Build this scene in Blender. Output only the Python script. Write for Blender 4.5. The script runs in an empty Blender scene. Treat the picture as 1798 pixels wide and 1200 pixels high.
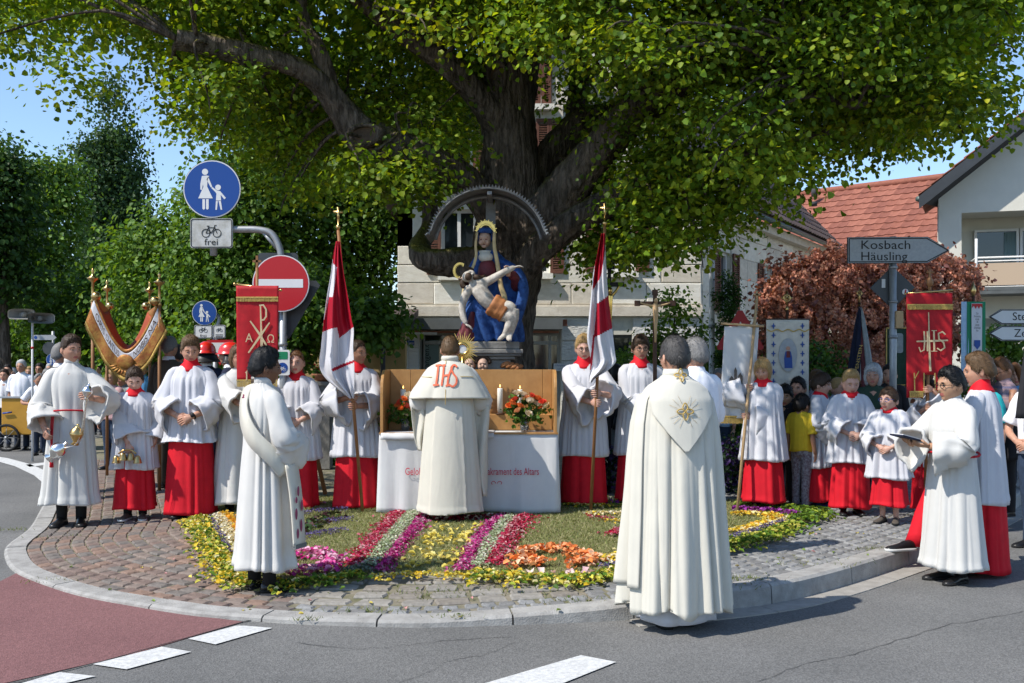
import bpy,math,random
import numpy as np
from mathutils import Vector,Matrix,Quaternion
R = math.radians
rng = np.random.default_rng(7)
random.seed(7)
scene = bpy.context.scene
COL = scene.collection
# ------------------------------------------------------------------ camera
F,CX,HY,HC = 1748.0,899.0,640.0,1.66
cam_data = bpy.data.cameras.new('camera')
cam_data.sensor_width = 36.0
cam_data.lens = 36.0 * F / 1798.0
cam_data.shift_y = (HY - 600.0) / 1798.0
cam_data.clip_end = 2000.0
cam_data.clip_start = 0.05
cam = bpy.data.objects.new('camera',cam_data)
cam.location = (0,0,HC)
cam.rotation_euler = (R(90),0,0)
COL.objects.link(cam)
scene.camera = cam
# ------------------------------------------------------------------ sky, sun, exposure
SUN_EL = R(50)
SUN_DIR = Vector((-0.893 * math.cos(SUN_EL),-0.45 * math.cos(SUN_EL),math.sin(SUN_EL))).normalized()   # towards the sun
world = bpy.data.worlds.new('World')
scene.world = world
world.use_nodes = True
wn = world.node_tree
bg = wn.nodes['Background']
sky = wn.nodes.new('ShaderNodeTexSky')
sky.sky_type = 'NISHITA'
sky.sun_disc = False
sky.sun_elevation = SUN_EL
sky.sun_rotation = math.atan2(SUN_DIR.x,SUN_DIR.y)
sky.air_density = 1.0
sky.dust_density = 0.2
sky.ozone_density = 3.5
wn.links.new(sky.outputs[0],bg.inputs[0])
bg.inputs[1].default_value = 0.15
sun_data = bpy.data.lights.new('sun','SUN')
sun_data.energy = 4.2
sun_data.angle = R(0.53)
sun_data.color = (1.0,0.95,0.87)
sun = bpy.data.objects.new('sun',sun_data)
sun.rotation_euler = (-SUN_DIR).to_track_quat('-Z','Y').to_euler()
sun.location = (-10,-4,15)
COL.objects.link(sun)
vs = scene.view_settings
vs.view_transform = 'Standard'
vs.look = 'None'
vs.exposure = 0.5
vs.gamma = 1.0
vs.use_curve_mapping = False
scene.render.engine = 'CYCLES'
scene.cycles.use_denoising = True
scene.cycles.max_bounces = 6
scene.cycles.diffuse_bounces = 3
scene.cycles.glossy_bounces = 2
scene.cycles.transmission_bounces = 4
scene.cycles.transparent_max_bounces = 4
scene.cycles.caustics_reflective = False
scene.cycles.caustics_refractive = False
# ------------------------------------------------------------------ helpers
def W(px,py,D):
 """point in the place, D metres in front of the camera"""
 return Vector(((px - CX) * D / F,D,HC - (py - HY) * D / F))
def G(px,py,z=0.0):
 D = F * (HC - z) / (py - HY)
 return Vector(((px - CX) * D / F,D,z))
def smooth(a,b,x):
 t = np.clip((np.asarray(x,float) - a) / (b - a),0,1)
 return t * t * (3 - 2 * t)
class MB:
 def __init__(s):
  s.v = []; s.f = []; s.m = []; s.c = None; s.n = 0
 def add(s,v,f,mi=0):
  v = np.asarray(v,float).reshape(-1,3)
  o = s.n
  s.v.append(v); s.n += len(v)
  for q in f:
   s.f.append(tuple(int(i) + o for i in q)); s.m.append(mi)
  return o
 def build(s,name,mats,parent=None,loc=None,rotz=0.0,smooth=True,mods=()):
  me = bpy.data.meshes.new(name)
  V = np.concatenate(s.v) if s.v else np.zeros((0,3))
  me.from_pydata(V.tolist(),[],s.f)
  if not isinstance(mats,(list,tuple)): mats = [mats]
  for m in mats: me.materials.append(M[m] if isinstance(m,str) else m)
  if len(mats) > 1: me.polygons.foreach_set('material_index',np.array(s.m,dtype=np.int32))
  if smooth: me.polygons.foreach_set('use_smooth',np.ones(len(s.f),dtype=bool))
  me.update()
  o = bpy.data.objects.new(name,me)
  COL.objects.link(o)
  if parent is not None: o.parent = parent
  if loc is not None: o.location = loc
  if rotz: o.rotation_euler = (0,0,rotz)
  for md in mods:
   if md[0] == 'remesh':
    r = o.modifiers.new('remesh','REMESH'); r.mode = 'VOXEL'; r.voxel_size = md[1]; r.use_smooth_shade = True
    sm = o.modifiers.new('smooth','SMOOTH'); sm.factor = 0.5; sm.iterations = md[2]
   elif md[0] == 'bevel':
    b = o.modifiers.new('bevel','BEVEL'); b.width = md[1]; b.segments = md[2]; b.limit_method = 'ANGLE'; b.angle_limit = R(40)
   elif md[0] == 'solid':
    b = o.modifiers.new('solid','SOLIDIFY'); b.thickness = md[1]; b.offset = 0
  return o
def fast_mesh(name,V,Fq,mat,parent=None,colr=None,loc=None,smooth_shade=False):
 """quads or tris array mesh with an optional per-vertex colour"""
 me = bpy.data.meshes.new(name)
 V = np.ascontiguousarray(V,dtype=np.float32); Fq = np.ascontiguousarray(Fq,dtype=np.int32)
 k = Fq.shape[1]
 me.vertices.add(len(V)); me.vertices.foreach_set('co',V.ravel())
 me.loops.add(Fq.size); me.loops.foreach_set('vertex_index',Fq.ravel())
 me.polygons.add(len(Fq))
 me.polygons.foreach_set('loop_start',np.arange(0,Fq.size,k,dtype=np.int32))
 if smooth_shade: me.polygons.foreach_set('use_smooth',np.ones(len(Fq),dtype=bool))
 if colr is not None:
  a = me.color_attributes.new('Col','FLOAT_COLOR','POINT')
  c4 = np.ones((len(V),4),dtype=np.float32); c4[:,:3] = colr
  a.data.foreach_set('color',c4.ravel())
 me.update(calc_edges=True)
 me.materials.append(M[mat] if isinstance(mat,str) else mat)
 o = bpy.data.objects.new(name,me); COL.objects.link(o)
 if parent is not None: o.parent = parent
 if loc is not None: o.location = loc
 return o
def tag(o,label=None,cat=None,group=None,kind=None):
 if label: o['label'] = label
 if cat: o['category'] = cat
 if group: o['group'] = group
 if kind: o['kind'] = kind
 return o
def thing(name,label,cat,loc=(0,0,0),rotz=0.0,group=None):
 o = bpy.data.objects.new(name,None); COL.objects.link(o)
 o.empty_display_size = 0.1
 o.location = loc; o.rotation_euler = (0,0,rotz)
 return tag(o,label,cat,group)
def inst(me,name,parent,loc,rot=(0,0,0),scale=(1,1,1)):
 o = bpy.data.objects.new(name,me); COL.objects.link(o)
 o.parent = parent; o.location = loc; o.rotation_euler = rot; o.scale = scale
 return o
# shapes
def box(mb,c,s,mi=0,rot=None,taper=1.0):
 x,y,z = [k / 2 for k in s]
 t = taper
 v = np.array([(-x,-y,-z),(x,-y,-z),(x,y,-z),(-x,y,-z),(-x * t,-y * t,z),(x * t,-y * t,z),(x * t,y * t,z),(-x * t,y * t,z)])
 if rot is not None: v = v @ np.array(rot).T
 mb.add(v + np.array(c),[(0,3,2,1),(4,5,6,7),(0,1,5,4),(1,2,6,5),(2,3,7,6),(3,0,4,7)],mi)
def rings(mb,rs,closed=True,cap0=True,cap1=True,mi=0):
 """rs: (m, n, 3) array of rings"""
 rs = np.asarray(rs,float); m,n = rs.shape[:2]
 f = []
 last = n if closed else n - 1
 for i in range(m - 1):
  for j in range(last):
   a = i * n + j; b = i * n + (j + 1) % n
   f.append((a,b,b + n,a + n))
 if cap0: f.append(tuple(range(n - 1,-1,-1)))
 if cap1: f.append(tuple(range((m - 1) * n,m * n)))
 return mb.add(rs.reshape(-1,3),f,mi)
def catmull(pts,k):
 P = np.asarray(pts,float)
 if len(P) < 3: k = max(k,1)
 Q = np.vstack([2 * P[0] - P[1],P,2 * P[-1] - P[-2]])
 out = []
 for i in range(len(P) - 1):
  p0,p1,p2,p3 = Q[i],Q[i + 1],Q[i + 2],Q[i + 3]
  for t in np.linspace(0,1,k,endpoint=False):
   out.append(0.5 * (2 * p1 + (p2 - p0) * t + (2 * p0 - 5 * p1 + 4 * p2 - p3) * t * t + (3 * p1 - p0 - 3 * p2 + p3) * t ** 3))
 out.append(P[-1])
 return np.array(out)
def frames(path):
 P = np.asarray(path,float)
 T = np.gradient(P,axis=0); T /= np.linalg.norm(T,axis=1)[:,None] + 1e-9
 n = np.cross(T[0],(0,0,1.0))
 if np.linalg.norm(n) < 0.1: n = np.cross(T[0],(0,1.0,0))
 n /= np.linalg.norm(n)
 N = []
 for t in T:
  n = n - t * np.dot(n,t); n /= np.linalg.norm(n) + 1e-9
  N.append(n)
 N = np.array(N); B = np.cross(T,N)
 return P,T,N,B
def tube(mb,path,rad,n=10,mi=0,cap=True,flat=1.0):
 P,T,N,B = frames(path)
 r = np.broadcast_to(np.asarray(rad,float),(len(P),)) if np.ndim(rad) == 0 else np.asarray(rad,float)
 a = np.linspace(0,2 * math.pi,n,endpoint=False)
 rs = P[:,None,:] + r[:,None,None] * (np.cos(a)[None,:,None] * N[:,None,:] + flat * np.sin(a)[None,:,None] * B[:,None,:])
 rings(mb,rs,True,cap,cap,mi)
def lathe(mb,prof,n=16,c=(0,0,0),mi=0,axis='z'):
 a = np.linspace(0,2 * math.pi,n,endpoint=False)
 rs = []
 for r,z in prof:
  p = np.stack([r * np.cos(a),r * np.sin(a),np.full(n,z)],1)
  if axis == 'y': p = p[:,[0,2,1]] * np.array((1,1,-1))
  if axis == 'x': p = p[:,[2,1,0]] * np.array((1,1,-1))
  rs.append(p + np.array(c))
 rings(mb,rs,True,True,True,mi)
def ellipsoid(mb,c,r,nu=12,nv=8,mi=0,rot=None):
 th = np.linspace(0.12,math.pi - 0.12,nv)
 a = np.linspace(0,2 * math.pi,nu,endpoint=False)
 rs = np.array([[(math.sin(t) * math.cos(b) * r[0],math.sin(t) * math.sin(b) * r[1],-math.cos(t) * r[2]) for b in a] for t in th])
 if rot is not None: rs = rs @ np.array(rot).T
 rings(mb,rs + np.array(c),True,True,True,mi)
def prism(mb,pts,y0,y1,mi=0):
 """2D outline (x,z), counter-clockwise seen from the front (-Y), extruded y0 (front) to y1"""
 n = len(pts)
 v = [(x,y0,z) for x,z in pts] + [(x,y1,z) for x,z in pts]
 f = [tuple(range(n)),tuple(range(2 * n - 1,n - 1,-1))] + [(i,i + n,(i + 1) % n + n,(i + 1) % n) for i in range(n)]
 mb.add(v,f,mi)
def disc(cx,cz,r,n=24,sx=1.0):
 return [(cx + sx * r * math.cos(2 * math.pi * i / n),cz + r * math.sin(2 * math.pi * i / n)) for i in range(n)]
def ring2d(mb,cx,cz,r0,r1,y0,y1,n=28,mi=0):
 a = np.linspace(0,2 * math.pi,n,endpoint=False)
 c,s = np.cos(a),np.sin(a)
 rs = [np.stack([cx + r * c,np.full(n,y),cz + r * s],1) for r,y in ((r0,y1),(r0,y0),(r1,y0),(r1,y1),(r0,y1))]
 rings(mb,rs,True,False,False,mi)
def stroke(mb,pts,w,y0,y1,mi=0):
 """flat stroke of width w along (x,z) points; w may be a list"""
 P = np.array(pts,float); n = len(P)
 ws = [w] * n if np.ndim(w) == 0 else list(w)
 T = np.gradient(P,axis=0); T /= np.linalg.norm(T,axis=1)[:,None] + 1e-9
 Nn = np.stack([-T[:,1],T[:,0]],1)
 L = P + Nn * (np.array(ws)[:,None] / 2); Rr = P - Nn * (np.array(ws)[:,None] / 2)
 v = []; f = []
 for (a,b) in zip(L,Rr):
  v += [(a[0],y0,a[1]),(b[0],y0,b[1]),(b[0],y1,b[1]),(a[0],y1,a[1])]
 for i in range(n - 1):
  o = 4 * i
  f += [(o,o + 1,o + 5,o + 4),(o + 1,o + 2,o + 6,o + 5),(o + 2,o + 3,o + 7,o + 6),(o + 3,o,o + 4,o + 7)]
 f += [(3,2,1,0),(4 * n - 4,4 * n - 3,4 * n - 2,4 * n - 1)]
 mb.add(v,f,mi)
def rot3(ax,ay=0.0,az=0.0):
 return np.array(Matrix.Rotation(az,3,'Z') @ Matrix.Rotation(ay,3,'Y') @ Matrix.Rotation(ax,3,'X'))
# lettering as mesh outlines
TEXT = {}
def bake_text(items):
 objs = []
 for key,(s,size,align) in items.items():
  cu = bpy.data.curves.new('t','FONT'); cu.body = s; cu.size = size; cu.align_x = align; cu.resolution_u = 3
  o = bpy.data.objects.new('t',cu); COL.objects.link(o); objs.append((key,o))
 dg = bpy.context.evaluated_depsgraph_get()
 for key,o in objs:
  me = bpy.data.meshes.new_from_object(o.evaluated_get(dg))
  V = np.zeros(len(me.vertices) * 3,dtype=np.float32); me.vertices.foreach_get('co',V)
  TEXT[key] = (V.reshape(-1,3)[:,:2].astype(float),[tuple(p.vertices) for p in me.polygons])
  bpy.data.meshes.remove(me)
 for key,o in objs:
  cu = o.data; bpy.data.objects.remove(o); bpy.data.curves.remove(cu)
bake_text({
 'kosbach': ('Kosbach',0.155,'LEFT'),'haeusling': ('Häusling',0.155,'LEFT'),'frei': ('frei',0.13,'CENTER'),
 'frei2': ('frei',0.13,'CENTER'),'ste': ('Ste',0.15,'LEFT'),'ze': ('Ze',0.15,'LEFT'),
 'obere': ('Obere Gasse',0.14,'CENTER'),'park1': ('3 Parkplätze',0.13,'CENTER'),'park2': ('nur für',0.1,'CENTER'),
 'gelobt': ('Gelobt',0.1,'LEFT'),'sakr': ('Sakrament des Altars',0.1,'LEFT'),
 'alpha': ('A',0.2,'CENTER'),'omega': ('Ω',0.2,'CENTER'),'st': ('ST.HE',0.09,'LEFT'),'st2': ('ALTERLA',0.06,'LEFT'),
 'canl': ('ORIS DATUS',0.13,'CENTER'),'canr': ('NOBIS NA',0.13,'CENTER'),'kapelle': ('V KAPPENSTEIN',0.12,'LEFT'),
 'rib': ('Zur\nErinnerung\nan das\n60\njährige\nGründungs\nfest',0.05,'CENTER'),'erl': ('angen.de',0.16,'LEFT'),
 'ihs_s': ('S',0.3,'CENTER'),'dir': ('Erlangen',0.1,'CENTER'),
})
def letters(key,y0,at=(0,0),sx=1.0,sz=1.0,fn=None):
 V,Fc = TEXT[key]
 X = V[:,0] * sx + at[0]; Z = V[:,1] * sz + at[1]
 Y = np.full(len(X),y0) if fn is None else fn(X,Z)
 return np.stack([X,Y,Z],1),Fc
# ------------------------------------------------------------------ materials
M = {}
def mat(name,col,rough=0.8,metal=0.0,var=0.0,vscale=20.0,bump=0.0,bscale=60.0,spec=0.3,sheen=0.0,trans=None,attr=False,stretch=None,col2=None,coat=0.0,bdist=0.01,wrinkle=0.0):
 m = bpy.data.materials.new(name); m.use_nodes = True
 nt = m.node_tree; b = nt.nodes['Principled BSDF']; L = nt.links
 b.inputs['Roughness'].default_value = rough
 b.inputs['Metallic'].default_value = metal
 b.inputs['Specular IOR Level'].default_value = spec
 b.inputs['Sheen Weight'].default_value = sheen
 b.inputs['Coat Weight'].default_value = coat
 tc = nt.nodes.new('ShaderNodeTexCoord')
 src = tc.outputs['Object']
 if stretch:
  mp = nt.nodes.new('ShaderNodeMapping'); mp.inputs['Scale'].default_value = stretch
  L.new(src,mp.inputs[0]); src = mp.outputs[0]
 colout = None
 if attr:
  at = nt.nodes.new('ShaderNodeAttribute'); at.attribute_name = 'Col'; colout = at.outputs['Color']
 c2 = col2 if col2 else tuple(k * (1 - var) for k in col)
 if (var > 0 or col2) and not attr:
  no = nt.nodes.new('ShaderNodeTexNoise'); no.inputs['Scale'].default_value = vscale; no.inputs['Detail'].default_value = 6; no.inputs['Roughness'].default_value = 0.6
  L.new(src,no.inputs['Vector'])
  rp = nt.nodes.new('ShaderNodeValToRGB')
  rp.color_ramp.elements[0].position = 0.35; rp.color_ramp.elements[1].position = 0.65
  rp.color_ramp.elements[0].color = (*c2,1); rp.color_ramp.elements[1].color = (*col,1)
  L.new(no.outputs['Fac'],rp.inputs[0]); colout = rp.outputs[0]
 if colout is not None: L.new(colout,b.inputs['Base Color'])
 else: b.inputs['Base Color'].default_value = (*col,1)
 if wrinkle > 0:
  mp2 = nt.nodes.new('ShaderNodeMapping'); mp2.inputs['Scale'].default_value = (1,1,.22); L.new(tc.outputs['Object'],mp2.inputs[0])
  w1 = nt.nodes.new('ShaderNodeTexNoise'); w1.inputs['Scale'].default_value = 8; w1.inputs['Detail'].default_value = 2; w1.inputs['Distortion'].default_value = .6; L.new(mp2.outputs[0],w1.inputs['Vector'])
  bp1 = nt.nodes.new('ShaderNodeBump'); bp1.inputs['Strength'].default_value = wrinkle; bp1.inputs['Distance'].default_value = .05; L.new(w1.outputs['Fac'],bp1.inputs['Height'])
 if bump > 0:
  n2 = nt.nodes.new('ShaderNodeTexNoise'); n2.inputs['Scale'].default_value = bscale; n2.inputs['Detail'].default_value = 4
  L.new(src,n2.inputs['Vector'])
  bp = nt.nodes.new('ShaderNodeBump'); bp.inputs['Strength'].default_value = bump; bp.inputs['Distance'].default_value = bdist
  L.new(n2.outputs['Fac'],bp.inputs['Height']); L.new(bp.outputs[0],b.inputs['Normal'])
  if wrinkle > 0: L.new(bp1.outputs[0],bp.inputs['Normal'])
 if trans is not None:
  tr = nt.nodes.new('ShaderNodeBsdfTranslucent'); mx = nt.nodes.new('ShaderNodeMixShader')
  mx.inputs[0].default_value = trans[0]
  if colout is not None:
   mm = nt.nodes.new('ShaderNodeMix'); mm.data_type = 'RGBA'; mm.blend_type = 'MULTIPLY'; mm.inputs[0].default_value = 1.0
   L.new(colout,mm.inputs[6]); mm.inputs[7].default_value = (*trans[1],1); L.new(mm.outputs[2],tr.inputs[0])
  else: tr.inputs[0].default_value = (*[min(1,a * c) for a,c in zip(trans[1],col)],1)
  out = nt.nodes['Material Output']
  L.new(b.outputs[0],mx.inputs[1]); L.new(tr.outputs[0],mx.inputs[2]); L.new(mx.outputs[0],out.inputs[0])
 M[name] = m
 return m
# cloth
for nm,c in (('white_alb',(0.64,0.63,0.60)),('white_surplice',(0.63,0.63,0.665)),('cream_cope',(0.66,0.63,0.545)),('ivory_cope',(0.66,0.63,0.54)),('white_linen',(0.68,0.675,0.67))):
 mat(nm,c,0.9,var=0.04,vscale=9,bump=0.25,bscale=220,spec=0.15,sheen=0.15,bdist=0.003,wrinkle=.16,trans=(0.12,(0.9,0.85,0.75)))
mat('red_cassock',(0.58,0.010,0.022),0.75,var=0.14,vscale=10,bump=0.2,bscale=200,spec=0.2,bdist=0.003,wrinkle=.15)
mat('red_collar',(0.60,0.010,0.02),0.7,spec=0.2)
mat('banner_red',(0.50,0.012,0.02),0.6,var=0.2,vscale=12,bump=0.2,bscale=150,spec=0.3,bdist=0.003,trans=(0.15,(1,.6,.5)))
mat('flag_red',(0.50,0.008,0.03),0.6,var=0.1,vscale=8,spec=0.3,trans=(0.3,(1,.7,.7)))
mat('flag_white',(0.78,0.77,0.80),0.65,spec=0.3,var=0.04,vscale=7,trans=(0.3,(.95,.95,.95)))
mat('cord_red',(0.45,0.01,0.02),0.8)
mat('tan_lining',(0.52,0.33,0.15),0.8)
mat('gold_thread',(0.62,0.42,0.12),0.5,metal=0.3,var=0.4,vscale=150,bump=0.4,bscale=300)
mat('beige_applique',(0.60,0.47,0.28),0.7,var=0.25,vscale=60)
mat('orange_stitch',(0.75,0.16,0.08),0.8,var=0.2,vscale=80)
mat('red_stitch',(0.55,0.02,0.06),0.8)
mat('mauve_stitch',(0.25,0.05,0.1),0.8)
mat('navy',(0.012,0.016,0.04),0.85,var=0.3)
mat('black_cloth',(0.012,0.012,0.014),0.85,var=0.2,bump=.2,bscale=120,bdist=.003)
mat('dark_suit',(0.02,0.02,0.024),0.85,var=0.2)
mat('brown_suit',(0.075,0.06,0.045),0.9,var=0.2)
mat('shirt_white',(0.78,0.78,0.82),0.85,var=0.05,vscale=8,bump=0.2,bscale=30,spec=0.2)
mat('shirt_stripe',(0.72,0.72,0.74),0.85,var=0.05)
mat('shirt_blue',(0.10,0.30,0.55),0.85,var=0.1)
mat('shirt_lightblue',(0.35,0.50,0.65),0.85,var=0.1)
mat('shirt_grey',(0.30,0.33,0.34),0.9,var=0.2)
mat('shirt_pink',(0.62,0.38,0.38),0.9,var=0.1)
mat('shirt_yellow',(0.68,0.48,0.03),0.9,var=0.1)
mat('shirt_teal',(0.02,0.38,0.40),0.9,var=0.1)
mat('shirt_green',(0.03,0.06,0.04),0.9,var=0.2)
mat('shirt_stripes_warm',(0.45,0.28,0.25),0.9,col2=(0.12,0.12,0.2),vscale=1,stretch=(2,2,40))
mat('jeans',(0.03,0.05,0.09),0.9,var=0.3,vscale=25)
mat('trousers_navy',(0.02,0.03,0.055),0.85,var=0.3)
mat('trousers_grey',(0.16,0.17,0.17),0.85,var=0.2)
mat('pants_print',(0.30,0.32,0.35),0.9,col2=(0.12,0.08,0.1),vscale=45)
mat('check_cloth',(0.35,0.36,0.4),0.9,col2=(0.03,0.03,0.05),vscale=60)
mat('shoe_black',(0.010,0.010,0.011),0.35,spec=0.5,var=0.2)
mat('shoe_suede',(0.09,0.075,0.06),0.9,var=0.3)
mat('shoe_blue',(0.01,0.03,0.10),0.7)
mat('shoe_sole',(0.55,0.55,0.53),0.8)
mat('sole_black',(0.012,0.012,0.012),0.8)
mat('lace_green',(0.45,0.75,0.05),0.7)
mat('sock_black',(0.012,0.012,0.013),0.9)
# skin and hair
for nm,c in (('skin_fair',(0.50,0.28,0.19)),('skin_pale',(0.54,0.33,0.25)),('skin_tan',(0.40,0.21,0.13)),('skin_olive',(0.44,0.26,0.16)),('skin_brown',(0.17,0.085,0.05))):
 m = mat(nm,c,0.5,var=0.10,vscale=30,spec=0.35,col2=(c[0] * 0.92,c[1] * 0.82,c[2] * 0.80))
 m.node_tree.nodes['Principled BSDF'].inputs['Subsurface Weight'].default_value = 0.08
 m.node_tree.nodes['Principled BSDF'].inputs['Subsurface Radius'].default_value = (0.012,0.005,0.003)
mat('lip',(0.38,0.12,0.10),0.45)
mat('eye_white',(0.42,0.38,0.35),0.4)
mat('iris',(0.02,0.016,0.012),0.2,spec=0.6)
for nm,c in (('hair_brown',(0.05,0.028,0.015)),('hair_dark',(0.014,0.010,0.008)),('hair_black',(0.006,0.006,0.007)),('hair_blond',(0.42,0.27,0.11)),('hair_lightbrown',(0.13,0.075,0.035)),('hair_grey',(0.24,0.23,0.22)),('hair_white',(0.55,0.55,0.55)),('hair_saltpepper',(0.07,0.065,0.062)),('hair_auburn',(0.16,0.07,0.025))):
 mat(nm,c,0.5,var=0.5,vscale=60,bump=0.5,bscale=90,spec=0.25,stretch=(4,4,1.0),bdist=0.004)
# metals, wood, stone
mat('gold',(0.80,0.52,0.16),0.25,metal=1.0,var=0.2,vscale=30)
mat('brass',(0.62,0.42,0.17),0.3,metal=1.0,var=0.25,vscale=30)
mat('silver',(0.75,0.74,0.72),0.2,metal=1.0)
mat('steel_grey',(0.30,0.31,0.32),0.5,metal=0.6,var=0.2,vscale=15)
mat('sign_back',(0.075,0.08,0.085),0.5,metal=0.5,var=0.15,vscale=6)
mat('pole_grey',(0.36,0.37,0.38),0.45,metal=0.5,var=0.15,vscale=12)
mat('pole_white',(0.60,0.61,0.63),0.5,var=0.1)
mat('sign_white',(0.68,0.68,0.68),0.4,var=0.06,vscale=5)
mat('sign_worn',(0.55,0.55,0.53),0.5,col2=(0.36,0.35,0.31),vscale=9)
mat('sign_greyface',(0.36,0.38,0.40),0.4,var=0.15,vscale=30)
mat('sign_blue',(0.006,0.055,0.26),0.4,spec=0.4)
mat('sign_red',(0.42,0.010,0.015),0.4,spec=0.4)
mat('sign_black',(0.012,0.012,0.012),0.5)
mat('sign_green',(0.01,0.20,0.09),0.5)
mat('wood_oak',(0.44,0.235,0.08),0.45,col2=(0.36,0.18,0.058),vscale=7,stretch=(1.2,6,0.9),bump=0.15,bscale=30,spec=0.4)
mat('wood_pole',(0.30,0.14,0.055),0.5,var=0.35,vscale=20,stretch=(6,6,.6))
mat('wood_pale',(0.50,0.33,0.17),0.6,var=0.2,vscale=20,stretch=(6,6,.6))
mat('wood_dark',(0.075,0.035,0.02),0.55,var=0.4,vscale=25)
mat('candle',(0.80,0.76,0.66),0.4,spec=0.4)
mat('stone_grey',(0.24,0.23,0.21),0.9,col2=(0.15,0.145,0.135),vscale=6,bump=0.5,bscale=50)
mat('zinc',(0.24,0.25,0.26),0.6,metal=0.3,col2=(0.16,0.165,0.17),vscale=10)
mat('paint_blue',(0.035,0.10,0.30),0.75,col2=(0.012,0.035,0.13),vscale=16,bump=.5,bscale=30,spec=.2)
mat('paint_maroon',(0.16,0.028,0.032),0.6,col2=(0.08,0.015,0.02),vscale=9,bump=.3,bscale=25)
mat('paint_cream',(0.62,0.47,0.24),0.6,var=0.25,vscale=12)
mat('paint_wimple',(0.62,0.58,0.50),0.6,var=0.2,vscale=12)
mat('paint_pale',(0.52,0.48,0.42),0.75,col2=(0.30,0.26,0.22),vscale=18,bump=.3,bscale=25)
mat('paint_flesh',(0.55,0.36,0.27),0.55,var=0.2,vscale=12)
mat('paint_ochre',(0.42,0.17,0.06),0.6,col2=(0.25,0.09,0.03),vscale=12)
mat('paint_hair',(0.06,0.035,0.02),0.6,var=.4)
mat('helmet_red',(0.62,0.02,0.012),0.25,spec=0.6,coat=0.4)
mat('leather_black',(0.012,0.012,0.013),0.45)
mat('cart_yellow',(0.46,0.24,0.03),0.55,var=0.12,vscale=5)
mat('rubber',(0.015,0.015,0.015),0.8)
mat('terracotta',(0.40,0.16,0.08),0.8,var=0.2)
mat('plastic_cream',(0.60,0.58,0.50),0.5)
mat('speaker_grille',(0.22,0.22,0.21),0.6)
mat('canopy_orange',(0.55,0.12,0.05),0.6,var=0.15,vscale=5,trans=(0.35,(1,.6,.4)))
mat('canopy_gold',(0.42,0.22,0.05),0.5,metal=0.25,col2=(0.30,0.09,0.025),vscale=14,bump=.5,bscale=60)
mat('glass_dark',(0.02,0.025,0.03),0.06,spec=0.8)
m = mat('glass_vase',(0.75,0.8,0.8),0.05,spec=0.5); m.node_tree.nodes['Principled BSDF'].inputs['Transmission Weight'].default_value = 0.9
mat('flame',(1,.6,.2)); b = M['flame'].node_tree.nodes['Principled BSDF']; b.inputs['Emission Color'].default_value = (1,.55,.15,1); b.inputs['Emission Strength'].default_value = 4
# setting
mat('plaster_cream',(0.66,0.64,0.56),0.95,var=0.06,vscale=3,bump=.15,bscale=150)
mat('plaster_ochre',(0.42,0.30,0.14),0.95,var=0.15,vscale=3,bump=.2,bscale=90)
mat('plaster_white',(0.68,0.68,0.67),0.9,var=0.06,vscale=4,bump=.15,bscale=90)
mat('mortar',(0.66,0.64,0.55),0.95,var=0.15,vscale=12,bump=.3,bscale=60)
mat('soffit_dark',(0.06,0.06,0.065),0.8,var=.2)
mat('shutter_brown',(0.15,0.062,0.04),0.7,var=0.25,vscale=10)
mat('frame_white',(0.70,0.70,0.69),0.5)
mat('curtain',(0.22,0.30,0.30),0.9)
mat('beam_grey',(0.12,0.13,0.13),0.7,var=0.2,vscale=5)
mat('balcony_panel',(0.50,0.38,0.27),0.6)
mat('gutter',(0.10,0.14,0.13),0.5,metal=.4)
mat('soil',(0.06,0.045,0.03),0.95,var=0.4,vscale=20,bump=.6,bscale=40)
mat('verge',(0.05,0.07,0.025),0.95,var=0.4,vscale=2)
mat('lawn_base',(0.20,0.19,0.08),0.95,col2=(0.13,0.13,0.05),vscale=14,bump=.6,bscale=90)
mat('joint_sand',(0.23,0.20,0.155),0.95,col2=(0.12,0.12,0.06),vscale=6,bump=.5,bscale=90)
mat('paint_road_white',(0.62,0.62,0.60),0.8,col2=(0.44,0.44,0.43),vscale=38,bump=.3,bscale=160)
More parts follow.
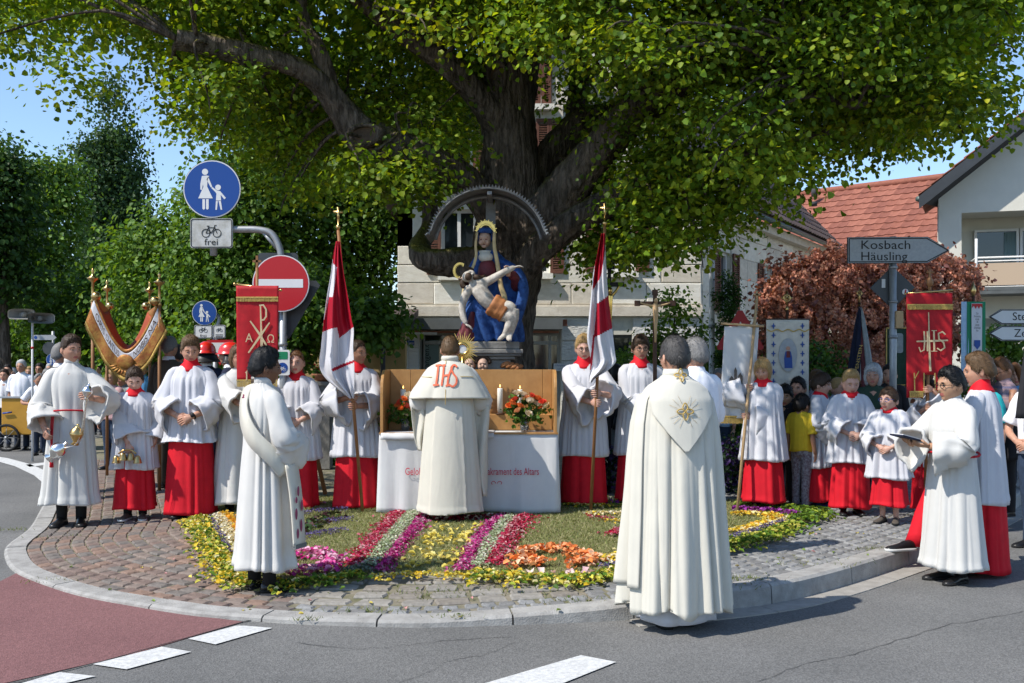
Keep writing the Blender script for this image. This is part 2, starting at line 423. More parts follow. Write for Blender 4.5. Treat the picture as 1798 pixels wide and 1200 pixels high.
def asphalt(name,c,c2,speck):
 m = bpy.data.materials.new(name); m.use_nodes = True; nt = m.node_tree; L = nt.links
 b = nt.nodes['Principled BSDF']; b.inputs['Roughness'].default_value = 0.85; b.inputs['Specular IOR Level'].default_value = .25
 tc = nt.nodes.new('ShaderNodeTexCoord')
 vo = nt.nodes.new('ShaderNodeTexVoronoi'); vo.inputs['Scale'].default_value = 110
 n1 = nt.nodes.new('ShaderNodeTexNoise'); n1.inputs['Scale'].default_value = 0.9; n1.inputs['Detail'].default_value = 8
 n2 = nt.nodes.new('ShaderNodeTexNoise'); n2.inputs['Scale'].default_value = 55; n2.inputs['Detail'].default_value = 3
 for n in (vo,n1,n2): L.new(tc.outputs['Object'],n.inputs['Vector'])
 r1 = nt.nodes.new('ShaderNodeValToRGB'); r1.color_ramp.elements[0].position = .3; r1.color_ramp.elements[1].position = .7
 r1.color_ramp.elements[0].color = (*c2,1); r1.color_ramp.elements[1].color = (*c,1)
 L.new(n1.outputs['Fac'],r1.inputs[0])
 r2 = nt.nodes.new('ShaderNodeValToRGB'); r2.color_ramp.elements[0].position = .25; r2.color_ramp.elements[1].position = .8
 r2.color_ramp.elements[0].color = (.78,.78,.78,1); r2.color_ramp.elements[1].color = (speck,speck,speck,1)
 L.new(vo.outputs['Color'],r2.inputs[0])
 mm = nt.nodes.new('ShaderNodeMix'); mm.data_type = 'RGBA'; mm.blend_type = 'MULTIPLY'; mm.inputs[0].default_value = 1
 L.new(r1.outputs[0],mm.inputs[6]); L.new(r2.outputs[0],mm.inputs[7]); L.new(mm.outputs[2],b.inputs['Base Color'])
 bp = nt.nodes.new('ShaderNodeBump'); bp.inputs['Strength'].default_value = .5; bp.inputs['Distance'].default_value = .006
 ad = nt.nodes.new('ShaderNodeMath'); L.new(vo.outputs['Distance'],ad.inputs[0]); L.new(n2.outputs['Fac'],ad.inputs[1])
 L.new(ad.outputs[0],bp.inputs['Height']); L.new(bp.outputs[0],b.inputs['Normal'])
 M[name] = m
asphalt('asphalt',(0.170,0.167,0.160),(0.122,0.121,0.117),1.2)
asphalt('asphalt_red',(0.215,0.105,0.102),(0.175,0.084,0.083),1.15)
mat('seam_tar',(0.035,0.035,0.035),.8)
for i,(c,c2) in enumerate((((0.20,0.145,0.12),(0.14,0.10,0.085)),((0.23,0.18,0.15),(0.16,0.125,0.105)),((0.185,0.16,0.14),(0.12,0.105,0.095)),((0.25,0.165,0.125),(0.18,0.12,0.09)))):
 mat('paver_%d' % i,c,.85,col2=c2,vscale=18,bump=.5,bscale=35)
for i,(c,c2) in enumerate((((0.27,0.25,0.22),(0.19,0.175,0.155)),((0.30,0.28,0.25),(0.21,0.195,0.17)),((0.24,0.215,0.18),(0.17,0.15,0.13)))):
 mat('cobble_%d' % i,c,.85,col2=c2,vscale=14,bump=.6,bscale=28)
for i,(c,c2) in enumerate((((0.23,0.23,0.225),(0.16,0.16,0.16)),((0.27,0.27,0.265),(0.19,0.19,0.19)),((0.20,0.195,0.19),(0.14,0.14,0.135)))):
 mat('sett_%d' % i,c,.85,col2=c2,vscale=18,bump=.6,bscale=40)
mat('kerb_stone',(0.36,0.35,0.33),.9,col2=(0.25,0.24,0.225),vscale=9,bump=.5,bscale=90)
mat('gutter_slab',(0.34,0.32,0.29),.9,col2=(0.26,0.245,0.22),vscale=9,bump=.3,bscale=90)
for i,(c,c2) in enumerate((((0.78,0.74,0.64),(0.66,0.61,0.51)),((0.82,0.79,0.71),(0.70,0.66,0.57)),((0.68,0.62,0.52),(0.56,0.50,0.41)),((0.79,0.74,0.62),(0.66,0.60,0.50)))):
 mat('sandstone_%d' % i,c,.95,col2=c2,vscale=5,bump=.4,bscale=26,bdist=.012)
for i,(c,c2) in enumerate((((0.74,0.73,0.69),(0.60,0.59,0.55)),((0.69,0.67,0.62),(0.55,0.53,0.48)))):
 mat('rawstone_%d' % i,c,.95,col2=c2,vscale=5,bump=.8,bscale=14,bdist=.03)
mat('brick_red',(0.40,0.16,0.10),.95,var=.3,bump=.5)
for i,c in enumerate(((0.29,0.105,0.068),(0.33,0.125,0.082),(0.25,0.09,0.06))): mat('tile_red_%d' % i,c,.8,var=.25,vscale=12,bump=.2)
for i,c in enumerate(((0.105,0.075,0.065),(0.12,0.088,0.078),(0.09,0.066,0.06))): mat('tile_brown_%d' % i,c,.75,var=.25,vscale=12,bump=.2)
# vegetation
def leafmat(name,tf,tcol,rough=0.45,spec=.35):
 return mat(name,(0.1,0.2,0.03),rough,spec=spec,trans=(tf,tcol),attr=True)
leafmat('leaf_linden',0.45,(1.6,1.4,0.3),.5,.22)
leafmat('leaf_far',0.38,(1.5,1.35,0.4),.5,.22)
leafmat('leaf_bush',0.25,(1.3,1.1,0.6),.8,.1)
leafmat('petal',0.3,(1.1,1.0,0.9),.6,.25)
leafmat('grass_blade',0.25,(1.2,1.2,0.5),.7,.2)
def barkmat():
 m = bpy.data.materials.new('bark'); m.use_nodes = True; nt = m.node_tree; L = nt.links
 b = nt.nodes['Principled BSDF']; b.inputs['Roughness'].default_value = .95; b.inputs['Specular IOR Level'].default_value = .15
 tc = nt.nodes.new('ShaderNodeTexCoord')
 at = nt.nodes.new('ShaderNodeAttribute'); at.attribute_name = 'Col'
 n1 = nt.nodes.new('ShaderNodeTexNoise'); n1.inputs['Scale'].default_value = 16; n1.inputs['Detail'].default_value = 8; n1.inputs['Roughness'].default_value = .7
 mp = nt.nodes.new('ShaderNodeMapping'); mp.inputs['Scale'].default_value = (1,1,.2); L.new(tc.outputs['Object'],mp.inputs[0]); L.new(mp.outputs[0],n1.inputs['Vector'])
 r = nt.nodes.new('ShaderNodeValToRGB'); r.color_ramp.elements[0].position = .4; r.color_ramp.elements[1].position = .68
 r.color_ramp.elements[0].color = (.05,.04,.031,1); r.color_ramp.elements[1].color = (.20,.16,.128,1)
 L.new(n1.outputs['Fac'],r.inputs[0])
 # moss on the upper sides of the limbs
 ge = nt.nodes.new('ShaderNodeNewGeometry'); sx = nt.nodes.new('ShaderNodeSeparateXYZ'); L.new(ge.outputs['Normal'],sx.inputs[0])
 n3 = nt.nodes.new('ShaderNodeTexNoise'); n3.inputs['Scale'].default_value = 2.5; n3.inputs['Detail'].default_value = 5; L.new(tc.outputs['Object'],n3.inputs['Vector'])
 ad = nt.nodes.new('ShaderNodeMath'); ad.operation = 'ADD'; L.new(sx.outputs[2],ad.inputs[0]); L.new(n3.outputs['Fac'],ad.inputs[1])
 mr = nt.nodes.new('ShaderNodeMapRange'); mr.inputs[1].default_value = 1.0; mr.inputs[2].default_value = 1.3; L.new(ad.outputs[0],mr.inputs[0])
 mm = nt.nodes.new('ShaderNodeMix'); mm.data_type = 'RGBA'; L.new(mr.outputs[0],mm.inputs[0]); L.new(r.outputs[0],mm.inputs[6]); mm.inputs[7].default_value = (.10,.095,.018,1)
 L.new(mm.outputs[2],b.inputs['Base Color'])
 bp = nt.nodes.new('ShaderNodeBump'); bp.inputs['Strength'].default_value = 1.0; bp.inputs['Distance'].default_value = .08
 n2 = nt.nodes.new('ShaderNodeTexNoise'); n2.inputs['Scale'].default_value = 24; n2.inputs['Detail'].default_value = 6; L.new(mp.outputs[0],n2.inputs['Vector'])
 L.new(n2.outputs['Fac'],bp.inputs['Height']); L.new(bp.outputs[0],b.inputs['Normal'])
 M['bark'] = m
barkmat()
mat('heartwood',(0.11,0.075,0.05),.9,var=.4,vscale=12,bump=.5)
# ------------------------------------------------------------------ ground, road, kerb
def sheet(name,pts,z,material,label=None,kind='structure',parent=None,cat=None):
 mb = MB(); mb.add([(p[0],p[1],z) for p in pts],[tuple(range(len(pts)))])
 o = mb.build(name,material,parent,smooth=False)
 if parent is None: tag(o,label,cat,kind=kind)
 return o
sheet('ground',[(-500,-60),(500,-60),(500,900),(-500,900)],-0.03,'verge','flat green ground reaching to the horizon',cat='ground')
sheet('road',[(-60,-12),(40,-12),(40,60),(-60,60)],0.0,'asphalt','grey asphalt road around the paved corner',cat='road')
OUT_PX = [(12,962),(10,984),(23,1003),(50,1018),(132,1046),(235,1066),(342,1083),(428,1090),(533,1097),(700,1102),(800,1101),(1048,1092),(1200,1081),(1350,1063),(1450,1040),(1566,1003),(1680,962)]
OUT = [np.array((-9.2,21.0)),np.array((-7.7,17.2)),np.array((-6.5,14.2)),np.array((-5.35,11.3)),np.array((-4.85,10.0))]
OUT += [np.array(G(x,y)[:2]) for x,y in OUT_PX]
OUT += [np.array((4.85,10.2)),np.array((5.9,11.6)),np.array((7.3,14.0)),np.array((8.6,18.0)),np.array((9.2,23.0))]
KP = catmull(OUT,10)
seg = np.linalg.norm(np.diff(KP,axis=0),axis=1); KS = np.concatenate([[0],np.cumsum(seg)])
def kerb_pt(s):
 return np.stack([np.interp(s,KS,KP[:,0]),np.interp(s,KS,KP[:,1])],-1)
def kerb_nrm(s):
 t = kerb_pt(np.asarray(s) + .05) - kerb_pt(np.asarray(s) - .05); t /= np.linalg.norm(t,axis=-1,keepdims=True) + 1e-9
 return np.stack([-t[...,1],t[...,0]],-1)      # to the left of the walk = inside the island
def kerb_h(x):
 return np.interp(x,[-6,-1.35,-.36,.55,1.33,8],[.02,.035,.05,.09,.145,.145])
KSAMP = kerb_pt(np.linspace(0,KS[-1],500))
def kdist(x,y):
 p = np.stack([np.ravel(x),np.ravel(y)],1)
 return np.sqrt(((p[:,None,:] - KSAMP[None]) ** 2).sum(2)).min(1)
def inside(x,y):
 x = np.ravel(x); y = np.ravel(y)
 poly = np.vstack([KP,[(9.2,40),(-9.2,40)]])
 r = np.zeros(len(x),bool); n = len(poly)
 for i in range(n):
  a = poly[i]; b = poly[(i + 1) % n]
  c = ((a[1] > y) != (b[1] > y))
  xi = (b[0] - a[0]) * (y - a[1]) / ((b[1] - a[1]) + 1e-12) + a[0]
  r ^= c & (x < xi)
 return r
def zpav(x,y):
 d = kdist(x,y)
 k = kerb_h(np.ravel(x))
 return k + (0.115 - k) * smooth(0.2,2.4,d)
def zp(x,y): return float(zpav([x],[y])[0])
KW = 0.17
# pavement base sheet
gx = np.linspace(-9.6,9.6,140); gy = np.linspace(5.9,23,130)
XX,YY = np.meshgrid(gx,gy)
zz = zpav(XX,YY) - 0.013
ins = inside(XX,YY) & (kdist(XX,YY) > 0.05)
zz = np.where(ins,zz,-0.2)
n1 = len(gx)
V = np.stack([XX.ravel(),YY.ravel(),zz],1)
idx = np.arange(len(V)).reshape(len(gy),n1)
FQ = np.stack([idx[:-1,:-1],idx[:-1,1:],idx[1:,1:],idx[1:,:-1]],-1).reshape(-1,4)
keep = ins[FQ].any(1)
pave = fast_mesh('pavement',V,FQ[keep],'joint_sand',smooth_shade=True)
tag(pave,'paved street corner of brown pavers, cobbles and grey setts','pavement',kind='structure')
# kerb stones
kerb = thing('kerb','pale stone kerb curving round the paved corner','kerb'); kerb['kind'] = 'structure'
s0 = 0.0
while s0 < KS[-1] - .2:
 ln = 1.0 if s0 > 3 else 1.4
 if 12.0 < s0 < 20: ln = random.uniform(.75,1.15)
 ss = np.linspace(s0 + .006,min(s0 + ln,KS[-1]) - .006,7)
 p = kerb_pt(ss); nn = kerb_nrm(ss)
 h = kerb_h(p[:,0]) + random.uniform(-.003,.003)
 ch = np.minimum(.018,h * .4)
 rs = []
 for i in range(len(ss)):
  o,q = p[i],nn[i]
  rs.append([(*(o - q * .012),-.05),(*(o),h[i] - ch[i]),(*(o + q * .022),h[i]),(*(o + q * KW),h[i] + .002),(*(o + q * KW),-.05)])
 mb = MB(); rings(mb,rs,True,True,True)
 mb.build('kerbstone','kerb_stone',kerb,smooth=False)
 s0 += ln
# gutter of pale slabs along the raised right-hand kerb
sg = np.arange(0,KS[-1],.02); pg = kerb_pt(sg)
i0 = np.argmax((pg[:,0] > .75) & (pg[:,1] < 8)); s0 = sg[i0]
gut = thing('gutter','strip of pale slabs on the road along the raised kerb','gutter'); gut['kind'] = 'structure'
while s0 < KS[-1] - 6:
 ss = np.linspace(s0 + .004,s0 + .496,4); p = kerb_pt(ss); nn = kerb_nrm(ss)
 rs = [[(*(p[i] - nn[i] * .014),.009),(*(p[i] - nn[i] * .19),.007),(*(p[i] - nn[i] * .19),-.02),(*(p[i] - nn[i] * .014),-.02)] for i in range(4)]
 mb = MB(); rings(mb,rs,True,True,True); mb.build('gutter_slab','gutter_slab',gut,smooth=False)
 s0 += .5
# red cycle lane and road paint
lane_in = [tuple(k) for k in KP if (k[0] < -2.35 and k[1] < 8.75 and k[0] > -4.6)]
lane_in = [(p[0],p[1]) for p in lane_in]
a = G(0,1022); b_ = G(428,1093); c_ = G(0,1203); c2_ = G(240,1148)
lane = [(-9.5,7.6),(a.x,a.y)] + [(p[0] + .0,p[1] + .0) for p in lane_in if p[1] < 7.9] + [(b_.x,b_.y),(c2_.x,c2_.y),(c_.x,c_.y),(-5.0,3.75),(-9.5,2.0)]
sheet('cycle_lane',lane,0.004,'asphalt_red','dull red asphalt cycle lane at the left of the road',cat='cycle lane')
mb = MB(); sp = [G(470,1085),G(428,1093),G(330,1121),G(180,1163),G(40,1198),G(-120,1235)]
v = []
for q in sp: v += [(q.x - .01,q.y - .022,.0065),(q.x + .01,q.y + .022,.0065)]
mb.add(v,[(2 * i,2 * i + 2,2 * i + 3,2 * i + 1) for i in range(len(sp) - 1)])
tag(mb.build('lane_seam','seam_tar',smooth=False),'dark tar seam between red lane and grey asphalt','seam',kind='structure')
dashes = [([(330,1124),(378,1134),(478,1105),(430,1101),(415,1101)],'white painted road dash nearest to the kerb'),
          ([(163,1169),(222,1178),(336,1147),(284,1138)],'white painted road dash in the middle of the row by the red lane'),
          ([(36,1203),(60,1214),(95,1207),(168,1190),(105,1183)],'white painted road dash cut by the lower left picture edge'),
          ([(850,1203),(955,1216),(1082,1165),(1020,1153)],'single white painted road dash at the bottom centre')]
for pts,lb in dashes:
 q = [G(*p) for p in pts]
 sheet('road_dash',[(k.x,k.y) for k in q],0.008,'paint_road_white',lb,cat='road marking')
ln = [G(x,y) for x,y in ((-260,772),(-120,788),(0,807),(40,818),(75,834),(95,850))]
mb = MB(); v = []
for i,q in enumerate(ln): v += [(q.x - .05,q.y - .16,.008),(q.x + .05,q.y + .16,.008)]
mb.add(v,[(2 * i,2 * i + 2,2 * i + 3,2 * i + 1) for i in range(len(ln) - 1)])
tag(mb.build('road_line','paint_road_white',smooth=False),'white line curving along the road edge at far left','road marking',kind='structure')
q = [G(*p) for p in ((45,817),(78,813),(83,817),(52,821))]
sheet('road_line',[(k.x,k.y) for k in q],0.008,'paint_road_white','short white stub line branching off behind the thurible bearer',cat='road marking')
for pts,lb in (([(700,1200),(760,1178),(790,1160),(850,1150),(905,1128)],'fine tar crack in the asphalt left of the bottom centre'),([(1330,1200),(1420,1165),(1500,1150),(1640,1105),(1798,1075)],'long fine crack across the asphalt at lower right'),([(520,1130),(640,1140),(760,1128),(900,1118)],'patch edge seam in the asphalt in front of the kerb')):
 c = catmull(np.array([tuple(G(*p)) for p in pts]),9); c[:,1] += rng.normal(0,.012,len(c)); mb = MB(); w_ = .0012 + .0022 * rng.random(len(c)); v = []
 for q,w in zip(c,w_): v += [(q[0],q[1] - w,.004),(q[0],q[1] + w,.004)]
 mb.add(v,[(2 * i,2 * i + 2,2 * i + 3,2 * i + 1) for i in range(len(c) - 1)]); tag(mb.build('road_crack','seam_tar',smooth=False),lb,'crack',kind='structure')
# pavers ---------------------------------------------------------------
def stone_mesh(name,l,w,h,b,seed,jit):
 r = random.Random(seed); mb = MB(); n = 8
 base = [(-1,-1),(0,-1.04),(1,-1),(1.03,0),(1,1),(0,1.04),(-1,1),(-1.03,0)]
 base = [(x * l / 2 + r.uniform(-jit,jit),y * w / 2 + r.uniform(-jit,jit)) for x,y in base]
 def ring(k,z,jz=0): return [(x * k[0],y * k[1],z + r.uniform(-jz,jz)) for x,y in base]
 kk = (1 - 2 * b / l,1 - 2 * b / w)
 rings(mb,[ring((1,1),-h),ring((1,1),-b),ring(kk,0,b * .25)],True,False,True)
 me = mb.build(name,'paver_0',smooth=False); m_ = me.data; bpy.data.objects.remove(me); return m_
def pave_zone(nm,mats,test,rows_d,size,gap,jit,nvar,maxobj,dead):
 metas = []
 for mi in mats:
  for k in range(nvar):
   me = stone_mesh(nm,size[0] - gap,size[1] - gap,.035,.012,hash((nm,mi,k)) % 9999,jit); me.materials.clear(); me.materials.append(M[mi]); metas.append(me)
 spots = []
 for ri,d in enumerate(rows_d):
  s = np.arange(0,KS[-1],.02)
  p = kerb_pt(s) + kerb_nrm(s) * (d)
  ok = np.abs(kdist(p[:,0],p[:,1]) - d) < .02
  ok &= inside(p[:,0],p[:,1])
  ok &= test(p[:,0],p[:,1])
  last = None; nxt = size[0] * random.uniform(.7,1.2)
  for i in np.nonzero(ok)[0]:
   if last is None or np.linalg.norm(p[i] - last) >= nxt:
    fac = random.uniform(.82,1.18)
    nxt = size[0] * fac
    t = kerb_pt(s[i] + .05) - kerb_pt(s[i] - .05)
    spots.append((p[i][0],p[i][1],math.atan2(t[1],t[0]),fac)); last = p[i]
 # drop overlaps
 out = []; cell = {}
 for sp_ in spots:
  k = (int(sp_[0] // .3),int(sp_[1] // .3)); bad = False
  for dx in (-1,0,1):
   for dy in (-1,0,1):
    for o in cell.get((k[0] + dx,k[1] + dy),()):
     if (o[0] - sp_[0]) ** 2 + (o[1] - sp_[1]) ** 2 < (min(size) * .80) ** 2: bad = True
  if not bad: cell.setdefault(k,[]).append(sp_); out.append(sp_)
 if not out: return
 A = np.array(out); Z = zpav(A[:,0],A[:,1])
 order = np.argsort(A[:,1] + dead(A[:,0],A[:,1]))
 rest = []
 for n_,i in enumerate(order):
  x,y,an,fac = A[i]; z = Z[i] + random.uniform(-.0025,.0025)
  rot = (random.uniform(-.012,.012),random.uniform(-.012,.012),an + random.uniform(-.04,.04)); sc = (fac * .97,random.uniform(.95,1.05),1)
  if n_ < maxobj: inst(random.choice(metas),nm,pave,(x,y,z),rot,sc)
  else: rest.append((x,y,z,rot,sc))
 if rest:
  vs_,fs_,ms_ = [],[],[]; off = 0; mb = MB()
  for x,y,z,rot,sc in rest:
   k = random.randrange(len(metas)); me = metas[k]
   co = np.zeros(len(me.vertices) * 3,dtype=np.float32); me.vertices.foreach_get('co',co); co = co.reshape(-1,3) * np.array(sc)
   co = co @ np.array(Matrix.Rotation(rot[2],3,'Z')).T + np.array((x,y,z))
   mb.add(co,[tuple(p.vertices) for p in me.polygons],k // nvar)
  o = mb.build(nm + '_field',list(mats),pave,smooth=False); o['kind'] = 'stuff'
# the lawn bed of the flower carpet, as an outline on the ground
CZ = .118
CARPET_PX = [(330,905),(342,930),(362,960),(392,1000),(440,1018),(520,1016),(600,1010),(690,1000),(800,1004),(900,1012),(980,1020),(1060,1018),(1130,1008),(1220,985),(1300,962),(1360,943),(1420,920),(1432,908),(1400,893),(1340,884),(1240,878),(1100,876),(900,874),(700,875),(560,876),(440,878),(360,890)]
CARPET = np.array([G(x,y,CZ)[:2] for x,y in CARPET_PX])
def in_poly(x,y,poly):
 r = np.zeros(len(x),bool); n = len(poly)
 for i in range(n):
  a = poly[i]; b = poly[(i + 1) % n]
  c = ((a[1] > y) != (b[1] > y))
  r ^= c & (x < (b[0] - a[0]) * (y - a[1]) / ((b[1] - a[1]) + 1e-12) + a[0])
 return r
CSHR = CARPET.mean(0) + (CARPET - CARPET.mean(0)) * .95
def off_carpet(x,y): return ~in_poly(np.ravel(x),np.ravel(y),CSHR)
la = -1.30
def xsplit(y): return -1.28 - (y - 6.3) * .28
PB = lambda x,y: (x < xsplit(y)) & off_carpet(x,y) & (y < 17)
PC = lambda x,y: (x > xsplit(y)) & (x < .62 - (y - 6.4) * .1) & off_carpet(x,y) & (y < 12)
PS = lambda x,y: (x > .62 - (y - 6.4) * .1) & off_carpet(x,y) & (y < 15)
hid = lambda x,y: 0 * x
pave_zone('paver',['paver_0','paver_1','paver_2','paver_3'],PB,np.arange(KW + .068,4.8,.120),(.158,.119),.008,.005,2,300,hid)
pave_zone('granite_sett',['sett_0','sett_1','sett_2'],lambda x,y: PC(x,y) & (kdist(x,y) < .39),np.arange(KW + .06,.40,.105),(.125,.1),.014,.007,2,60,hid)
pave_zone('cobblestone',['cobble_0','cobble_1','cobble_2'],lambda x,y: PC(x,y) & (kdist(x,y) > .39),np.arange(.49,2.4,.188),(.25,.175),.022,.013,3,200,hid)
pave_zone('granite_sett',['sett_0','sett_1','sett_2'],PS,np.arange(KW + .06,4.2,.118),(.135,.115),.014,.009,2,240,hid)
# ------------------------------------------------------------------ flower carpet
bed = thing('flower_carpet','flat grass bed laid out with patterns of petals in front of the altar','flower carpet')
mb = MB(); cpt = catmull(np.vstack([CARPET,CARPET[:1]]),4)[:-1]
cen = cpt.mean(0); rr = []
for k,h in ((1.0,-.03),(1.0,.004),(.95,.017),(.9,.02),(.8,.02),(.7,.02),(.6,.02),(.4,.02),(.2,.02)):
 q = cen + (cpt - cen) * k; rr.append(np.column_stack([q,zpav(q[:,0],q[:,1]) + h]))
rings(mb,rr,True,True,True); mb.build('turf_bed','lawn_base',bed)
def petals(pos,size,cols,flat=.45,lift=.012,aspect=.75,cup=.35):
 """many small folded petals; returns V, F, C"""
 n = len(pos)
 nrm = np.stack([rng.normal(0,flat,n),rng.normal(0,flat,n),np.ones(n)],1); nrm /= np.linalg.norm(nrm,axis=1)[:,None]
 a = rng.uniform(0,2 * math.pi,n); d = np.stack([np.cos(a),np.sin(a),np.zeros(n)],1)
 d -= nrm * (d * nrm).sum(1)[:,None]; d /= np.linalg.norm(d,axis=1)[:,None]; s = np.cross(nrm,d)
 sz = size * rng.uniform(.65,1.3,n)
 l = sz[:,None]; w = l * aspect
 p = pos + np.array((0,0,1)) * (lift * rng.uniform(0,1,n))[:,None]
 V = np.stack([p - d * l * .5,p + s * w * .5 - d * l * .1 + nrm * l * cup,p + s * w * .35 + d * l * .4 + nrm * l * cup * .6,p + d * l * .55,
                  p - s * w * .35 + d * l * .4 + nrm * l * cup * .6,p - s * w * .5 - d * l * .1 + nrm * l * cup],1).reshape(-1,3)
 o = np.arange(n)[:,None] * 6
 Fq = np.concatenate([o + np.array([0,1,2,3]),o + np.array([0,3,4,5])],0)
 cols = np.array(cols); ci = rng.integers(0,len(cols),n)
 C = cols[ci] * rng.uniform(.75,1.15,n)[:,None]
 return V,Fq,np.repeat(np.clip(C,0,1),6,0)
def zc(x,y): return zpav(x,y) + .024
def strip(name,px,width,dens,size,cols,label=None,flat=.5,lift=.02,zoff=0.0):
 P = catmull(np.array([G(x,y,CZ + .02)[:2] for x,y in px]),12)
 seg = np.linalg.norm(np.diff(P,axis=0),axis=1); S = np.concatenate([[0],np.cumsum(seg)])
 size = size * .8; n = int(S[-1] * width * dens * 1.35)
 s = rng.uniform(0,S[-1],n); x = np.interp(s,S,P[:,0]); y = np.interp(s,S,P[:,1])
 tx = np.gradient(P,axis=0); tx /= np.linalg.norm(tx,axis=1)[:,None]
 nx = np.interp(s,S,-tx[:,1]); ny = np.interp(s,S,tx[:,0])
 off = np.clip(rng.normal(0,.36,n),-1.1,1.1) * width * (1 + .25 * np.sin(s * 23) * np.sin(s * 7.7 + 1))
 px_,py_ = x + nx * off,y + ny * off
 pos = np.stack([px_,py_,zc(px_,py_) + zoff + .02 * np.maximum(0,1 - (2 * off / width) ** 2)],1)
 V,Fq,C = petals(pos,size,cols,flat * .75,lift)
 o = fast_mesh(name,V,Fq,'petal',bed,C); o['kind'] = 'stuff'
 if label: o['label'] = label
 return o
CRIM = [(.45,.012,.05),(.36,.008,.035),(.52,.04,.11),(.62,.35,.36),(.55,.12,.18)]
MAG = [(.45,.02,.20),(.55,.08,.28),(.38,.012,.16),(.6,.3,.42)]
PALE = [(.50,.56,.38),(.38,.46,.27),(.62,.63,.50),(.28,.36,.18)]
YEL = [(.72,.55,.05),(.75,.62,.12),(.70,.48,.03),(.78,.70,.35)]
LEAF = [(.10,.20,.02),(.16,.28,.03),(.30,.38,.04),(.07,.14,.02)]
YL = YEL + LEAF + [(.5,.5,.06),(.62,.55,.08)]
LAV = [(.10,.08,.22),(.14,.11,.28),(.06,.05,.13),(.22,.18,.32)]
DRED = [(.18,.006,.02),(.28,.008,.03),(.12,.005,.02)]
PEACH = [(.80,.30,.10),(.82,.42,.20),(.80,.22,.05),(.85,.58,.38)]
CREAM = [(.75,.68,.42),(.72,.60,.28),(.78,.74,.60)]
PURP = [(.30,.04,.32),(.40,.08,.40),(.24,.03,.25)]
PINK = [(.70,.10,.38),(.75,.28,.50),(.80,.50,.62),(.62,.03,.28)]
strip('crimson_strip',[(706,897),(690,915),(660,948),(622,990)],.17,2600,.036,CRIM,'crimson petal strip left of the yellow petals')
strip('pale_green_strip',[(730,898),(712,918),(688,945),(648,990)],.19,2600,.03,PALE,'pale green strip left of the yellow petals')
strip('magenta_strip',[(752,903),(735,920),(712,948),(668,998)],.12,2600,.036,MAG,'magenta petal strip left of the yellow petals')
strip('magenta_strip',[(882,908),(862,925),(842,950),(812,998)],.14,2600,.036,MAG,'magenta petal strip right of the yellow petals')
strip('pale_green_strip',[(898,908),(882,925),(866,950),(838,992)],.19,2600,.03,PALE,'pale green strip right of the yellow petals')
strip('crimson_strip',[(922,908),(908,922),(892,945),(864,990)],.18,2600,.036,CRIM,'crimson petal strip right of the yellow petals')
strip('silver_leaf_patch',[(638,988),(628,1000)],.26,1600,.035,[(.16,.2,.15),(.22,.26,.2),(.1,.14,.1)])
strip('yellow_edge',[(648,1006),(720,1003),(800,1004),(850,1004)],.1,1800,.04,YEL + [(.5,.45,.06)],'yellow petal edge along the cobbles')
strip('leaf_edge',[(470,1016),(540,1010),(600,1004),(640,1000)],.22,1800,.05,YL[2:] + LEAF,'yellow and green leaf edge beside the deacon')
strip('pink_blossoms',[(505,1002),(540,998),(590,994)],.12,170,.10,[(.82,.5,.45),(.85,.62,.5)],flat=.3)
strip('leaf_edge',[(825,1003),(880,1006),(940,1012),(1000,1015),(1060,1011),(1120,1000)],.25,1700,.05,YL,'yellow and green leaf edge below the peach roses')
strip('pink_blossoms',[(930,1003),(1000,1008),(1055,1004)],.15,110,.09,[(.82,.55,.58),(.85,.66,.62)],flat=.3)
strip('peach_roses',[(903,988),(925,992),(950,991),(930,985),(912,978),(935,972),(975,967),(1005,972),(1022,980),(1045,986),(1028,991),(995,992)],.13,1500,.06,PEACH,'arch of peach rose petals',lift=.05)
strip('yellow_edge',[(1055,988),(1085,980),(1130,970),(1200,958)],.16,1600,.045,CREAM + YEL,'cream and yellow petal band behind the front priest')
strip('lavender_edge',[(1055,997),(1100,990),(1180,976)],.1,2600,.022,LAV)
strip('leaf_edge',[(1100,1003),(1180,987),(1260,972),(1310,958),(1350,946),(1400,926)],.26,1500,.055,LEAF + [(.4,.42,.05),(.55,.5,.1)],'green leaf edge along the grey setts')
strip('lavender_edge',[(1285,950),(1320,940),(1375,922)],.14,2400,.024,LAV)
strip('yellow_edge',[(1285,940),(1320,932),(1350,922),(1365,912),(1340,908),(1285,906)],.15,1700,.05,YEL + [(.75,.38,.03)],'golden yellow petal loop at the right tip')
strip('cream_edge',[(1300,944),(1345,930),(1385,914)],.1,2400,.025,CREAM)
strip('purple_edge',[(1285,897),(1330,899),(1370,903),(1400,908)],.14,1500,.05,PURP,'purple blossom line at the right tip')
strip('leaf_edge',[(1290,890),(1350,892),(1400,898),(1430,908),(1405,920)],.3,1200,.06,LEAF,'dark green leaf rim at the right tip')
strip('yellow_edge',[(348,908),(362,936),(385,970),(408,998),(440,1014)],.24,1800,.05,YL,'yellow and lime leaf edge on the brown pavers')
strip('cream_edge',[(385,905),(402,935),(420,965)],.2,1900,.035,CREAM)
strip('lavender_edge',[(368,908),(388,940),(404,968)],.09,2600,.022,LAV)
strip('orange_edge',[(392,902),(412,925),(425,950)],.1,1500,.05,[(.78,.35,.03),(.75,.5,.05)])
strip('pink_ring',[(505,978),(535,972),(565,972),(582,980),(578,990),(555,997),(525,996),(500,995)],.13,1700,.055,PINK,'pink rose petal ring beside the deacon',lift=.05)
strip('lavender_strip',[(508,950),(540,942),(570,938),(606,932)],.13,2400,.024,LAV,'lavender sprig line nearest the pink ring')
strip('lavender_strip',[(520,930),(560,920),(620,914)],.13,2400,.024,LAV,'middle lavender sprig line')
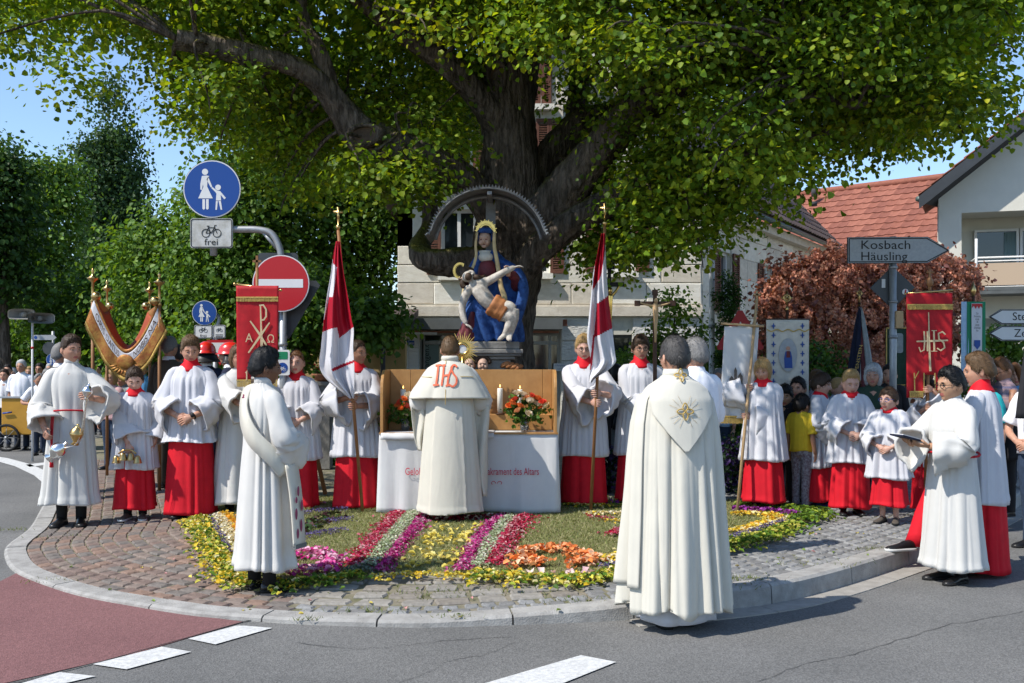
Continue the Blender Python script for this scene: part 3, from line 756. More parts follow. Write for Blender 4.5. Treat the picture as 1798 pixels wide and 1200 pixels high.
strip('lavender_strip',[(515,905),(560,900),(610,896)],.13,2400,.024,LAV,'lavender sprig line nearest the flag bearer')
strip('copper_leaves',[(512,940),(545,925),(585,905)],.2,420,.07,[(.06,.02,.02),(.05,.06,.02),(.04,.09,.02)])
strip('dark_red_row',[(725,911),(760,914),(800,915),(845,912),(890,908)],.12,1600,.05,DRED + [(.6,.55,.45)],'dark red blossom row in front of the altar cloth')
strip('back_row',[(440,888),(500,887),(570,888)],.16,1200,.05,PINK + YEL + LEAF,'mixed blossom row behind the flag bearers')
strip('back_row',[(930,884),(1000,884),(1060,885),(1100,884)],.16,1200,.05,PURP + YEL + LEAF,'purple and yellow blossom row behind the glasses wearing flag bearer')
strip('yellow_edge',[(985,890),(1040,892),(1100,892)],.14,1000,.05,YEL + LEAF)
strip('cream_edge',[(1028,906),(1060,905),(1100,905),(1150,905)],.12,2200,.035,CREAM + YEL[:1],'cream petal arc right of the altar')
strip('crimson_edge',[(1028,908),(1050,913),(1080,915)],.07,2200,.03,CRIM)
strip('yellow_edge',[(1060,918),(1100,918)],.06,2200,.03,YEL)
strip('crimson_strip',[(1070,943),(1090,935),(1110,925)],.12,2000,.04,CRIM,'crimson wedge beside the front priest')
n = 240
xs = rng.uniform(.12,.88,n); ys = rng.beta(1.3,1,n)
pos = []
for u,w in zip(xs,ys):
 yy = 920 + 72 * w; xl = 752 - 72 * w; xr = 866 - 52 * w
 q = G(xl + (xr - xl) * u,yy,CZ + .025); pos.append((q.x,q.y,zp(q.x,q.y) + .032))
pos = np.array(pos); keep = rng.random(n) < .35 + .65 * (np.sin(pos[:,0] * 9) * np.sin(pos[:,1] * 8 + 1) > -.1)
V,Fq,C = petals(pos[keep],.05,[(.74,.62,.15),(.75,.66,.25),(.7,.58,.1)],.3)
o = fast_mesh('yellow_petal_scatter',V,Fq,'petal',bed,C); o['kind'] = 'stuff'; o['label'] = 'scattered pale yellow petals between the strips'
# cut grass on the bed
def blades(poly,n,hmin,hmax,zf,cols,w=.004):
 lo = poly.min(0); hi = poly.max(0)
 x = rng.uniform(lo[0],hi[0],n); y = rng.uniform(lo[1],hi[1],n); k = in_poly(x,y,poly); x,y = x[k],y[k]; n = len(x)
 a = rng.uniform(0,6.28,n); h = rng.uniform(hmin,hmax,n); z = zf(x,y)
 lean = rng.uniform(.3,1.6,n) * h; b = rng.uniform(0,6.28,n)
 base = np.stack([x,y,z - .004],1); s = np.stack([np.cos(a),np.sin(a),0 * a],1) * w
 tip = base + np.stack([np.cos(b) * lean,np.sin(b) * lean,h],1)
 V = np.stack([base - s,base + s,tip],1).reshape(-1,3); Fq = np.arange(3 * n).reshape(-1,3)
 cols = np.array(cols); C = np.repeat(cols[rng.integers(0,len(cols),n)] * rng.uniform(.7,1.2,n)[:,None],3,0)
 return V,Fq,C
V,Fq,C = blades(CARPET,120000,.006,.026,lambda x,y: zc(x,y) - .002 + .006,[(.26,.27,.10),(.20,.23,.08),(.33,.31,.15),(.16,.20,.06),(.38,.34,.19)],.0045)
o = fast_mesh('cut_grass',V,Fq,'grass_blade',bed,C); o['kind'] = 'stuff'
# tufts growing in the joints along the kerb
tv,tf,tcs = [],[],[]; off = 0
spots = [(G(1310,1018,.14),.22,120),(G(1250,1030,.14),.3,90),(G(1535,965,.14),.16,80),(G(1205,1043,.14),.2,60),(G(560,1020,.06),.3,90),(G(640,1070,.05),.35,90),(G(760,1040,.06),.5,150),(G(900,1030,.08),.6,180),(G(800,1080,.06),.15,50),(G(540,1085,.04),.1,40),(G(25,930,.02),.2,60),(G(120,940,.05),.4,60),(G(1020,1050,.1),.3,90),(G(100,1018,.03),.3,50),(G(1425,990,.14),.5,60)]
for c,r_,n in spots:
 x = rng.normal(c.x,r_ * .5,n); y = rng.normal(c.y,r_ * .18,n)
 poly = np.array([(c.x - 9,c.y - 9),(c.x + 9,c.y - 9),(c.x + 9,c.y + 9),(c.x - 9,c.y + 9)])
 a = rng.uniform(0,6.28,n); h = rng.uniform(.01,.04,n); z = zpav(x,y); ln_ = rng.uniform(.3,1.6,n) * h; b = rng.uniform(0,6.28,n)
 base = np.stack([x,y,z - .008],1); s = np.stack([np.cos(a),np.sin(a),0 * a],1) * .004
 tv.append(np.stack([base - s,base + s,base + np.stack([np.cos(b) * ln_,np.sin(b) * ln_,h],1)],1).reshape(-1,3))
 tcs.append(np.repeat(np.array([(.10,.14,.03),(.16,.19,.05),(.2,.2,.08)])[rng.integers(0,3,n)],3,0))
V = np.concatenate(tv)
o = fast_mesh('joint_grass',V,np.arange(len(V)).reshape(-1,3),'grass_blade',None,np.concatenate(tcs)); tag(o,'small grass tufts growing in the paving joints','grass',kind='stuff')
# petals and leaves strewn over the stones
n = 160
pp = np.array([G(rng.uniform(120,1560),rng.uniform(925,1090),.1)[:2] for _ in range(n)]); k = inside(pp[:,0],pp[:,1]); pp = pp[k]
pos = np.column_stack([pp,zpav(pp[:,0],pp[:,1]) + .004])
V,Fq,C = petals(pos,.028,[(.6,.5,.1),(.2,.3,.05),(.6,.3,.3),(.35,.3,.12),(.1,.16,.03)],.2,.002)
o = fast_mesh('strewn_petals',V,Fq,'petal',None,C); tag(o,'loose petals and leaf bits strewn over the paving','petals',kind='stuff')
# ------------------------------------------------------------------ buildings
_blk = {}
def block_mesh(m):
 if m not in _blk:
  l = []
  for k in range(3):
   r = random.Random(k + 5); mb = MB()
   o = [(-.5,-.5),(.5,-.5),(.5,.5),(-.5,.5)]
   j = [(x + r.uniform(-.012,.012),z + r.uniform(-.02,.02)) for x,z in o]
   rs = [[(x,.5,z) for x,z in o],[(x,-.3,z) for x,z in j],[(x * .965,-.5 + r.uniform(-.08,.08),z * .93) for x,z in j]]
   rings(mb,[q[::-1] for q in rs],True,False,True)
   ob = mb.build('stone_block',m,smooth=False); l.append(ob.data); bpy.data.objects.remove(ob)
  _blk[m] = l
 return random.choice(_blk[m])
def wall_blocks(parent,x0,x1,z0,z1,rowh,mats,openings=(),clip=None,lmin=.5,lmax=1.0,proud=.02,gap=.014,name='stone_block',vis=None):
 z = z0
 while z < z1 - .05:
  h = min(rowh * random.uniform(.9,1.1),z1 - z)
  if z1 - z - h < rowh * .4: h = z1 - z
  spans = [(x0,x1)]
  if clip is not None:
   a,b = clip(z + h); spans = [(max(x0,a),min(x1,b))]
  for (ox0,ox1,oz0,oz1) in openings:
   if z + h > oz0 + .03 and z < oz1 - .03:
    ns = []
    for a,b in spans:
     if ox1 <= a or ox0 >= b: ns.append((a,b))
     else:
      if ox0 - a > .06: ns.append((a,ox0))
      if b - ox1 > .06: ns.append((ox1,b))
    spans = ns
  for a,b in spans:
   x = a
   while x < b - .02:
    l = random.uniform(lmin,lmax)
    if b - x - l < lmin * .6: l = b - x
    cx_,cz_ = x + l / 2,z + h / 2
    if vis is None or vis(cx_,cz_):
     inst(block_mesh(random.choice(mats)),name,parent,(cx_,-proud / 2 + random.uniform(-.004,.004),cz_),(0,0,0),(l - gap,proud * 2,h - gap))
    x += l
  z += h
def wall_panel(mb,x0,x1,z0,z1,openings,thick=.3,y=.0,poly=None,mi=0):
 """wall slab split into boxes round its openings"""
 zs = sorted(set([z0,z1] + [q for o in openings for q in o[2:4] if z0 < q < z1]))
 for a,b in zip(zs[:-1],zs[1:]):
  xs = [(x0,x1)]
  for o in openings:
   if o[2] < b - 1e-4 and o[3] > a + 1e-4:
    ns = []
    for p,q in xs:
     if o[1] <= p or o[0] >= q: ns.append((p,q)); continue
     if o[0] > p: ns.append((p,o[0]))
     if o[1] < q: ns.append((o[1],q))
    xs = ns
  for p,q in xs: box(mb,((p + q) / 2,y + thick / 2,(a + b) / 2),(q - p,thick,b - a),mi)
def window(parent,x0,x1,z0,z1,y=.0,shutters=(1,1),sill='sandstone_1',shw=None,closed=False,frame_m='frame_white',mullion=True):
 mb = MB(); f = .06
 yy = y + .12
 for c,s in (((x0 + f / 2,yy,(z0 + z1) / 2),(f,.07,z1 - z0)),((x1 - f / 2,yy,(z0 + z1) / 2),(f,.07,z1 - z0)),(((x0 + x1) / 2,yy,z1 - f / 2),(x1 - x0 - 2 * f,.07,f)),(((x0 + x1) / 2,yy,z0 + f / 2),(x1 - x0 - 2 * f,.07,f))): box(mb,c,s)
 if mullion: box(mb,((x0 + x1) / 2,yy,(z0 + z1) / 2),(.07,.06,z1 - z0 - 2 * f))
 w = mb.build('window',frame_m,parent,smooth=False)
 mb = MB(); box(mb,((x0 + x1) / 2,yy + .03,(z0 + z1) / 2),(x1 - x0 - .02,.012,z1 - z0 - .02)); mb.build('pane','glass_dark',w,smooth=False)
 if sill:
  mb = MB(); box(mb,((x0 + x1) / 2,y - .06,z0 - .06),(x1 - x0 + .12,.26,.11)); mb.build('sill',sill,w,smooth=False)
 shw = shw or (x1 - x0) / 2
 for side in (-1,1):
  if not shutters[(side + 1) // 2]: continue
  mb = MB()
  cx_ = (x0 - shw / 2 - .01 if side < 0 else x1 + shw / 2 + .01) if not closed else (x0 + x1) / 2 + side * (x1 - x0) / 4
  w_ = shw if not closed else (x1 - x0) / 2 - .01
  t = .035; ym = y - .06
  for c,s in (((cx_ - w_ / 2 + .03,ym,(z0 + z1) / 2),(.06,t,z1 - z0)),((cx_ + w_ / 2 - .03,ym,(z0 + z1) / 2),(.06,t,z1 - z0)),((cx_,ym,z1 - .035),(w_ - .12,t,.07)),((cx_,ym,z0 + .035),(w_ - .12,t,.07)),((cx_,ym,(z0 + z1) / 2),(w_ - .12,t,.06))): box(mb,c,s)
  o = mb.build('shutter','shutter_brown',parent,smooth=False)
  mb = MB(); zz_ = z0 + .09
  while zz_ < z1 - .09:
   box(mb,(cx_,ym,zz_),(w_ - .125,.008,.05),rot=rot3(R(-50))); zz_ += .045
  mb.build('louvres','shutter_brown',o,smooth=False)
def tiles(parent,O,U,Vv,nu,nv,du,dv,mats,maxobj,name='roof_tile',score=None,clip=None):
 """tiles laid on a roof plane: O lower corner, U along the eave, Vv up the slope (unit vectors)"""
 O = np.array(O,float); U = np.array(U,float); Vv = np.array(Vv,float); Nn = np.cross(U,Vv)
 if Nn[2] < 0: O = O + U * nu * du; U = -U; Nn = -Nn
 metas = []
 for m in mats:
  mb = MB(); n = 7; pr = []
  for i in range(n):
   t = i / (n - 1); pr.append((t * du * 1.0 - du / 2,.012 + .028 * (math.cos(t * 2 * math.pi) * .5 + .5) ** 1.5))
  rs = [[(x,0,h + .018) for x,h in pr] + [(x,0,h - .006) for x,h in pr[::-1]],[(x,dv * 1.12,h - .012) for x,h in pr] + [(x,dv * 1.12,h - .03) for x,h in pr[::-1]]]
  rings(mb,rs,True,True,True)
  ob = mb.build(name,m,smooth=False); metas.append(ob.data); bpy.data.objects.remove(ob)
 Rm = Matrix((U,Vv,Nn)).transposed(); eul = Rm.to_euler()
 spots = []
 for j in range(nv):
  for i in range(nu):
   if clip and not clip(i,j): continue
   p = O + U * (i + .5) * du + Vv * j * dv
   spots.append((p,score(p) if score else p[1]))
 spots.sort(key=lambda s: s[1])
 mb = MB()
 for k,(p,_) in enumerate(spots):
  q = random.randrange(len(metas)); jit = Nn * random.uniform(-.004,.004)
  if k < maxobj: inst(metas[q],name,parent,p + jit,eul)
  else:
   me = metas[q]; co = np.zeros(len(me.vertices) * 3,dtype=np.float32); me.vertices.foreach_get('co',co)
   mb.add(co.reshape(-1,3) @ np.array(Rm).T + p + jit,[tuple(f.vertices) for f in me.polygons],q)
 if mb.n: mb.build(name + '_field',mats,parent,smooth=False)['kind'] = 'stuff'
S20 = F / 20.0
def hx(px): return (px - CX) / S20
def hz(py): return HC - (py - HY) / S20
house = thing('stone_house','old sandstone house with brown shutters behind the big tree','house',(0,20,0))
XL,XR = hx(698),hx(1232)
ops_up = []
def add_op(a,b,c,d): ops_up.append((hx(a),hx(b),hz(d),hz(c)))
add_op(775,836,368,483); add_op(904,965,368,481); add_op(1053,1114,368,478)
add_op(770,830,210,322); add_op(880,940,210,322); add_op(990,1050,210,322)
add_op(932,968,100,186)
ZB = 2.62
EAVE,APX,APZ = 5.0,.75,9.6
def gclip(z):
 if z <= EAVE: return (XL,XR)
 t = (z - EAVE) / (APZ - EAVE); return (XL + (APX - XL) * t,XR + (APX - XR) * t)
mb = MB(); wall_panel(mb,XL,XR,ZB,EAVE,[o for o in ops_up if o[2] < EAVE],.35)
# gable triangle in bands round its openings
zz_ = EAVE
while zz_ < APZ - .01:
 h = min(.2,APZ - zz_); a,b = gclip(zz_ + h); wall_panel(mb,a,b,zz_,zz_ + h,[o for o in ops_up if o[3] > EAVE],.35); zz_ += h
facade = mb.build('facade','mortar',house,smooth=False)
SS = ['sandstone_0','sandstone_1','sandstone_3','sandstone_0','sandstone_1','sandstone_2']
vis_f = lambda x,z: not (x < .1 and z > 3.9)
wall_blocks(facade,XL,XR,ZB + .24,APZ - .2,.40,SS,ops_up,gclip,.45,1.0,vis=vis_f)
mb = MB(); box(mb,((XL + XR) / 2,-.04,ZB + .10),(XR - XL,.14,.19)); box(mb,((XL + XR) / 2,-.02,ZB + .215),(XR - XL,.1,.035))
mb.build('ledge','sandstone_2',house,smooth=False)
for i,o in enumerate(ops_up):
 window(house,o[0],o[1],o[2],o[3],.0,(1,1),'sandstone_1',.28,closed=(i == 6))
# ground floor
gops = [(hx(736),hx(984),0,2.32),(hx(1073),hx(1110),1.2,hz(588))]
mb = MB(); wall_panel(mb,XL,XR,0,ZB,gops,.35); gf = mb.build('ground_floor_wall','mortar',house,smooth=False)
wall_blocks(gf,hx(985),XR,.1,ZB - .02,.42,['rawstone_0','rawstone_1','rawstone_0'],gops,None,.5,.9)
inst(block_mesh('brick_red'),'brick',gf,(hx(990),-.02,hz(567)),(0,0,0),(.13,.05,.13))
mb = MB(); box(mb,(hx(718),-.03,1.15),(hx(735) - hx(699),.06,2.3)); pil = mb.build('white_brick_pillar','plaster_white',house,smooth=False)
wall_blocks(pil,hx(700),hx(735),.05,2.28,.075,['plaster_white'],(),None,.18,.22,.02,.01,'brick')
for o in list(pil.children): o.location.y -= .065
mb = MB(); box(mb,((hx(686) + hx(986)) / 2,-.25,(hz(561) + hz(580)) / 2),(hx(986) - hx(686),.5,hz(561) - hz(580))); mb.build('lintel_beam','beam_grey',house,smooth=False)
mb = MB(); box(mb,((hx(697) + hx(980)) / 2,-.2,hz(584)),(hx(980) - hx(697),.34,.035)); mb.build('awning_case','brick_red',house,smooth=False)
mb = MB(); box(mb,((hx(694) + hx(770)) / 2,-.36,hz(587)),(hx(770) - hx(694),.05,.05)); mb.build('awning_rail','frame_white',house,smooth=False)
# shop front
sx0,sx1 = hx(736),hx(984)
mb = MB()
for x in (sx0 + .04,hx(742),hx(820),hx(905),hx(966),sx1 - .03): box(mb,(x,.2,1.15),(.06,.08,2.3))
for z in (.35,hz(602),2.28): box(mb,((sx0 + sx1) / 2,.205,z),(sx1 - sx0,.075,.07))
sf = mb.build('shop_front','pole_grey',house,smooth=False)
mb = MB(); box(mb,((sx0 + sx1) / 2,.24,1.15),(sx1 - sx0,.012,2.3)); mb.build('pane','glass_dark',sf,smooth=False)
mb = MB(); v,fc = letters('erl',.0); vv = np.stack([-v[:,2],np.full(len(v),.19),v[:,0]],1) + np.array((hx(752),0,hz(645))); mb.add(vv,fc); mb.build('lettering','sign_black',sf,smooth=False)
mb = MB(); box(mb,(hx(757),.21,hz(630)),(.28,.03,.75)); mb.build('poster','curtain',sf,smooth=False)
o = gops[1]; window(house,o[0],o[1],o[2],o[3],.0,(0,0),None,mullion=False,frame_m='beam_grey')
# plates on the house
t = thing('street_name_sign','small dark blue street name plate on the white pillar','street sign',(hx(716),19.87,hz(603)))
mb = MB(); box(mb,(0,0,0),(.29,.012,.095)); mb.build('plate','sign_blue',t,smooth=False)
mb = MB(); v,fc = letters('obere',-.009,(0,-.026),.36,.6); mb.add(v,fc); mb.build('lettering','sign_white',t,smooth=False)
t = thing('parking_sign','small white parking notice on the raw stone wall','sign',(hx(983),19.9,hz(645)))
mb = MB(); box(mb,(0,0,0),(.26,.012,.15)); mb.build('plate','sign_white',t,smooth=False)
mb = MB(); v,fc = letters('park1',-.009,(0,.02),.3,.35); mb.add(v,fc); v,fc = letters('park2',-.009,(0,-.045),.4,.4); mb.add(v,fc); mb.build('lettering','sign_blue',t,smooth=False)
# right-hand street wall in the shade
P0 = Vector((XR,0,0)); P1 = Vector((9.2,8.9,0)); ang = math.atan2(P1.y - P0.y,P1.x - P0.x); LW = (P1 - P0).length
so = [(.95,1.75,2.75,4.05),(3.95,4.65,2.65,4.0),(7.3,8.0,2.65,4.0)]
mb = MB(); wall_panel(mb,0,LW,0,EAVE - .1,so,.35); sw = mb.build('side_wall','mortar',house,P0,ang,smooth=False)
wall_blocks(sw,0.0,LW,.1,EAVE - .32,.42,['sandstone_0','sandstone_2','sandstone_2','sandstone_3'],so,None,.6,1.2,vis=lambda x,z: z > 1.7)
mb = MB(); box(mb,(LW / 2,-.1,EAVE - .18),(LW + .1,.22,.2)); c = mb.build('cornice','sandstone_2',sw,smooth=False)
mb = MB(); a = np.linspace(math.pi,2 * math.pi,7); rs = [[(x,-.36 + .075 * math.cos(k),EAVE - .03 + .075 * math.sin(k)) for k in a] for x in (-.3,LW + .25)]; rings(mb,rs,False,False,False)
mb.build('rain_gutter','gutter',sw,smooth=True,mods=[('solid',.012)])
# windows on the side wall carry the wall's frame
mbp = bpy.data.objects
for (a_,b_,c_,d_) in so:
 before = set(bpy.data.objects)
 window(house,a_,b_,c_,d_,.0,(1,1),'sandstone_2',.4)
 for o in set(bpy.data.objects) - before:
  if o.parent == house: o.location = P0; o.rotation_euler = (0,0,ang)
# roof
def roof_part(pts,nm='roof',m='soffit_dark',parent=None,th=.12):
 mb = MB(); n = len(pts); lo = [(p[0],p[1],p[2] - th) for p in pts]
 mb.add(list(pts) + lo,[tuple(range(n)),tuple(range(2 * n - 1,n - 1,-1))] + [(i,i + n,(i + 1) % n + n,(i + 1) % n) for i in range(n)])
 return mb.build(nm,m,parent,smooth=False)
E0 = np.array((XR + .28,-.35,EAVE + .02)); E1 = np.array((9.55,8.85,EAVE + .02)); R0 = np.array((APX,-.35,APZ + .25)); R1 = np.array((7.0,12.2,APZ - .3))
rf = roof_part([E0,E1,R1,R0],'roof','tile_brown_0',house)
u = (E1 - E0); lu = np.linalg.norm(u); u /= lu; vv = (R1 - E1); vv -= u * np.dot(vv,u); lv = np.linalg.norm(vv); vv /= lv
# keep tiles inside the sloping far verge
sh = np.dot(R1 - E1,u)
tiles(rf,E0 - u * 2.6 + np.cross(u,vv) * (.03 if np.cross(u,vv)[2] > 0 else -.03),u,vv,int((lu + 2.6) / .24),int(lv / .30),.24,.30,['tile_brown_0','tile_brown_1','tile_brown_2'],300,
      score=lambda p: -p[0] - 1.3 * p[1] + 3.0 * p[2],clip=lambda i,j: (2.6 + -2.8 * (j * .3) / lv < i * .24 + .2) and (i * .24 + .24 < lu + 2.6 + sh * (j * .3 + .3) / lv))
roof_part([(XL - .3,-.35,EAVE),(APX,-.35,APZ + .25),(APX + 2,9,APZ + .25),(XL - .3,9,EAVE)],'roof','tile_brown_1',house)
mb = MB(); wall_panel(mb,0,9,0,EAVE,(),.3); mb.build('rear_wall','mortar',house,(XL,9.0,0),-math.pi / 2,smooth=False)
# ---- ochre outbuilding, left of the shop
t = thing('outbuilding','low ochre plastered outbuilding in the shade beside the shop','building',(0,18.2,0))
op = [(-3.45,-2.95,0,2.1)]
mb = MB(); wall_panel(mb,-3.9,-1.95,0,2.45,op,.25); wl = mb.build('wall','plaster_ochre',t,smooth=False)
roof_part([(-4.0,-.3,2.48),(-1.85,-.3,2.48),(-1.85,1.5,2.75),(-4.0,1.5,2.75)],'roof','tile_brown_2',t)
mb = MB(); box(mb,(-3.2,.2,1.05),(.5,.04,2.1)); mb.build('door','soffit_dark',t,smooth=False)
mb = MB(); tube(mb,[(-2.35,-.08,.0),(-2.35,-.08,2.4)],.045,8); mb.build('downpipe','soffit_dark',t)
# ---- cream gabled house at the right
D2 = 24.0; S24 = F / D2
def jx(px): return (px - CX) / S24
def jz(py): return HC - (py - HY) / S24
cream = thing('cream_house','cream plastered house with balcony and red verge at right edge','house',(0,D2,0))
CR0 = 749 / S24; cream.location = (CR0 - CR0 * math.cos(R(-18)),D2 - CR0 * math.sin(R(-18)),0); cream.rotation_euler = (0,0,R(-18))
wx0 = jx(1648); wx1 = wx0 + 8.2; apx = (wx0 + wx1) / 2; sl = .80
ez = jz(340); apz = ez + sl * (apx - wx0)
bop = (jx(1685),wx0 + 5.5,jz(518),jz(376)); lop = (jx(1690),wx0 + 5.2,.0,jz(560))
mb = MB(); wall_panel(mb,wx0,wx1,0,ez,[bop,lop],.3)
zz_ = ez
while zz_ < apz - .02:
 k = (zz_ - ez) / sl; h = .12; kk = (zz_ + h - ez) / sl
 mb.add([(wx0 + k,0,zz_),(wx1 - k,0,zz_),(wx1 - kk,0,zz_ + h),(wx0 + kk,0,zz_ + h),(wx0 + k,.3,zz_),(wx1 - k,.3,zz_),(wx1 - kk,.3,zz_ + h),(wx0 + kk,.3,zz_ + h)],[(0,1,2,3),(7,6,5,4),(1,5,6,2),(4,0,3,7)])
 zz_ += h
mb.add([(wx0 + .01,.3,0),(wx0 + 4.2,8.3,0),(wx0 + 4.2,8.3,ez),(wx0 + .01,.3,ez)],[(0,3,2,1)])
# recess of the loggia
box(mb,((bop[0] + bop[1]) / 2,1.35,(bop[2] + bop[3]) / 2),(bop[1] - bop[0] + .4,.1,bop[3] - bop[2] + .3)); box(mb,((bop[0] + bop[1]) / 2,.84,bop[3] + .07),(bop[1] - bop[0] + .3,1.05,.1)); box(mb,(bop[0] - .06,.82,(bop[2] + bop[3]) / 2),(.1,1.0,bop[3] - bop[2]))
box(mb,((lop[0] + lop[1]) / 2,1.3,1.2),(lop[1] - lop[0] + .3,.1,2.8))
mb.build('wall','plaster_cream',cream,smooth=False)
wy = 1.22
before = set(bpy.data.objects)
for a_,b_ in ((jx(1715),jx(1790)),(jx(1790),jx(1860)),(jx(1868),jx(1940))):
 window(cream,a_ + .01,b_ - .01,jz(514),jz(396),wy - .12,(0,0),None,mullion=False)
mb = MB(); n = 26; xs_ = np.linspace(jx(1765),jx(1786),n); rs = [[(x,wy + .005 + .012 * math.sin(i * 1.9),z) for i,x in enumerate(xs_)] for z in (jz(512),jz(402))]; rings(mb,rs,False,False,False); mb.build('curtain','curtain',cream,mods=[('solid',.004)])
# balcony
bx0,bx1 = jx(1700),wx0 + 6
mb = MB(); box(mb,((bx0 + bx1) / 2,-.35,jz(518)),(bx1 - bx0,1.3,.13)); box(mb,((bx0 + bx1) / 2,-.98,jz(514)),(bx1 - bx0 + .04,.05,.08)); mb.build('balcony_slab','beam_grey',cream,smooth=False)
mb = MB()
tube(mb,[(bx0,-.95,jz(462)),(bx1,-.95,jz(462))],.022,8); tube(mb,[(bx0,-.95,jz(468)),(bx1,-.95,jz(468))],.016,8); tube(mb,[(bx0,-.95,jz(511)),(bx1,-.95,jz(511))],.016,8)
tube(mb,[(bx0,-.95,jz(462)),(bx0,0,jz(462))],.022,8)
for x in np.arange(bx0,bx1,1.07): tube(mb,[(x,-.95,jz(525)),(x,-.95,jz(462))],.022,8)
tube(mb,[(bx0,-.95,jz(525)),(bx0,-.95,jz(430))],.03,8)
mb.build('railing','frame_white',cream)
for x in np.arange(bx0 + .05,bx1 - .9,1.07):
 mb = MB(); box(mb,(x + .48,-.96,jz(490)),(.95,.02,jz(471) - jz(508))); mb.build('railing_panel','balcony_panel',cream,smooth=False)
# its roof: verge boards and tiles
ov = .55; ey = -.55
vx0 = wx0 - .48
for s in (-1,1):
 a = np.array((vx0 if s < 0 else 2 * apx - vx0,ey,ez - sl * .48 + .25)); b = np.array((apx,ey,apz + .25))
 r_ = roof_part([a,b,b + np.array((4.6,8.3,0)),a + np.array((4.6,8.3,0))] if s > 0 else [a,a + np.array((4.6,8.3,0)),b + np.array((4.6,8.3,0)),b],'roof','soffit_dark',cream,.14)
 if s < 0:
  u_ = np.array((.485,.875,0)); v_ = (b - a); L_ = np.linalg.norm(v_); v_ /= L_; u_ = u_ - v_ * np.dot(u_,v_); u_ /= np.linalg.norm(u_)
  tiles(r_,a + np.array((0,-.06,.012)),u_,v_,4,int(L_ / .32),.3,.32,['tile_red_0','tile_red_2'],150)
  mb = MB(); rs = [[(a[0],ey - .05,a[2] - .3),(a[0],ey - .05,a[2] + .0),(a[0],ey - .01,a[2] + .0),(a[0],ey - .01,a[2] - .3)],[(b[0],ey - .05,b[2] - .3),(b[0],ey - .05,b[2]),(b[0],ey - .01,b[2]),(b[0],ey - .01,b[2] - .3)]]
  rings(mb,rs,True,True,True); mb.build('verge_board','sign_back',cream,smooth=False)
  mb = MB(); tube(mb,[(a[0] - .02,ey,a[2] - .06),(a[0] + 4.4,ey + 8,a[2] - .06)],.07,8); mb.build('rain_gutter','gutter',cream)
# ---- red tiled roof further back
A = np.array((10.0,39.2,8.14)); B = np.array((20.5,30.0,8.14)); un = (B - A); lu = np.linalg.norm(un); un /= lu; hn = np.array((-.66,-.753,0))
dn = hn * 5.2 + np.array((0,0,-3.7)); ld = np.linalg.norm(dn)
bk = thing('red_roofed_house','house with a broad orange red tiled roof behind the purple bush','house')
rf = roof_part([A + dn,B + dn,B,A],'roof','tile_red_2',bk)
tiles(rf,A + dn + np.array((0,0,.02)),un,-dn / ld,int(lu / .33),int(ld / .42),.33,.42,['tile_red_0','tile_red_1','tile_red_2'],300,score=lambda p: abs((p[0] * F / p[1] + CX) - 1540) + 2.0 * abs(HY - (p[2] - HC) * F / p[1] - 360))
roof_part([A,B,B - hn * 5.2 + np.array((0,0,-3.7)),A - hn * 5.2 + np.array((0,0,-3.7))],'roof','tile_red_0',bk)
mb = MB(); tube(mb,[A + np.array((0,0,.06)),B + np.array((0,0,.06))],.13,8); mb.build('ridge_tiles','tile_red_0',bk)
mb = MB(); p,q = A + hn * 4.6,B + hn * 4.6
mb.add([(p[0],p[1],0),(q[0],q[1],0),(q[0],q[1],4.7),(p[0],p[1],4.7)],[(0,1,2,3)]); mb.build('wall','plaster_cream',bk,smooth=False,mods=[('solid',.2)])
mb = MB(); tube(mb,[W(1430,345,37),W(1430,330,37)],.12,8); tube(mb,[W(1428,362,30),W(1428,355,30)],.12,8); mb.build('roof_vent','soffit_dark',bk)
# ------------------------------------------------------------------ trees and shrubs
def leaves(cen,size,cols,nrm_up=.8,spread=.75,aspect=.85,fold=.18,out=None):
 """leaf-sized folded faces; returns V, F, C"""
 n = len(cen)
 nr = np.stack([rng.normal(0,spread,n),rng.normal(0,spread,n),rng.normal(nrm_up,.35,n)],1)
 if out is not None: nr += out
 nr /= np.linalg.norm(nr,axis=1)[:,None] + 1e-9
 d = rng.normal(0,1,(n,3)); d[:,2] -= .8
 d -= nr * (d * nr).sum(1)[:,None]; d /= np.linalg.norm(d,axis=1)[:,None] + 1e-9
 s = np.cross(nr,d); l = (size * rng.uniform(.6,1.25,n))[:,None]; w = l * aspect
 V = np.stack([cen,cen + s * w * .52 + d * l * .22 + nr * l * fold,cen + s * w * .40 + d * l * .66 + nr * l * fold * .7,cen + d * l - nr * l * .06,
                  cen - s * w * .40 + d * l * .66 + nr * l * fold * .7,cen - s * w * .52 + d * l * .22 + nr * l * fold],1).reshape(-1,3)
 o = np.arange(n)[:,None] * 6
 Fq = np.concatenate([o + np.array([0,1,2,3]),o + np.array([0,3,4,5])],0)
 cols = np.array(cols)
 C = cols[rng.integers(0,len(cols),n)] * rng.uniform(.75,1.25,n)[:,None]
 return V,Fq,np.repeat(np.clip(C,0,1),6,0)
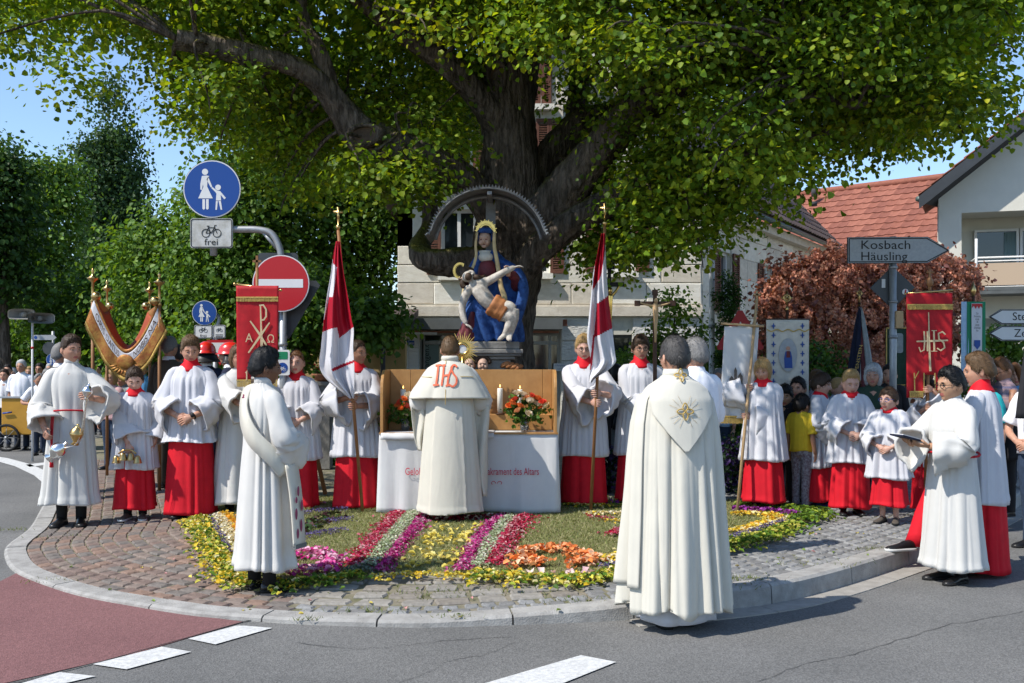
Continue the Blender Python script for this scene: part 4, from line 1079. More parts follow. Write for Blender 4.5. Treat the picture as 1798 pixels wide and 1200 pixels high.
def limb(name,path,rad,parent,k=8,n=22,ridges=9,amp=.07,mat_='bark',seed=0):
 pts = np.hstack([np.array([tuple(p) for p in path]),np.array(rad)[:,None]])
 Q = catmull(pts,k); P,T,N,B = frames(Q[:,:3]); r = np.maximum(Q[:,3],.006)
 a = np.linspace(0,2 * math.pi,n,endpoint=False); rs_ = np.random.default_rng(seed)
 ph = rs_.uniform(0,6.28,4); tt = np.linspace(0,len(path),len(P))
 mod = 1 + amp * (np.abs(np.sin(a[None] * ridges / 2 + ph[0] + .5 * np.sin(tt[:,None] * 3 + ph[1]))) - .6) + amp * .8 * np.sin(a[None] * 2 + ph[2] + tt[:,None] * 1.3) + amp * .5 * np.sin(a[None] * 5 + tt[:,None] * 4 + ph[3]) + rs_.normal(0,amp * .22,(len(P),n))
 rr = r[:,None] * mod
 rs = P[:,None] + rr[...,None] * (np.cos(a)[None,:,None] * N[:,None] + np.sin(a)[None,:,None] * B[:,None])
 mb = MB(); rings(mb,rs); return mb.build(name,mat_,parent)
linden = thing('linden_tree','huge old linden tree spreading its crown over the altar','tree',(0,0,0))
TD = 12.4; sT = F / TD
def wp(px,py,d): return W(px,py,d)
def rp(px): return px / sT
limb('trunk',[W(888,868,TD),W(887,800,TD),W(886,700,TD),W(886,600,TD),W(889,500,TD),W(893,420,TD),W(896,340,TD),W(893,250,TD),W(893,160,TD),W(902,80,TD),W(920,0,TD),W(930,-130,TD),W(925,-330,TD + .2)],[.52,.43,.385,.37,.38,.39,.375,.355,.34,.32,.26,.20,.06],linden,10,40,17,.11,seed=1)
LIMBS = [
 ([(880,400,12.3),(830,330,12.2),(770,285,12.0),(700,258,11.9),(640,240,11.85),(600,195,11.8),(555,140,11.7),(500,110,11.6),(440,98,11.5),(380,82,11.4),(312,70,11.3)],[.24,.24,.25,.26,.27,.21,.18,.16,.17,.16,.15],2),
 ([(585,170,11.8),(560,90,11.7),(535,40,11.7),(520,-60,11.6),(470,-160,11.5)],[.13,.12,.10,.07,.03],3),
 ([(885,230,12.2),(850,185,12.1),(815,140,12.0),(770,100,11.9),(710,60,11.8),(640,10,11.6),(540,-60,11.4)],[.22,.22,.21,.18,.15,.11,.05],4),
 ([(890,455,12.2),(840,460,12.1),(790,462,12.1),(745,455,12.15),(738,430,12.4),(755,395,12.8),(748,340,13.0),(700,320,13.2)],[.26,.235,.22,.20,.16,.14,.13,.08],5),
 ([(905,430,12.3),(950,385,12.1),(1000,325,11.9),(1060,255,11.7),(1120,195,11.5),(1190,150,11.3),(1270,110,11.0),(1380,60,10.7),(1500,10,10.4)],[.30,.34,.33,.30,.27,.21,.17,.12,.05],6),
 ([(905,490,12.2),(945,440,12.0),(1000,395,11.9),(1060,360,11.8),(1130,310,11.6),(1200,288,11.5),(1290,270,11.3),(1400,240,11.1),(1520,215,10.9)],[.24,.25,.24,.21,.19,.17,.13,.09,.04],7),
 ([(925,350,12.5),(945,300,12.7),(985,250,12.8),(1030,212,12.9),(1090,195,13.0),(1170,150,13.2),(1280,90,13.4)],[.24,.23,.24,.22,.19,.15,.08],8),
 ([(1000,240,12.9),(1012,180,13.1),(1018,110,13.2),(1000,60,13.3),(985,0,13.3),(970,-90,13.3)],[.13,.16,.17,.16,.14,.06],9),
 ([(910,110,12.4),(950,70,12.6),(1000,30,12.8),(1080,-40,13.0)],[.2,.17,.14,.06],10),
 ([(1270,110,11.0),(1340,140,10.6),(1420,160,10.2),(1500,190,9.9)],[.1,.09,.07,.03],11),
 ([(860,330,12.5),(800,320,13.0),(720,280,13.6),(600,240,14.2),(480,200,14.6)],[.2,.19,.16,.12,.05],12),
]
tips = []
for pts,rd,sd in LIMBS:
 P = [W(*p) for p in pts]; rd = [q * .76 for q in rd]; limb('limb',P,rd,linden,8,26,11,.10,seed=sd)
 tips.append((catmull(np.array([tuple(p) for p in P]),8),catmull(np.array(rd)[:,None],8)[:,0]))
# healed knot holes
def knot(c,ru,rv,rotz,rx):
 mb = MB(); n = 20; a = np.linspace(0,2 * math.pi,n,endpoint=False); rs = []
 for k,d in ((1.25,.10),(1.2,-.02),(1.0,-.065),(.82,-.04),(.72,.05),(.6,.12)):
  rs.append([(ru * k * math.cos(t) * (1 + .06 * math.sin(3 * t)),d,rv * k * math.sin(t) * (1 + .08 * math.sin(2 * t + 1))) for t in a])
 rings(mb,rs,True,False,True)
 o = mb.build('knot_hole','bark',linden); o.location = c; o.rotation_euler = (rx,0,rotz)
 mb = MB(); rings(mb,[[(ru * .8 * math.cos(t),-.005,rv * .8 * math.sin(t)) for t in a],[(ru * .3 * math.cos(t),.02,rv * .3 * math.sin(t)) for t in a]],True,False,True)
 mb.build('hollow','heartwood',o)
knot(W(873,138,TD - .33),.105,.20,R(-6),R(3))
knot(W(640,238,11.62),.19,.125,R(-12),R(2))
# crown ---------------------------------------------------------------
FRONT = np.array([(-60,120),(0,140),(50,150),(90,190),(130,200),(165,185),(215,150),(290,60),(470,55),(515,115),(560,75),(640,135),(700,120),(745,60),(800,118),(850,75),(915,112),(950,75),(1020,90),(1110,160),(1180,120),(1225,270),(1290,350),(1340,365),(1390,335),(1425,280),(1500,235),(1560,265),(1600,235),(1650,225),(1700,255),(1735,235),(1752,150),(1765,70),(1785,10),(1840,-60)],float)
BACK = np.array([(-60,60),(0,90),(100,100),(225,95),(285,110),(302,235),(340,262),(420,252),(455,285),(540,318),(600,345),(680,375),(720,375),(760,320),(830,300),(930,120),(1005,120),(1012,420),(1060,445),(1110,475),(1190,435),(1280,390),(1330,360),(1410,315),(1500,270),(1560,285),(1640,235),(1700,260),(1740,190),(1760,90),(1790,20)],float)
def yfront(X): return np.interp(X,[-7,-3,-1.5,-.5,.5,2,4,6],[10.9,10.6,10.3,9.3,8.8,8.35,8.1,8.3])
def crown_ok(X,Y,Z,mg):
 if Y < yfront(X) or (X > -.5 and Y > 13.3): return 0
 e = ((X + .1) / 7.0) ** 2 + ((Y - 13.0) / 4.6) ** 2 + (max(0,Z - 6) / 5) ** 2
 if e > 1.0 or Z > 6.8: return 0
 px = CX + X * F / Y; py = HY - (Z - HC) * F / Y
 lim = np.interp(px,FRONT[:,0],FRONT[:,1]) if Y < 12.1 else np.interp(px,BACK[:,0],BACK[:,1])
 if py > lim - (40 if px < 260 else mg): return 0
 if Y > 12.1 and 900 < px < 1035 and py > 70: return 0
 if 840 < px < 960 and py > 90 and Y < 12.6: return 0
 return .35 + .65 * e
cl = []; nb = 0; tries = 0
while nb < 350 and tries < 200000:       # boughs, each a flat clump of leaf sprays
 tries += 1
 X = rng.uniform(-7.5,7.0); Y = rng.uniform(8.0,17.5); Z = rng.uniform(2.6,6.7)
 if rng.random() > crown_ok(X,Y,Z,30) or (X < -1.5 and rng.random() < .30): continue
 nb += 1
 for d in rng.normal(0,1,(int(rng.integers(4,9)),3)) * np.array((.42,.42,.15)):
  q = (X + d[0],Y + d[1],Z + d[2] - .25 * math.hypot(d[0],d[1]))
  if crown_ok(*q,18): cl.append(q)
for (px,py,rx,ry,Y,n) in ((700,308,75,32,11.35,16),(560,300,60,40,12.7,8),(1180,345,70,80,10.9,26),(1065,438,45,28,12.3,10),(765,212,34,26,11.85,6),(1110,380,90,60,12.6,26),(1230,340,80,70,12.3,24),(1150,250,60,60,11.0,12),(1010,140,22,50,13.0,5),(400,150,60,30,11.2,7),(520,200,40,40,12.6,8)):
 for _ in range(n): q = W(px + rx * rng.uniform(-1,1),py + ry * rng.uniform(-1,1),Y + rng.normal(0,.2)); cl.append(tuple(q))
nv = len(cl)
while len(cl) < nv + 330:            # the upper crown, out of the picture but casting the shade
 X = rng.uniform(-6.5,6.5); Y = rng.uniform(8.8,17); Z = rng.uniform(6.3,11.5)
 e = ((X - .3) / 6.6) ** 2 + ((Y - 13.0) / 4.6) ** 2 + ((Z - 6) / 5.6) ** 2
 if e > 1.0 or Y < yfront(X) + .12 * (Z - 6) or (X > -.5 and Y > 12.7): continue
 cl.append((X,Y,Z))
cl = np.array(cl)
LC = [(.12,.22,.02),(.16,.27,.022),(.095,.185,.022),(.24,.32,.025),(.19,.28,.028)]
cc,oo,szs,ck = [],[],[],[]
for i,c in enumerate(cl):
 if i < nv: n = int(rng.integers(62,105)); sg = (.26,.26,.10); s = .068 if c[1] > 9.6 else .060
 else: n = 62; sg = (.42,.42,.22); s = .16
 m_ = rng.normal(0,1,(n,3)) * np.array(sg); rr = np.hypot(m_[:,0],m_[:,1])
 m_[:,2] -= .35 * rr ** 1.3          # drooping sprays
 ck.append(np.tile(np.array((1.0,1.0,1.0)) * rng.uniform(.55,1.2) + np.array((.55,.30,0)) * max(0,rng.normal(0,.6)),(n,1)))
 cc.append(c + m_); szs.append(np.full(n,s)); oo.append(m_ * 1.2)
cc = np.concatenate(cc); szs = np.concatenate(szs); oo = np.concatenate(oo)
V,Fq,C = leaves(cc,szs,LC,.75,.42,.92,.12,out=oo)
C = np.clip(C * np.repeat(np.concatenate(ck),6,0),0,.6)
o = fast_mesh('crown',V,Fq,'leaf_linden',linden,C); o['kind'] = 'stuff'
# twigs from the limbs into the foliage
TP = np.concatenate([t[0][6:] for t in tips]); mb = MB(); cnt = 0
for i in rng.permutation(nv)[:520]:
 c = cl[i]; d = np.linalg.norm(TP - c,axis=1); j = int(d.argmin())
 if d[j] > 2.6 or d[j] < .3: continue
 a = TP[j]; mid = (a + c) / 2 + np.array((rng.normal(0,.15),rng.normal(0,.15),.18 + rng.normal(0,.1)))
 tube(mb,catmull([a,mid,c,c + (c - mid) * .25 - np.array((0,0,.12))],4),np.linspace(.026,.005,13),5); cnt += 1
mb.build('twigs','bark',linden)['kind'] = 'stuff'
# generic background tree: trunk, boughs and a crown of leaf clumps
def tree(name,label,cat,base,blobs,leafsize,cols,nleaf,trunk=None,group=None,material='leaf_far',clump=.35,nclump=None,up=.6,boughs=True,aspect=.8):
 """blobs: list of (centre, radii) ellipsoids in the place"""
 t = thing(name,label,cat,base,0,group)
 b = np.array(base)
 vol = np.array([r[0] * r[1] * r[2] for _,r in blobs]); vol = vol ** .75; vol /= vol.sum()
 ncl = nclump or max(30,nleaf // 60); C_ = []
 for (c,r),w in zip(blobs,vol):
  k = max(4,int(ncl * w)); u = rng.normal(0,1,(k,3)); u /= np.linalg.norm(u,axis=1)[:,None]
  rad = rng.uniform(.45,1.0,k) ** .6
  C_.append(np.array(c) + u * rad[:,None] * np.array(r))
 C_ = np.concatenate(C_)
 C_ = C_[C_[:,2] > base[2] + .05]
 pick = rng.integers(0,len(C_),nleaf); off = rng.normal(0,clump,(nleaf,3)) * np.array((1,1,.7))
 P = C_[pick] + off; P[:,2] = np.maximum(P[:,2],base[2] + .03)
 shade = rng.uniform(.72,1.25,len(C_))[pick]
 V,Fq,C = leaves(P - b,leafsize,cols,up,.6,aspect,.1,out=off / clump * .35)
 C = np.clip(C * np.repeat(shade,6)[:,None],0,1)
 fast_mesh('crown',V,Fq,material,t,C)['kind'] = 'stuff'
 if trunk:
  r,top = trunk
  limb('trunk',[Vector((0,0,-.05)),Vector((.02,0,top * .35)),Vector((-.03,.03,top * .7)),Vector((0,0,top))],[r * 1.3,r,r * .8,r * .35],t,6,14,9,.08)
  if boughs:
   mb = MB()
   for i in range(9):
    j = C_[rng.integers(0,len(C_))] - b; z0 = rng.uniform(.35,.85) * top
    tube(mb,catmull([(0,0,z0),tuple(np.array((j[0] * .5,j[1] * .5,(z0 + j[2]) / 2 + .1))),tuple(j)],5),np.linspace(r * .45,.012,11),6)
   mb.build('boughs','bark',t)
 return t
def blob(px,py,rx,ry,D,depth=None):
 c = W(px,py,D); k = D / F
 return (tuple(c),(rx * k,(depth if depth else rx * k),ry * k))
DARK = [(.035,.085,.018),(.045,.10,.02),(.06,.12,.025)]
MID = [(.07,.15,.02),(.09,.185,.025),(.055,.12,.02),(.12,.21,.03)]
LIGHT = [(.11,.21,.03),(.15,.245,.035),(.09,.18,.028),(.075,.15,.022)]
POP = [(.045,.095,.033),(.06,.12,.04),(.034,.075,.027)]
def gb(px,D): return ((px - CX) * D / F,D,0.0)
tree('broadleaf_tree','dark broadleaf tree with a bare trunk at the left picture edge','tree',gb(6,25),[blob(-40,360,95,130,25),blob(5,335,40,75,25),blob(-20,480,70,60,25)],.13,DARK,16000,(.17,4.2))
tree('broadleaf_tree','light green rounded tree in front of the poplar','tree',gb(90,30),[blob(85,400,52,110,30),blob(60,500,60,60,30),blob(100,330,30,50,30)],.13,LIGHT,13000,(.15,3.5))
tree('poplar_tree','tall slender dark poplar against the sky at left','tree',gb(192,48),[blob(195,215,28,80,48),blob(190,330,52,110,48),blob(195,450,62,100,48),blob(215,400,38,120,48)],.17,POP,24000,(.3,9),clump=.42,up=.3)
tree('walnut_tree','bright green leafy tree behind the small pedestrian sign','tree',gb(300,23),[blob(300,430,45,60,23),blob(270,500,80,90,23),blob(340,560,80,70,23),blob(290,620,80,50,23),blob(350,360,26,40,23)],.115,LIGHT,18000,(.16,4))
tree('walnut_tree','bright green leafy tree behind the large blue sign','tree',gb(430,21),[blob(430,380,90,100,21),blob(400,480,90,90,21),blob(480,520,90,80,21),blob(450,300,60,50,21),blob(430,600,90,60,21)],.11,LIGHT + MID,24000,(.17,4.2))
tree('broadleaf_tree','shady green tree between the flags and the pietà','tree',gb(590,22.5),[blob(560,400,100,120,22.5),blob(640,520,60,80,22.3),blob(640,420,60,110,22.5),blob(600,300,110,90,23),blob(690,330,100,110,23.5),blob(560,540,70,70,22.4)],.115,MID,28000,(.16,3.8))
tree('broadleaf_tree','mid green tree low behind the canopy bearers','tree',gb(215,27),[blob(190,520,70,60,27),blob(160,580,80,60,27),blob(240,590,70,60,27),blob(100,560,60,60,27.5)],.12,MID,15000,(.1,2.4))
for px,D,lb in ((20,34,'dark hedge-like tree far left behind the loudspeaker'),(-110,38,'dark bushy tree beyond the left picture edge'),(130,40,'bushy tree at the foot of the poplar')):
 tree('broadleaf_tree',lb,'tree',gb(px,D),[blob(px,540,90,80,D),blob(px + 30,600,90,55,D),blob(px - 40,590,80,60,D)],.24,DARK + MID,6000,(.14,3))
tree('broadleaf_tree','low hanging green boughs in front of the ochre outbuilding','tree',gb(600,16.9),[blob(620,560,60,45,16.9,.6),blob(560,540,50,60,17,.6),blob(670,570,30,40,16.8,.4),blob(520,590,40,50,17,.5)],.11,MID,9000,(.07,2.2),clump=.2)
tree('hedge','long green hedge behind the crowd at left','hedge',gb(200,30),[blob(p_,610,60,40,30 + (p_ % 3),1.0) for p_ in range(-150,520,55)],.17,DARK + MID,15000,(.06,1.0))
tree('shrub','green shrub behind the girl server and the flower bowl','shrub',gb(545,15.5),[blob(545,770,40,70,15.5,.35),blob(600,790,30,60,15.6,.3)],.05,MID + [(.10,.12,.05)],4500,(.02,.6),clump=.1)
tree('shrub','low green shrub left of the altar by the iron fence','shrub',gb(668,14.2),[blob(668,740,14,70,14.2,.2)],.045,MID,1500,(.015,.6),clump=.07)
# purple smoke bush
def smoke():
 D = 15.6
 bl = [blob(1400,530,62,70,D),blob(1470,490,62,60,D),blob(1560,500,70,60,D),blob(1640,500,62,55,D),blob(1690,500,30,40,D),blob(1480,590,110,70,D),blob(1600,590,80,60,D),blob(1370,590,40,60,D),blob(1520,650,110,60,D)]
 t = tree('smoke_bush','big reddish purple smoke bush in front of the far houses','bush',gb(1520,D),bl,.075,[(.30,.13,.10),(.22,.10,.09),(.34,.16,.11)],14000,(.08,2),material='leaf_bush',clump=.16)
 # plume heads
 vol = np.array([r[0] * r[2] for _,r in bl]); vol /= vol.sum(); P = []
 for (c,r),w in zip(bl,vol):
  k = int(2300 * w); u = rng.normal(0,1,(k,3)); u[:,1] -= .3; u /= np.linalg.norm(u,axis=1)[:,None]; P.append(np.array(c) + u * rng.uniform(.7,1.1,k)[:,None] * np.array(r))
 P = np.concatenate(P); P = P[P[:,2] > 1.2] - np.array(gb(1520,D))
 n = 26; off = rng.normal(0,1,(len(P),n,3)); off /= np.linalg.norm(off,axis=2)[...,None]; off *= np.array((.055,.055,.075)) * rng.uniform(.6,1.0,(len(P),n,1))
 Q = (P[:,None] + off).reshape(-1,3)
 V,Fq,C = leaves(Q,.048,[(.68,.30,.21),(.66,.36,.26),(.52,.24,.18),(.62,.33,.24)],.3,.9,.9,.1)
 fast_mesh('plumes',V,Fq,'leaf_bush',t,C)['kind'] = 'stuff'
smoke()
tree('thuja','slim green thuja beside the white pole','conifer',gb(1282,15.2),[blob(1282,600,22,90,15.2),blob(1278,530,16,50,15.2),blob(1285,690,26,80,15.2)],.05,[(.03,.085,.012),(.05,.12,.02),(.022,.06,.01)],9000,(.05,1.8),clump=.07,up=.9,aspect=.5,boughs=False)
tree('shrub','sunlit leafy shrub against the stone house beside the crucifix','shrub',gb(1175,16.5),[blob(1180,580,42,60,16.5),blob(1215,610,45,40,16.5),blob(1150,620,30,40,16.5),blob(1190,660,60,40,16.5),blob(1245,640,40,40,16)],.07,LIGHT,5200,(.03,1.4),clump=.14)
tree('hedge','clipped green hedge behind the glasses wearing flag bearer','hedge',gb(1105,15.5),[blob(1105,640,34,26,15.5,.4),blob(1095,670,30,26,15.5,.4),blob(1130,665,34,26,15.5,.4)],.035,LIGHT,5200,(.03,.9),clump=.07)
tree('shrub','dark shrub under the Marian banner','shrub',gb(1330,13.6),[blob(1320,740,60,60,13.6,.5),blob(1400,660,60,50,14,.5),blob(1440,640,40,40,14.2,.5)],.055,DARK + MID,5000,(.03,.9),clump=.12)
tree('shrub','sunlit green shrub below the white arrow signs','shrub',gb(1745,14.5),[blob(1745,610,42,36,14.5),blob(1790,620,36,50,14.5),blob(1740,700,50,60,14.5)],.065,LIGHT,3500,(.03,1.3),clump=.12)
tree('shrub','dark plant bed with purple blossoms right of the altar','flower bed',gb(1085,12.2),[blob(1070,830,60,45,12.2,.3),blob(1140,830,50,50,12.2,.3),blob(1290,820,40,50,12.0,.3)],.05,[(.02,.05,.02),(.03,.06,.025),(.06,.03,.14),(.08,.05,.2)],5200,None,clump=.09)
# ------------------------------------------------------------------ signs and street furniture
def rrect(cx,cz,w,h,r,n=4):
 pts = []
 for (sx,sz,a0) in ((1,-1,-90),(1,1,0),(-1,1,90),(-1,-1,180)):
  for i in range(n + 1):
   a = R(a0 + 90 * i / n); pts.append((cx + sx * (w / 2 - r) + r * math.cos(a),cz + sz * (h / 2 - r) + r * math.sin(a)))
 return pts
def pedestrians(mb,s,y0,y1):
 """woman and child pictogram, s = sign radius"""
 k = s / 50.0
 def q(p): return [(x * k,z * k) for x,z in p]
 prism(mb,q(disc(-13,33,6,14)),y0,y1)
 prism(mb,q([(-19,25),(-22,10),(-22,-1),(-19,-2),(-17,9),(-16,4),(-22,-9),(-26,-18),(2,-18),(-3,-8),(-9,5),(-8,18),(-5,25),(-10,26)][::-1]),y0,y1)
 prism(mb,q([(-7,24),(-1,9),(1,4),(-2,3),(-10,18)][::-1]),y0,y1)
 prism(mb,q([(-18,-19.5),(-13,-19.5),(-13,-38),(-15.5,-40),(-18,-38)][::-1]),y0,y1); prism(mb,q([(-11,-19.5),(-6,-19.5),(-6,-38),(-8.5,-40),(-11,-38)][::-1]),y0,y1)
 prism(mb,q(disc(12,3,5.5,14)),y0,y1)
 prism(mb,q([(7,-6),(-1,2),(1,4),(10,-3),(16,-4),(27,-17),(24,-20),(17,-11),(18,-22),(8,-22),(9,-9)][::-1]),y0,y1)
 prism(mb,q([(8,-23),(11.5,-23),(10,-40),(7,-40)][::-1]),y0,y1); prism(mb,q([(13,-23),(17.5,-23),(20,-40),(17,-40)][::-1]),y0,y1)
def bicycle(mb,cx,cz,s,y0,y1,w=.12):
 for dx in (-1,1): ring2d(mb,cx + dx * .95 * s,cz,.62 * s,.74 * s,y0,y1,18)
 for pts in ([(-.95,0),(-.5,.95),(.55,.95),(-.1,0),(-.95,0)],[(-.1,0),(-.5,.95)],[(.95,0),(.55,1.0),(.5,1.3),(.85,1.35)],[(-.5,.95),(-.6,1.2)],[(-.8,1.22),(-.35,1.22)]):
  for a,b in zip(pts[:-1],pts[1:]): stroke(mb,[(cx + a[0] * s,cz + a[1] * s),(cx + b[0] * s,cz + b[1] * s)],w * s,y0,y1)
def round_sign(parent,c,r,face='sign_blue',rim='sign_white',nm='sign_disc'):
 mb = MB(); prism(mb,disc(0,0,r,40),0,.012); o = mb.build(nm,'sign_back',parent,c,smooth=False)
 mb = MB(); prism(mb,disc(0,0,r * .985,40),-.004,-.0005); mb.build('rim',rim,o,smooth=False)
 mb = MB(); prism(mb,disc(0,0,r * .95,40),-.0065,-.0042); mb.build('face',face,o,smooth=False)
 return o
def plate(parent,c,w,h,face='sign_worn',edge='sign_black',nm='plate'):
 mb = MB(); prism(mb,rrect(0,0,w,h,.03),0,.012); o = mb.build(nm,face,parent,c,smooth=False)
 mb = MB(); pts = rrect(0,0,w - .02,h - .02,.025); pts.append(pts[0]); stroke(mb,pts,.009,-.003,-.0005); mb.build('border',edge,o,smooth=False)
 return o
DS = 10.6; kS = DS / F
t = thing('traffic_sign','tall grey post with blue footpath sign, bicycle plate and no-entry disc','traffic sign',(W(497,640,DS).x,DS,zp(W(497,640,DS).x,DS)))
ox,oz = t.location.x,t.location.z
def lp(px,py,dy=0): q = W(px,py,DS); return (q.x - ox,dy,q.z - oz)
mb = MB(); tube(mb,[(0,0,-.1),lp(497,470),],.038,14)
tube(mb,catmull([lp(495,480),lp(492,440),lp(478,412),lp(455,404),lp(420,403),lp(376,403)],6),.036,12); tube(mb,[lp(462,408),lp(486,437)],.018,8)
tube(mb,[lp(375,449),lp(375,285)],.038,12); mb.build('post','pole_grey',t)
s = round_sign(t,lp(375,334,-.055),.308); mb = MB(); pedestrians(mb,.275,-.0085,-.0066); mb.build('pictogram','sign_white',s,smooth=False)
p = plate(t,lp(374,411,-.055),.45,.315); mb = MB(); bicycle(mb,0,-.0,.062,-.0035,-.0008); v,fc = letters('frei',-.003,(0,-.125),.85,.75); mb.add(v,fc); mb.build('pictogram','sign_black',p,smooth=False)
s = round_sign(t,lp(496,499,-.07),.305,'sign_red'); mb = MB(); prism(mb,[(-.235,-.045),(.235,-.045),(.235,.045),(-.235,.045)],-.0085,-.0066); mb.build('bar','sign_white',s,smooth=False)
mb = MB(); prism(mb,rrect(0,0,.43,.42,.04),0,.012); mb.build('sign_back_plate','sign_back',t,lp(486,478,.05),smooth=False)
mb = MB(); a = [(-.37,.27),(-.33,.32),(.33,.32),(.37,.27),(.04,-.30),(-.04,-.30)]; prism(mb,a[::-1],0,.012); mb.build('sign_back_plate','sign_back',t,lp(499,545,.06),smooth=False)
mb = MB(); prism(mb,rrect(0,0,.15,.27,.02),0,.012); p = mb.build('plate','sign_white',t,lp(498,637,-.05),smooth=False)
mb = MB(); prism(mb,rrect(0,.075,.11,.08,.01),-.003,-.0005); mb.build('arrow_field','sign_green',p,smooth=False); mb = MB(); prism(mb,disc(0,-.055,.055,20),-.003,-.0005); mb.build('cycle_disc','sign_blue',p,smooth=False)
mb = MB(); bicycle(mb,0,-.075,.022,-.0045,-.0031,.2); mb.build('pictogram','sign_white',p,smooth=False)
mb = MB(); lathe(mb,[(.045,-.02),(.048,0),(.045,.02)],14,(0,0,lp(0,605)[2])); lathe(mb,[(.045,-.02),(.048,0),(.045,.02)],14,(0,0,lp(0,462)[2])); mb.build('clamp','steel_grey',t)
# smaller sign group further down the street
D_ = 16.0
b = W(378,640,D_)
t = thing('traffic_sign','smaller distant post with blue footpath sign, two bicycle plates and a give-way triangle','traffic sign',(b.x,D_,zp(b.x,D_)))
def lq(px,py,dy=0): q = W(px,py,D_); return (q.x - b.x,dy,q.z - t.location.z)
mb = MB(); tube(mb,[(0,0,0),lq(378,575)],.04,10); tube(mb,catmull([lq(378,580),lq(385,562),lq(378,552),lq(361,551)],5),.03,8); mb.build('post','pole_grey',t)
s = round_sign(t,lq(361,550,-.06),.2); mb = MB(); pedestrians(mb,.18,-.0085,-.0066); mb.build('pictogram','sign_white',s,smooth=False)
p = plate(t,lq(359,583,-.06),.29,.215,'sign_white'); mb = MB(); bicycle(mb,0,.015,.04,-.0035,-.0008); v,fc = letters('frei',-.003,(0,-.085),.6,.5); mb.add(v,fc); mb.build('pictogram','sign_black',p,smooth=False)
p = plate(t,lq(387,583,-.06),.2,.215,'sign_white'); mb = MB(); bicycle(mb,0,.02,.03,-.0035,-.0008); stroke(mb,[(-.06,-.05),(.06,-.05)],.011,-.003,-.0008); stroke(mb,[(-.06,-.078),(.06,-.078)],.011,-.003,-.0008); mb.build('pictogram','sign_black',p,smooth=False)
mb = MB(); prism(mb,[(-.22,.19),(0,-.22),(.22,.19)],0,.012); p = mb.build('triangle','sign_red',t,lq(389,618,-.08),smooth=False); mb = MB(); prism(mb,[(-.145,.145),(0,-.125),(.145,.145)],-.003,-.0005); mb.build('face','sign_white',p,smooth=False)
# far direction sign with round sign backs at left
D_ = 24.0; b = W(91,640,D_)
t = thing('traffic_sign','far direction arrow with round sign backs behind the white shirted man','traffic sign',(b.x,D_,0))
mb = MB(); tube(mb,[(0,0,0),lq(91,583)],.035,8)
def lq(px,py,dy=0): q = W(px,py,D_); return (q.x - b.x,dy,q.z)
mb = MB(); tube(mb,[(0,0,0),lq(93,582)],.035,8); mb.build('post','pole_grey',t)
mb = MB(); prism(mb,[(-.28,-.06),(.22,-.06),(.29,0),(.22,.06),(-.28,.06)],0,.012); p = mb.build('arrow_board','sign_greyface',t,lq(80,593,-.06),smooth=False)
mb = MB(); prism(mb,disc(-.21,0,.04,14),-.003,-.0005); mb.build('cycle_disc','sign_blue',p,smooth=False)
mb = MB(); prism(mb,disc(0,0,.155,24),0,.012); mb.build('sign_back_plate','sign_back',t,lq(88,612,-.06),smooth=False)
s = round_sign(t,lq(94,632,-.06),.15); mb = MB(); pedestrians(mb,.135,-.0085,-.0066); mb.build('pictogram','sign_white',s,smooth=False)
# loudspeakers on a pole
D_ = 17.0; b = W(57,640,D_)
t = thing('loudspeaker_pole','portable pole with two cream horn loudspeakers behind the crowd','loudspeaker',(b.x,D_,0))
def lq(px,py,dy=0): q = W(px,py,D_); return (q.x - b.x,dy,q.z)
mb = MB(); tube(mb,[(0,0,0),lq(57,562)],.02,8); mb.build('pole','pole_white',t)
mb = MB(); tube(mb,[lq(57,613),lq(57,609)],.026,8); mb.build('band','sign_red',t)
for (px,py,w,yaw,nm) in ((48,553,.46,0,''),(72,560,.42,35,'')):
 mb = MB(); k = [(1.0,-.16),(.97,-.14),(.55,.05),(.3,.2),(.28,.3)]
 rs = [[(x * w / 2 * s_,y,z * .09 * max(s_,.5)) for x,z in rrect(0,0,2,2,.5,3)] for s_,y in k]
 rings(mb,rs,True,False,True); o = mb.build('horn','plastic_cream',t,lq(px,py,-.05),R(yaw),smooth=False)
 mb = MB(); rs = [[(x * w / 2 * s_,y,z * .09 * s_) for x,z in rrect(0,0,2,2,.5,3)] for s_,y in ((.92,-.15),(.45,-.02))]; rings(mb,rs,True,False,True); ellipsoid(mb,(0,-.06,0),(.05,.06,.05)); mb.build('grille','speaker_grille',o,smooth=False)
# right-hand direction sign
D_ = 11.4; b = W(1568,640,D_); gz = zp(b.x,D_)
t = thing('direction_sign','grey right pointing arrow board with two place names on a steel post','direction sign',(b.x,D_,gz))
def lq(px,py,dy=0): q = W(px,py,D_); return (q.x - b.x,dy,q.z - gz)
mb = MB(); tube(mb,[(0,0,-.05),lq(1568,416)],.04,14); mb.build('post','pole_grey',t)
def arrowboard(pts,face,parent,c):
 mb = MB(); prism(mb,pts,0,.02); o = mb.build('arrow_board','sign_back',parent,c,smooth=False)
 mb = MB(); prism(mb,[(x * .985,z * .96) for x,z in pts],-.003,-.0005); mb.build('face',face,o,smooth=False)
 mb = MB(); q = [(x * .965,z * .88) for x,z in pts]; q.append(q[0]); q2 = []
 for a,c2 in zip(q[:-1],q[1:]): q2 += [a,((a[0] + c2[0]) / 2,(a[1] + c2[1]) / 2)]
 for a,c2 in zip(q[:-1],q[1:]): stroke(mb,[a,c2],.011,-.0055,-.0032)
 mb.build('border','sign_black',o,smooth=False); return o
ab = arrowboard([(-.575,-.15),(.34,-.145),(.59,.0),(.34,.155),(-.575,.15)],'sign_greyface',t,lq(1573,441,-.06))
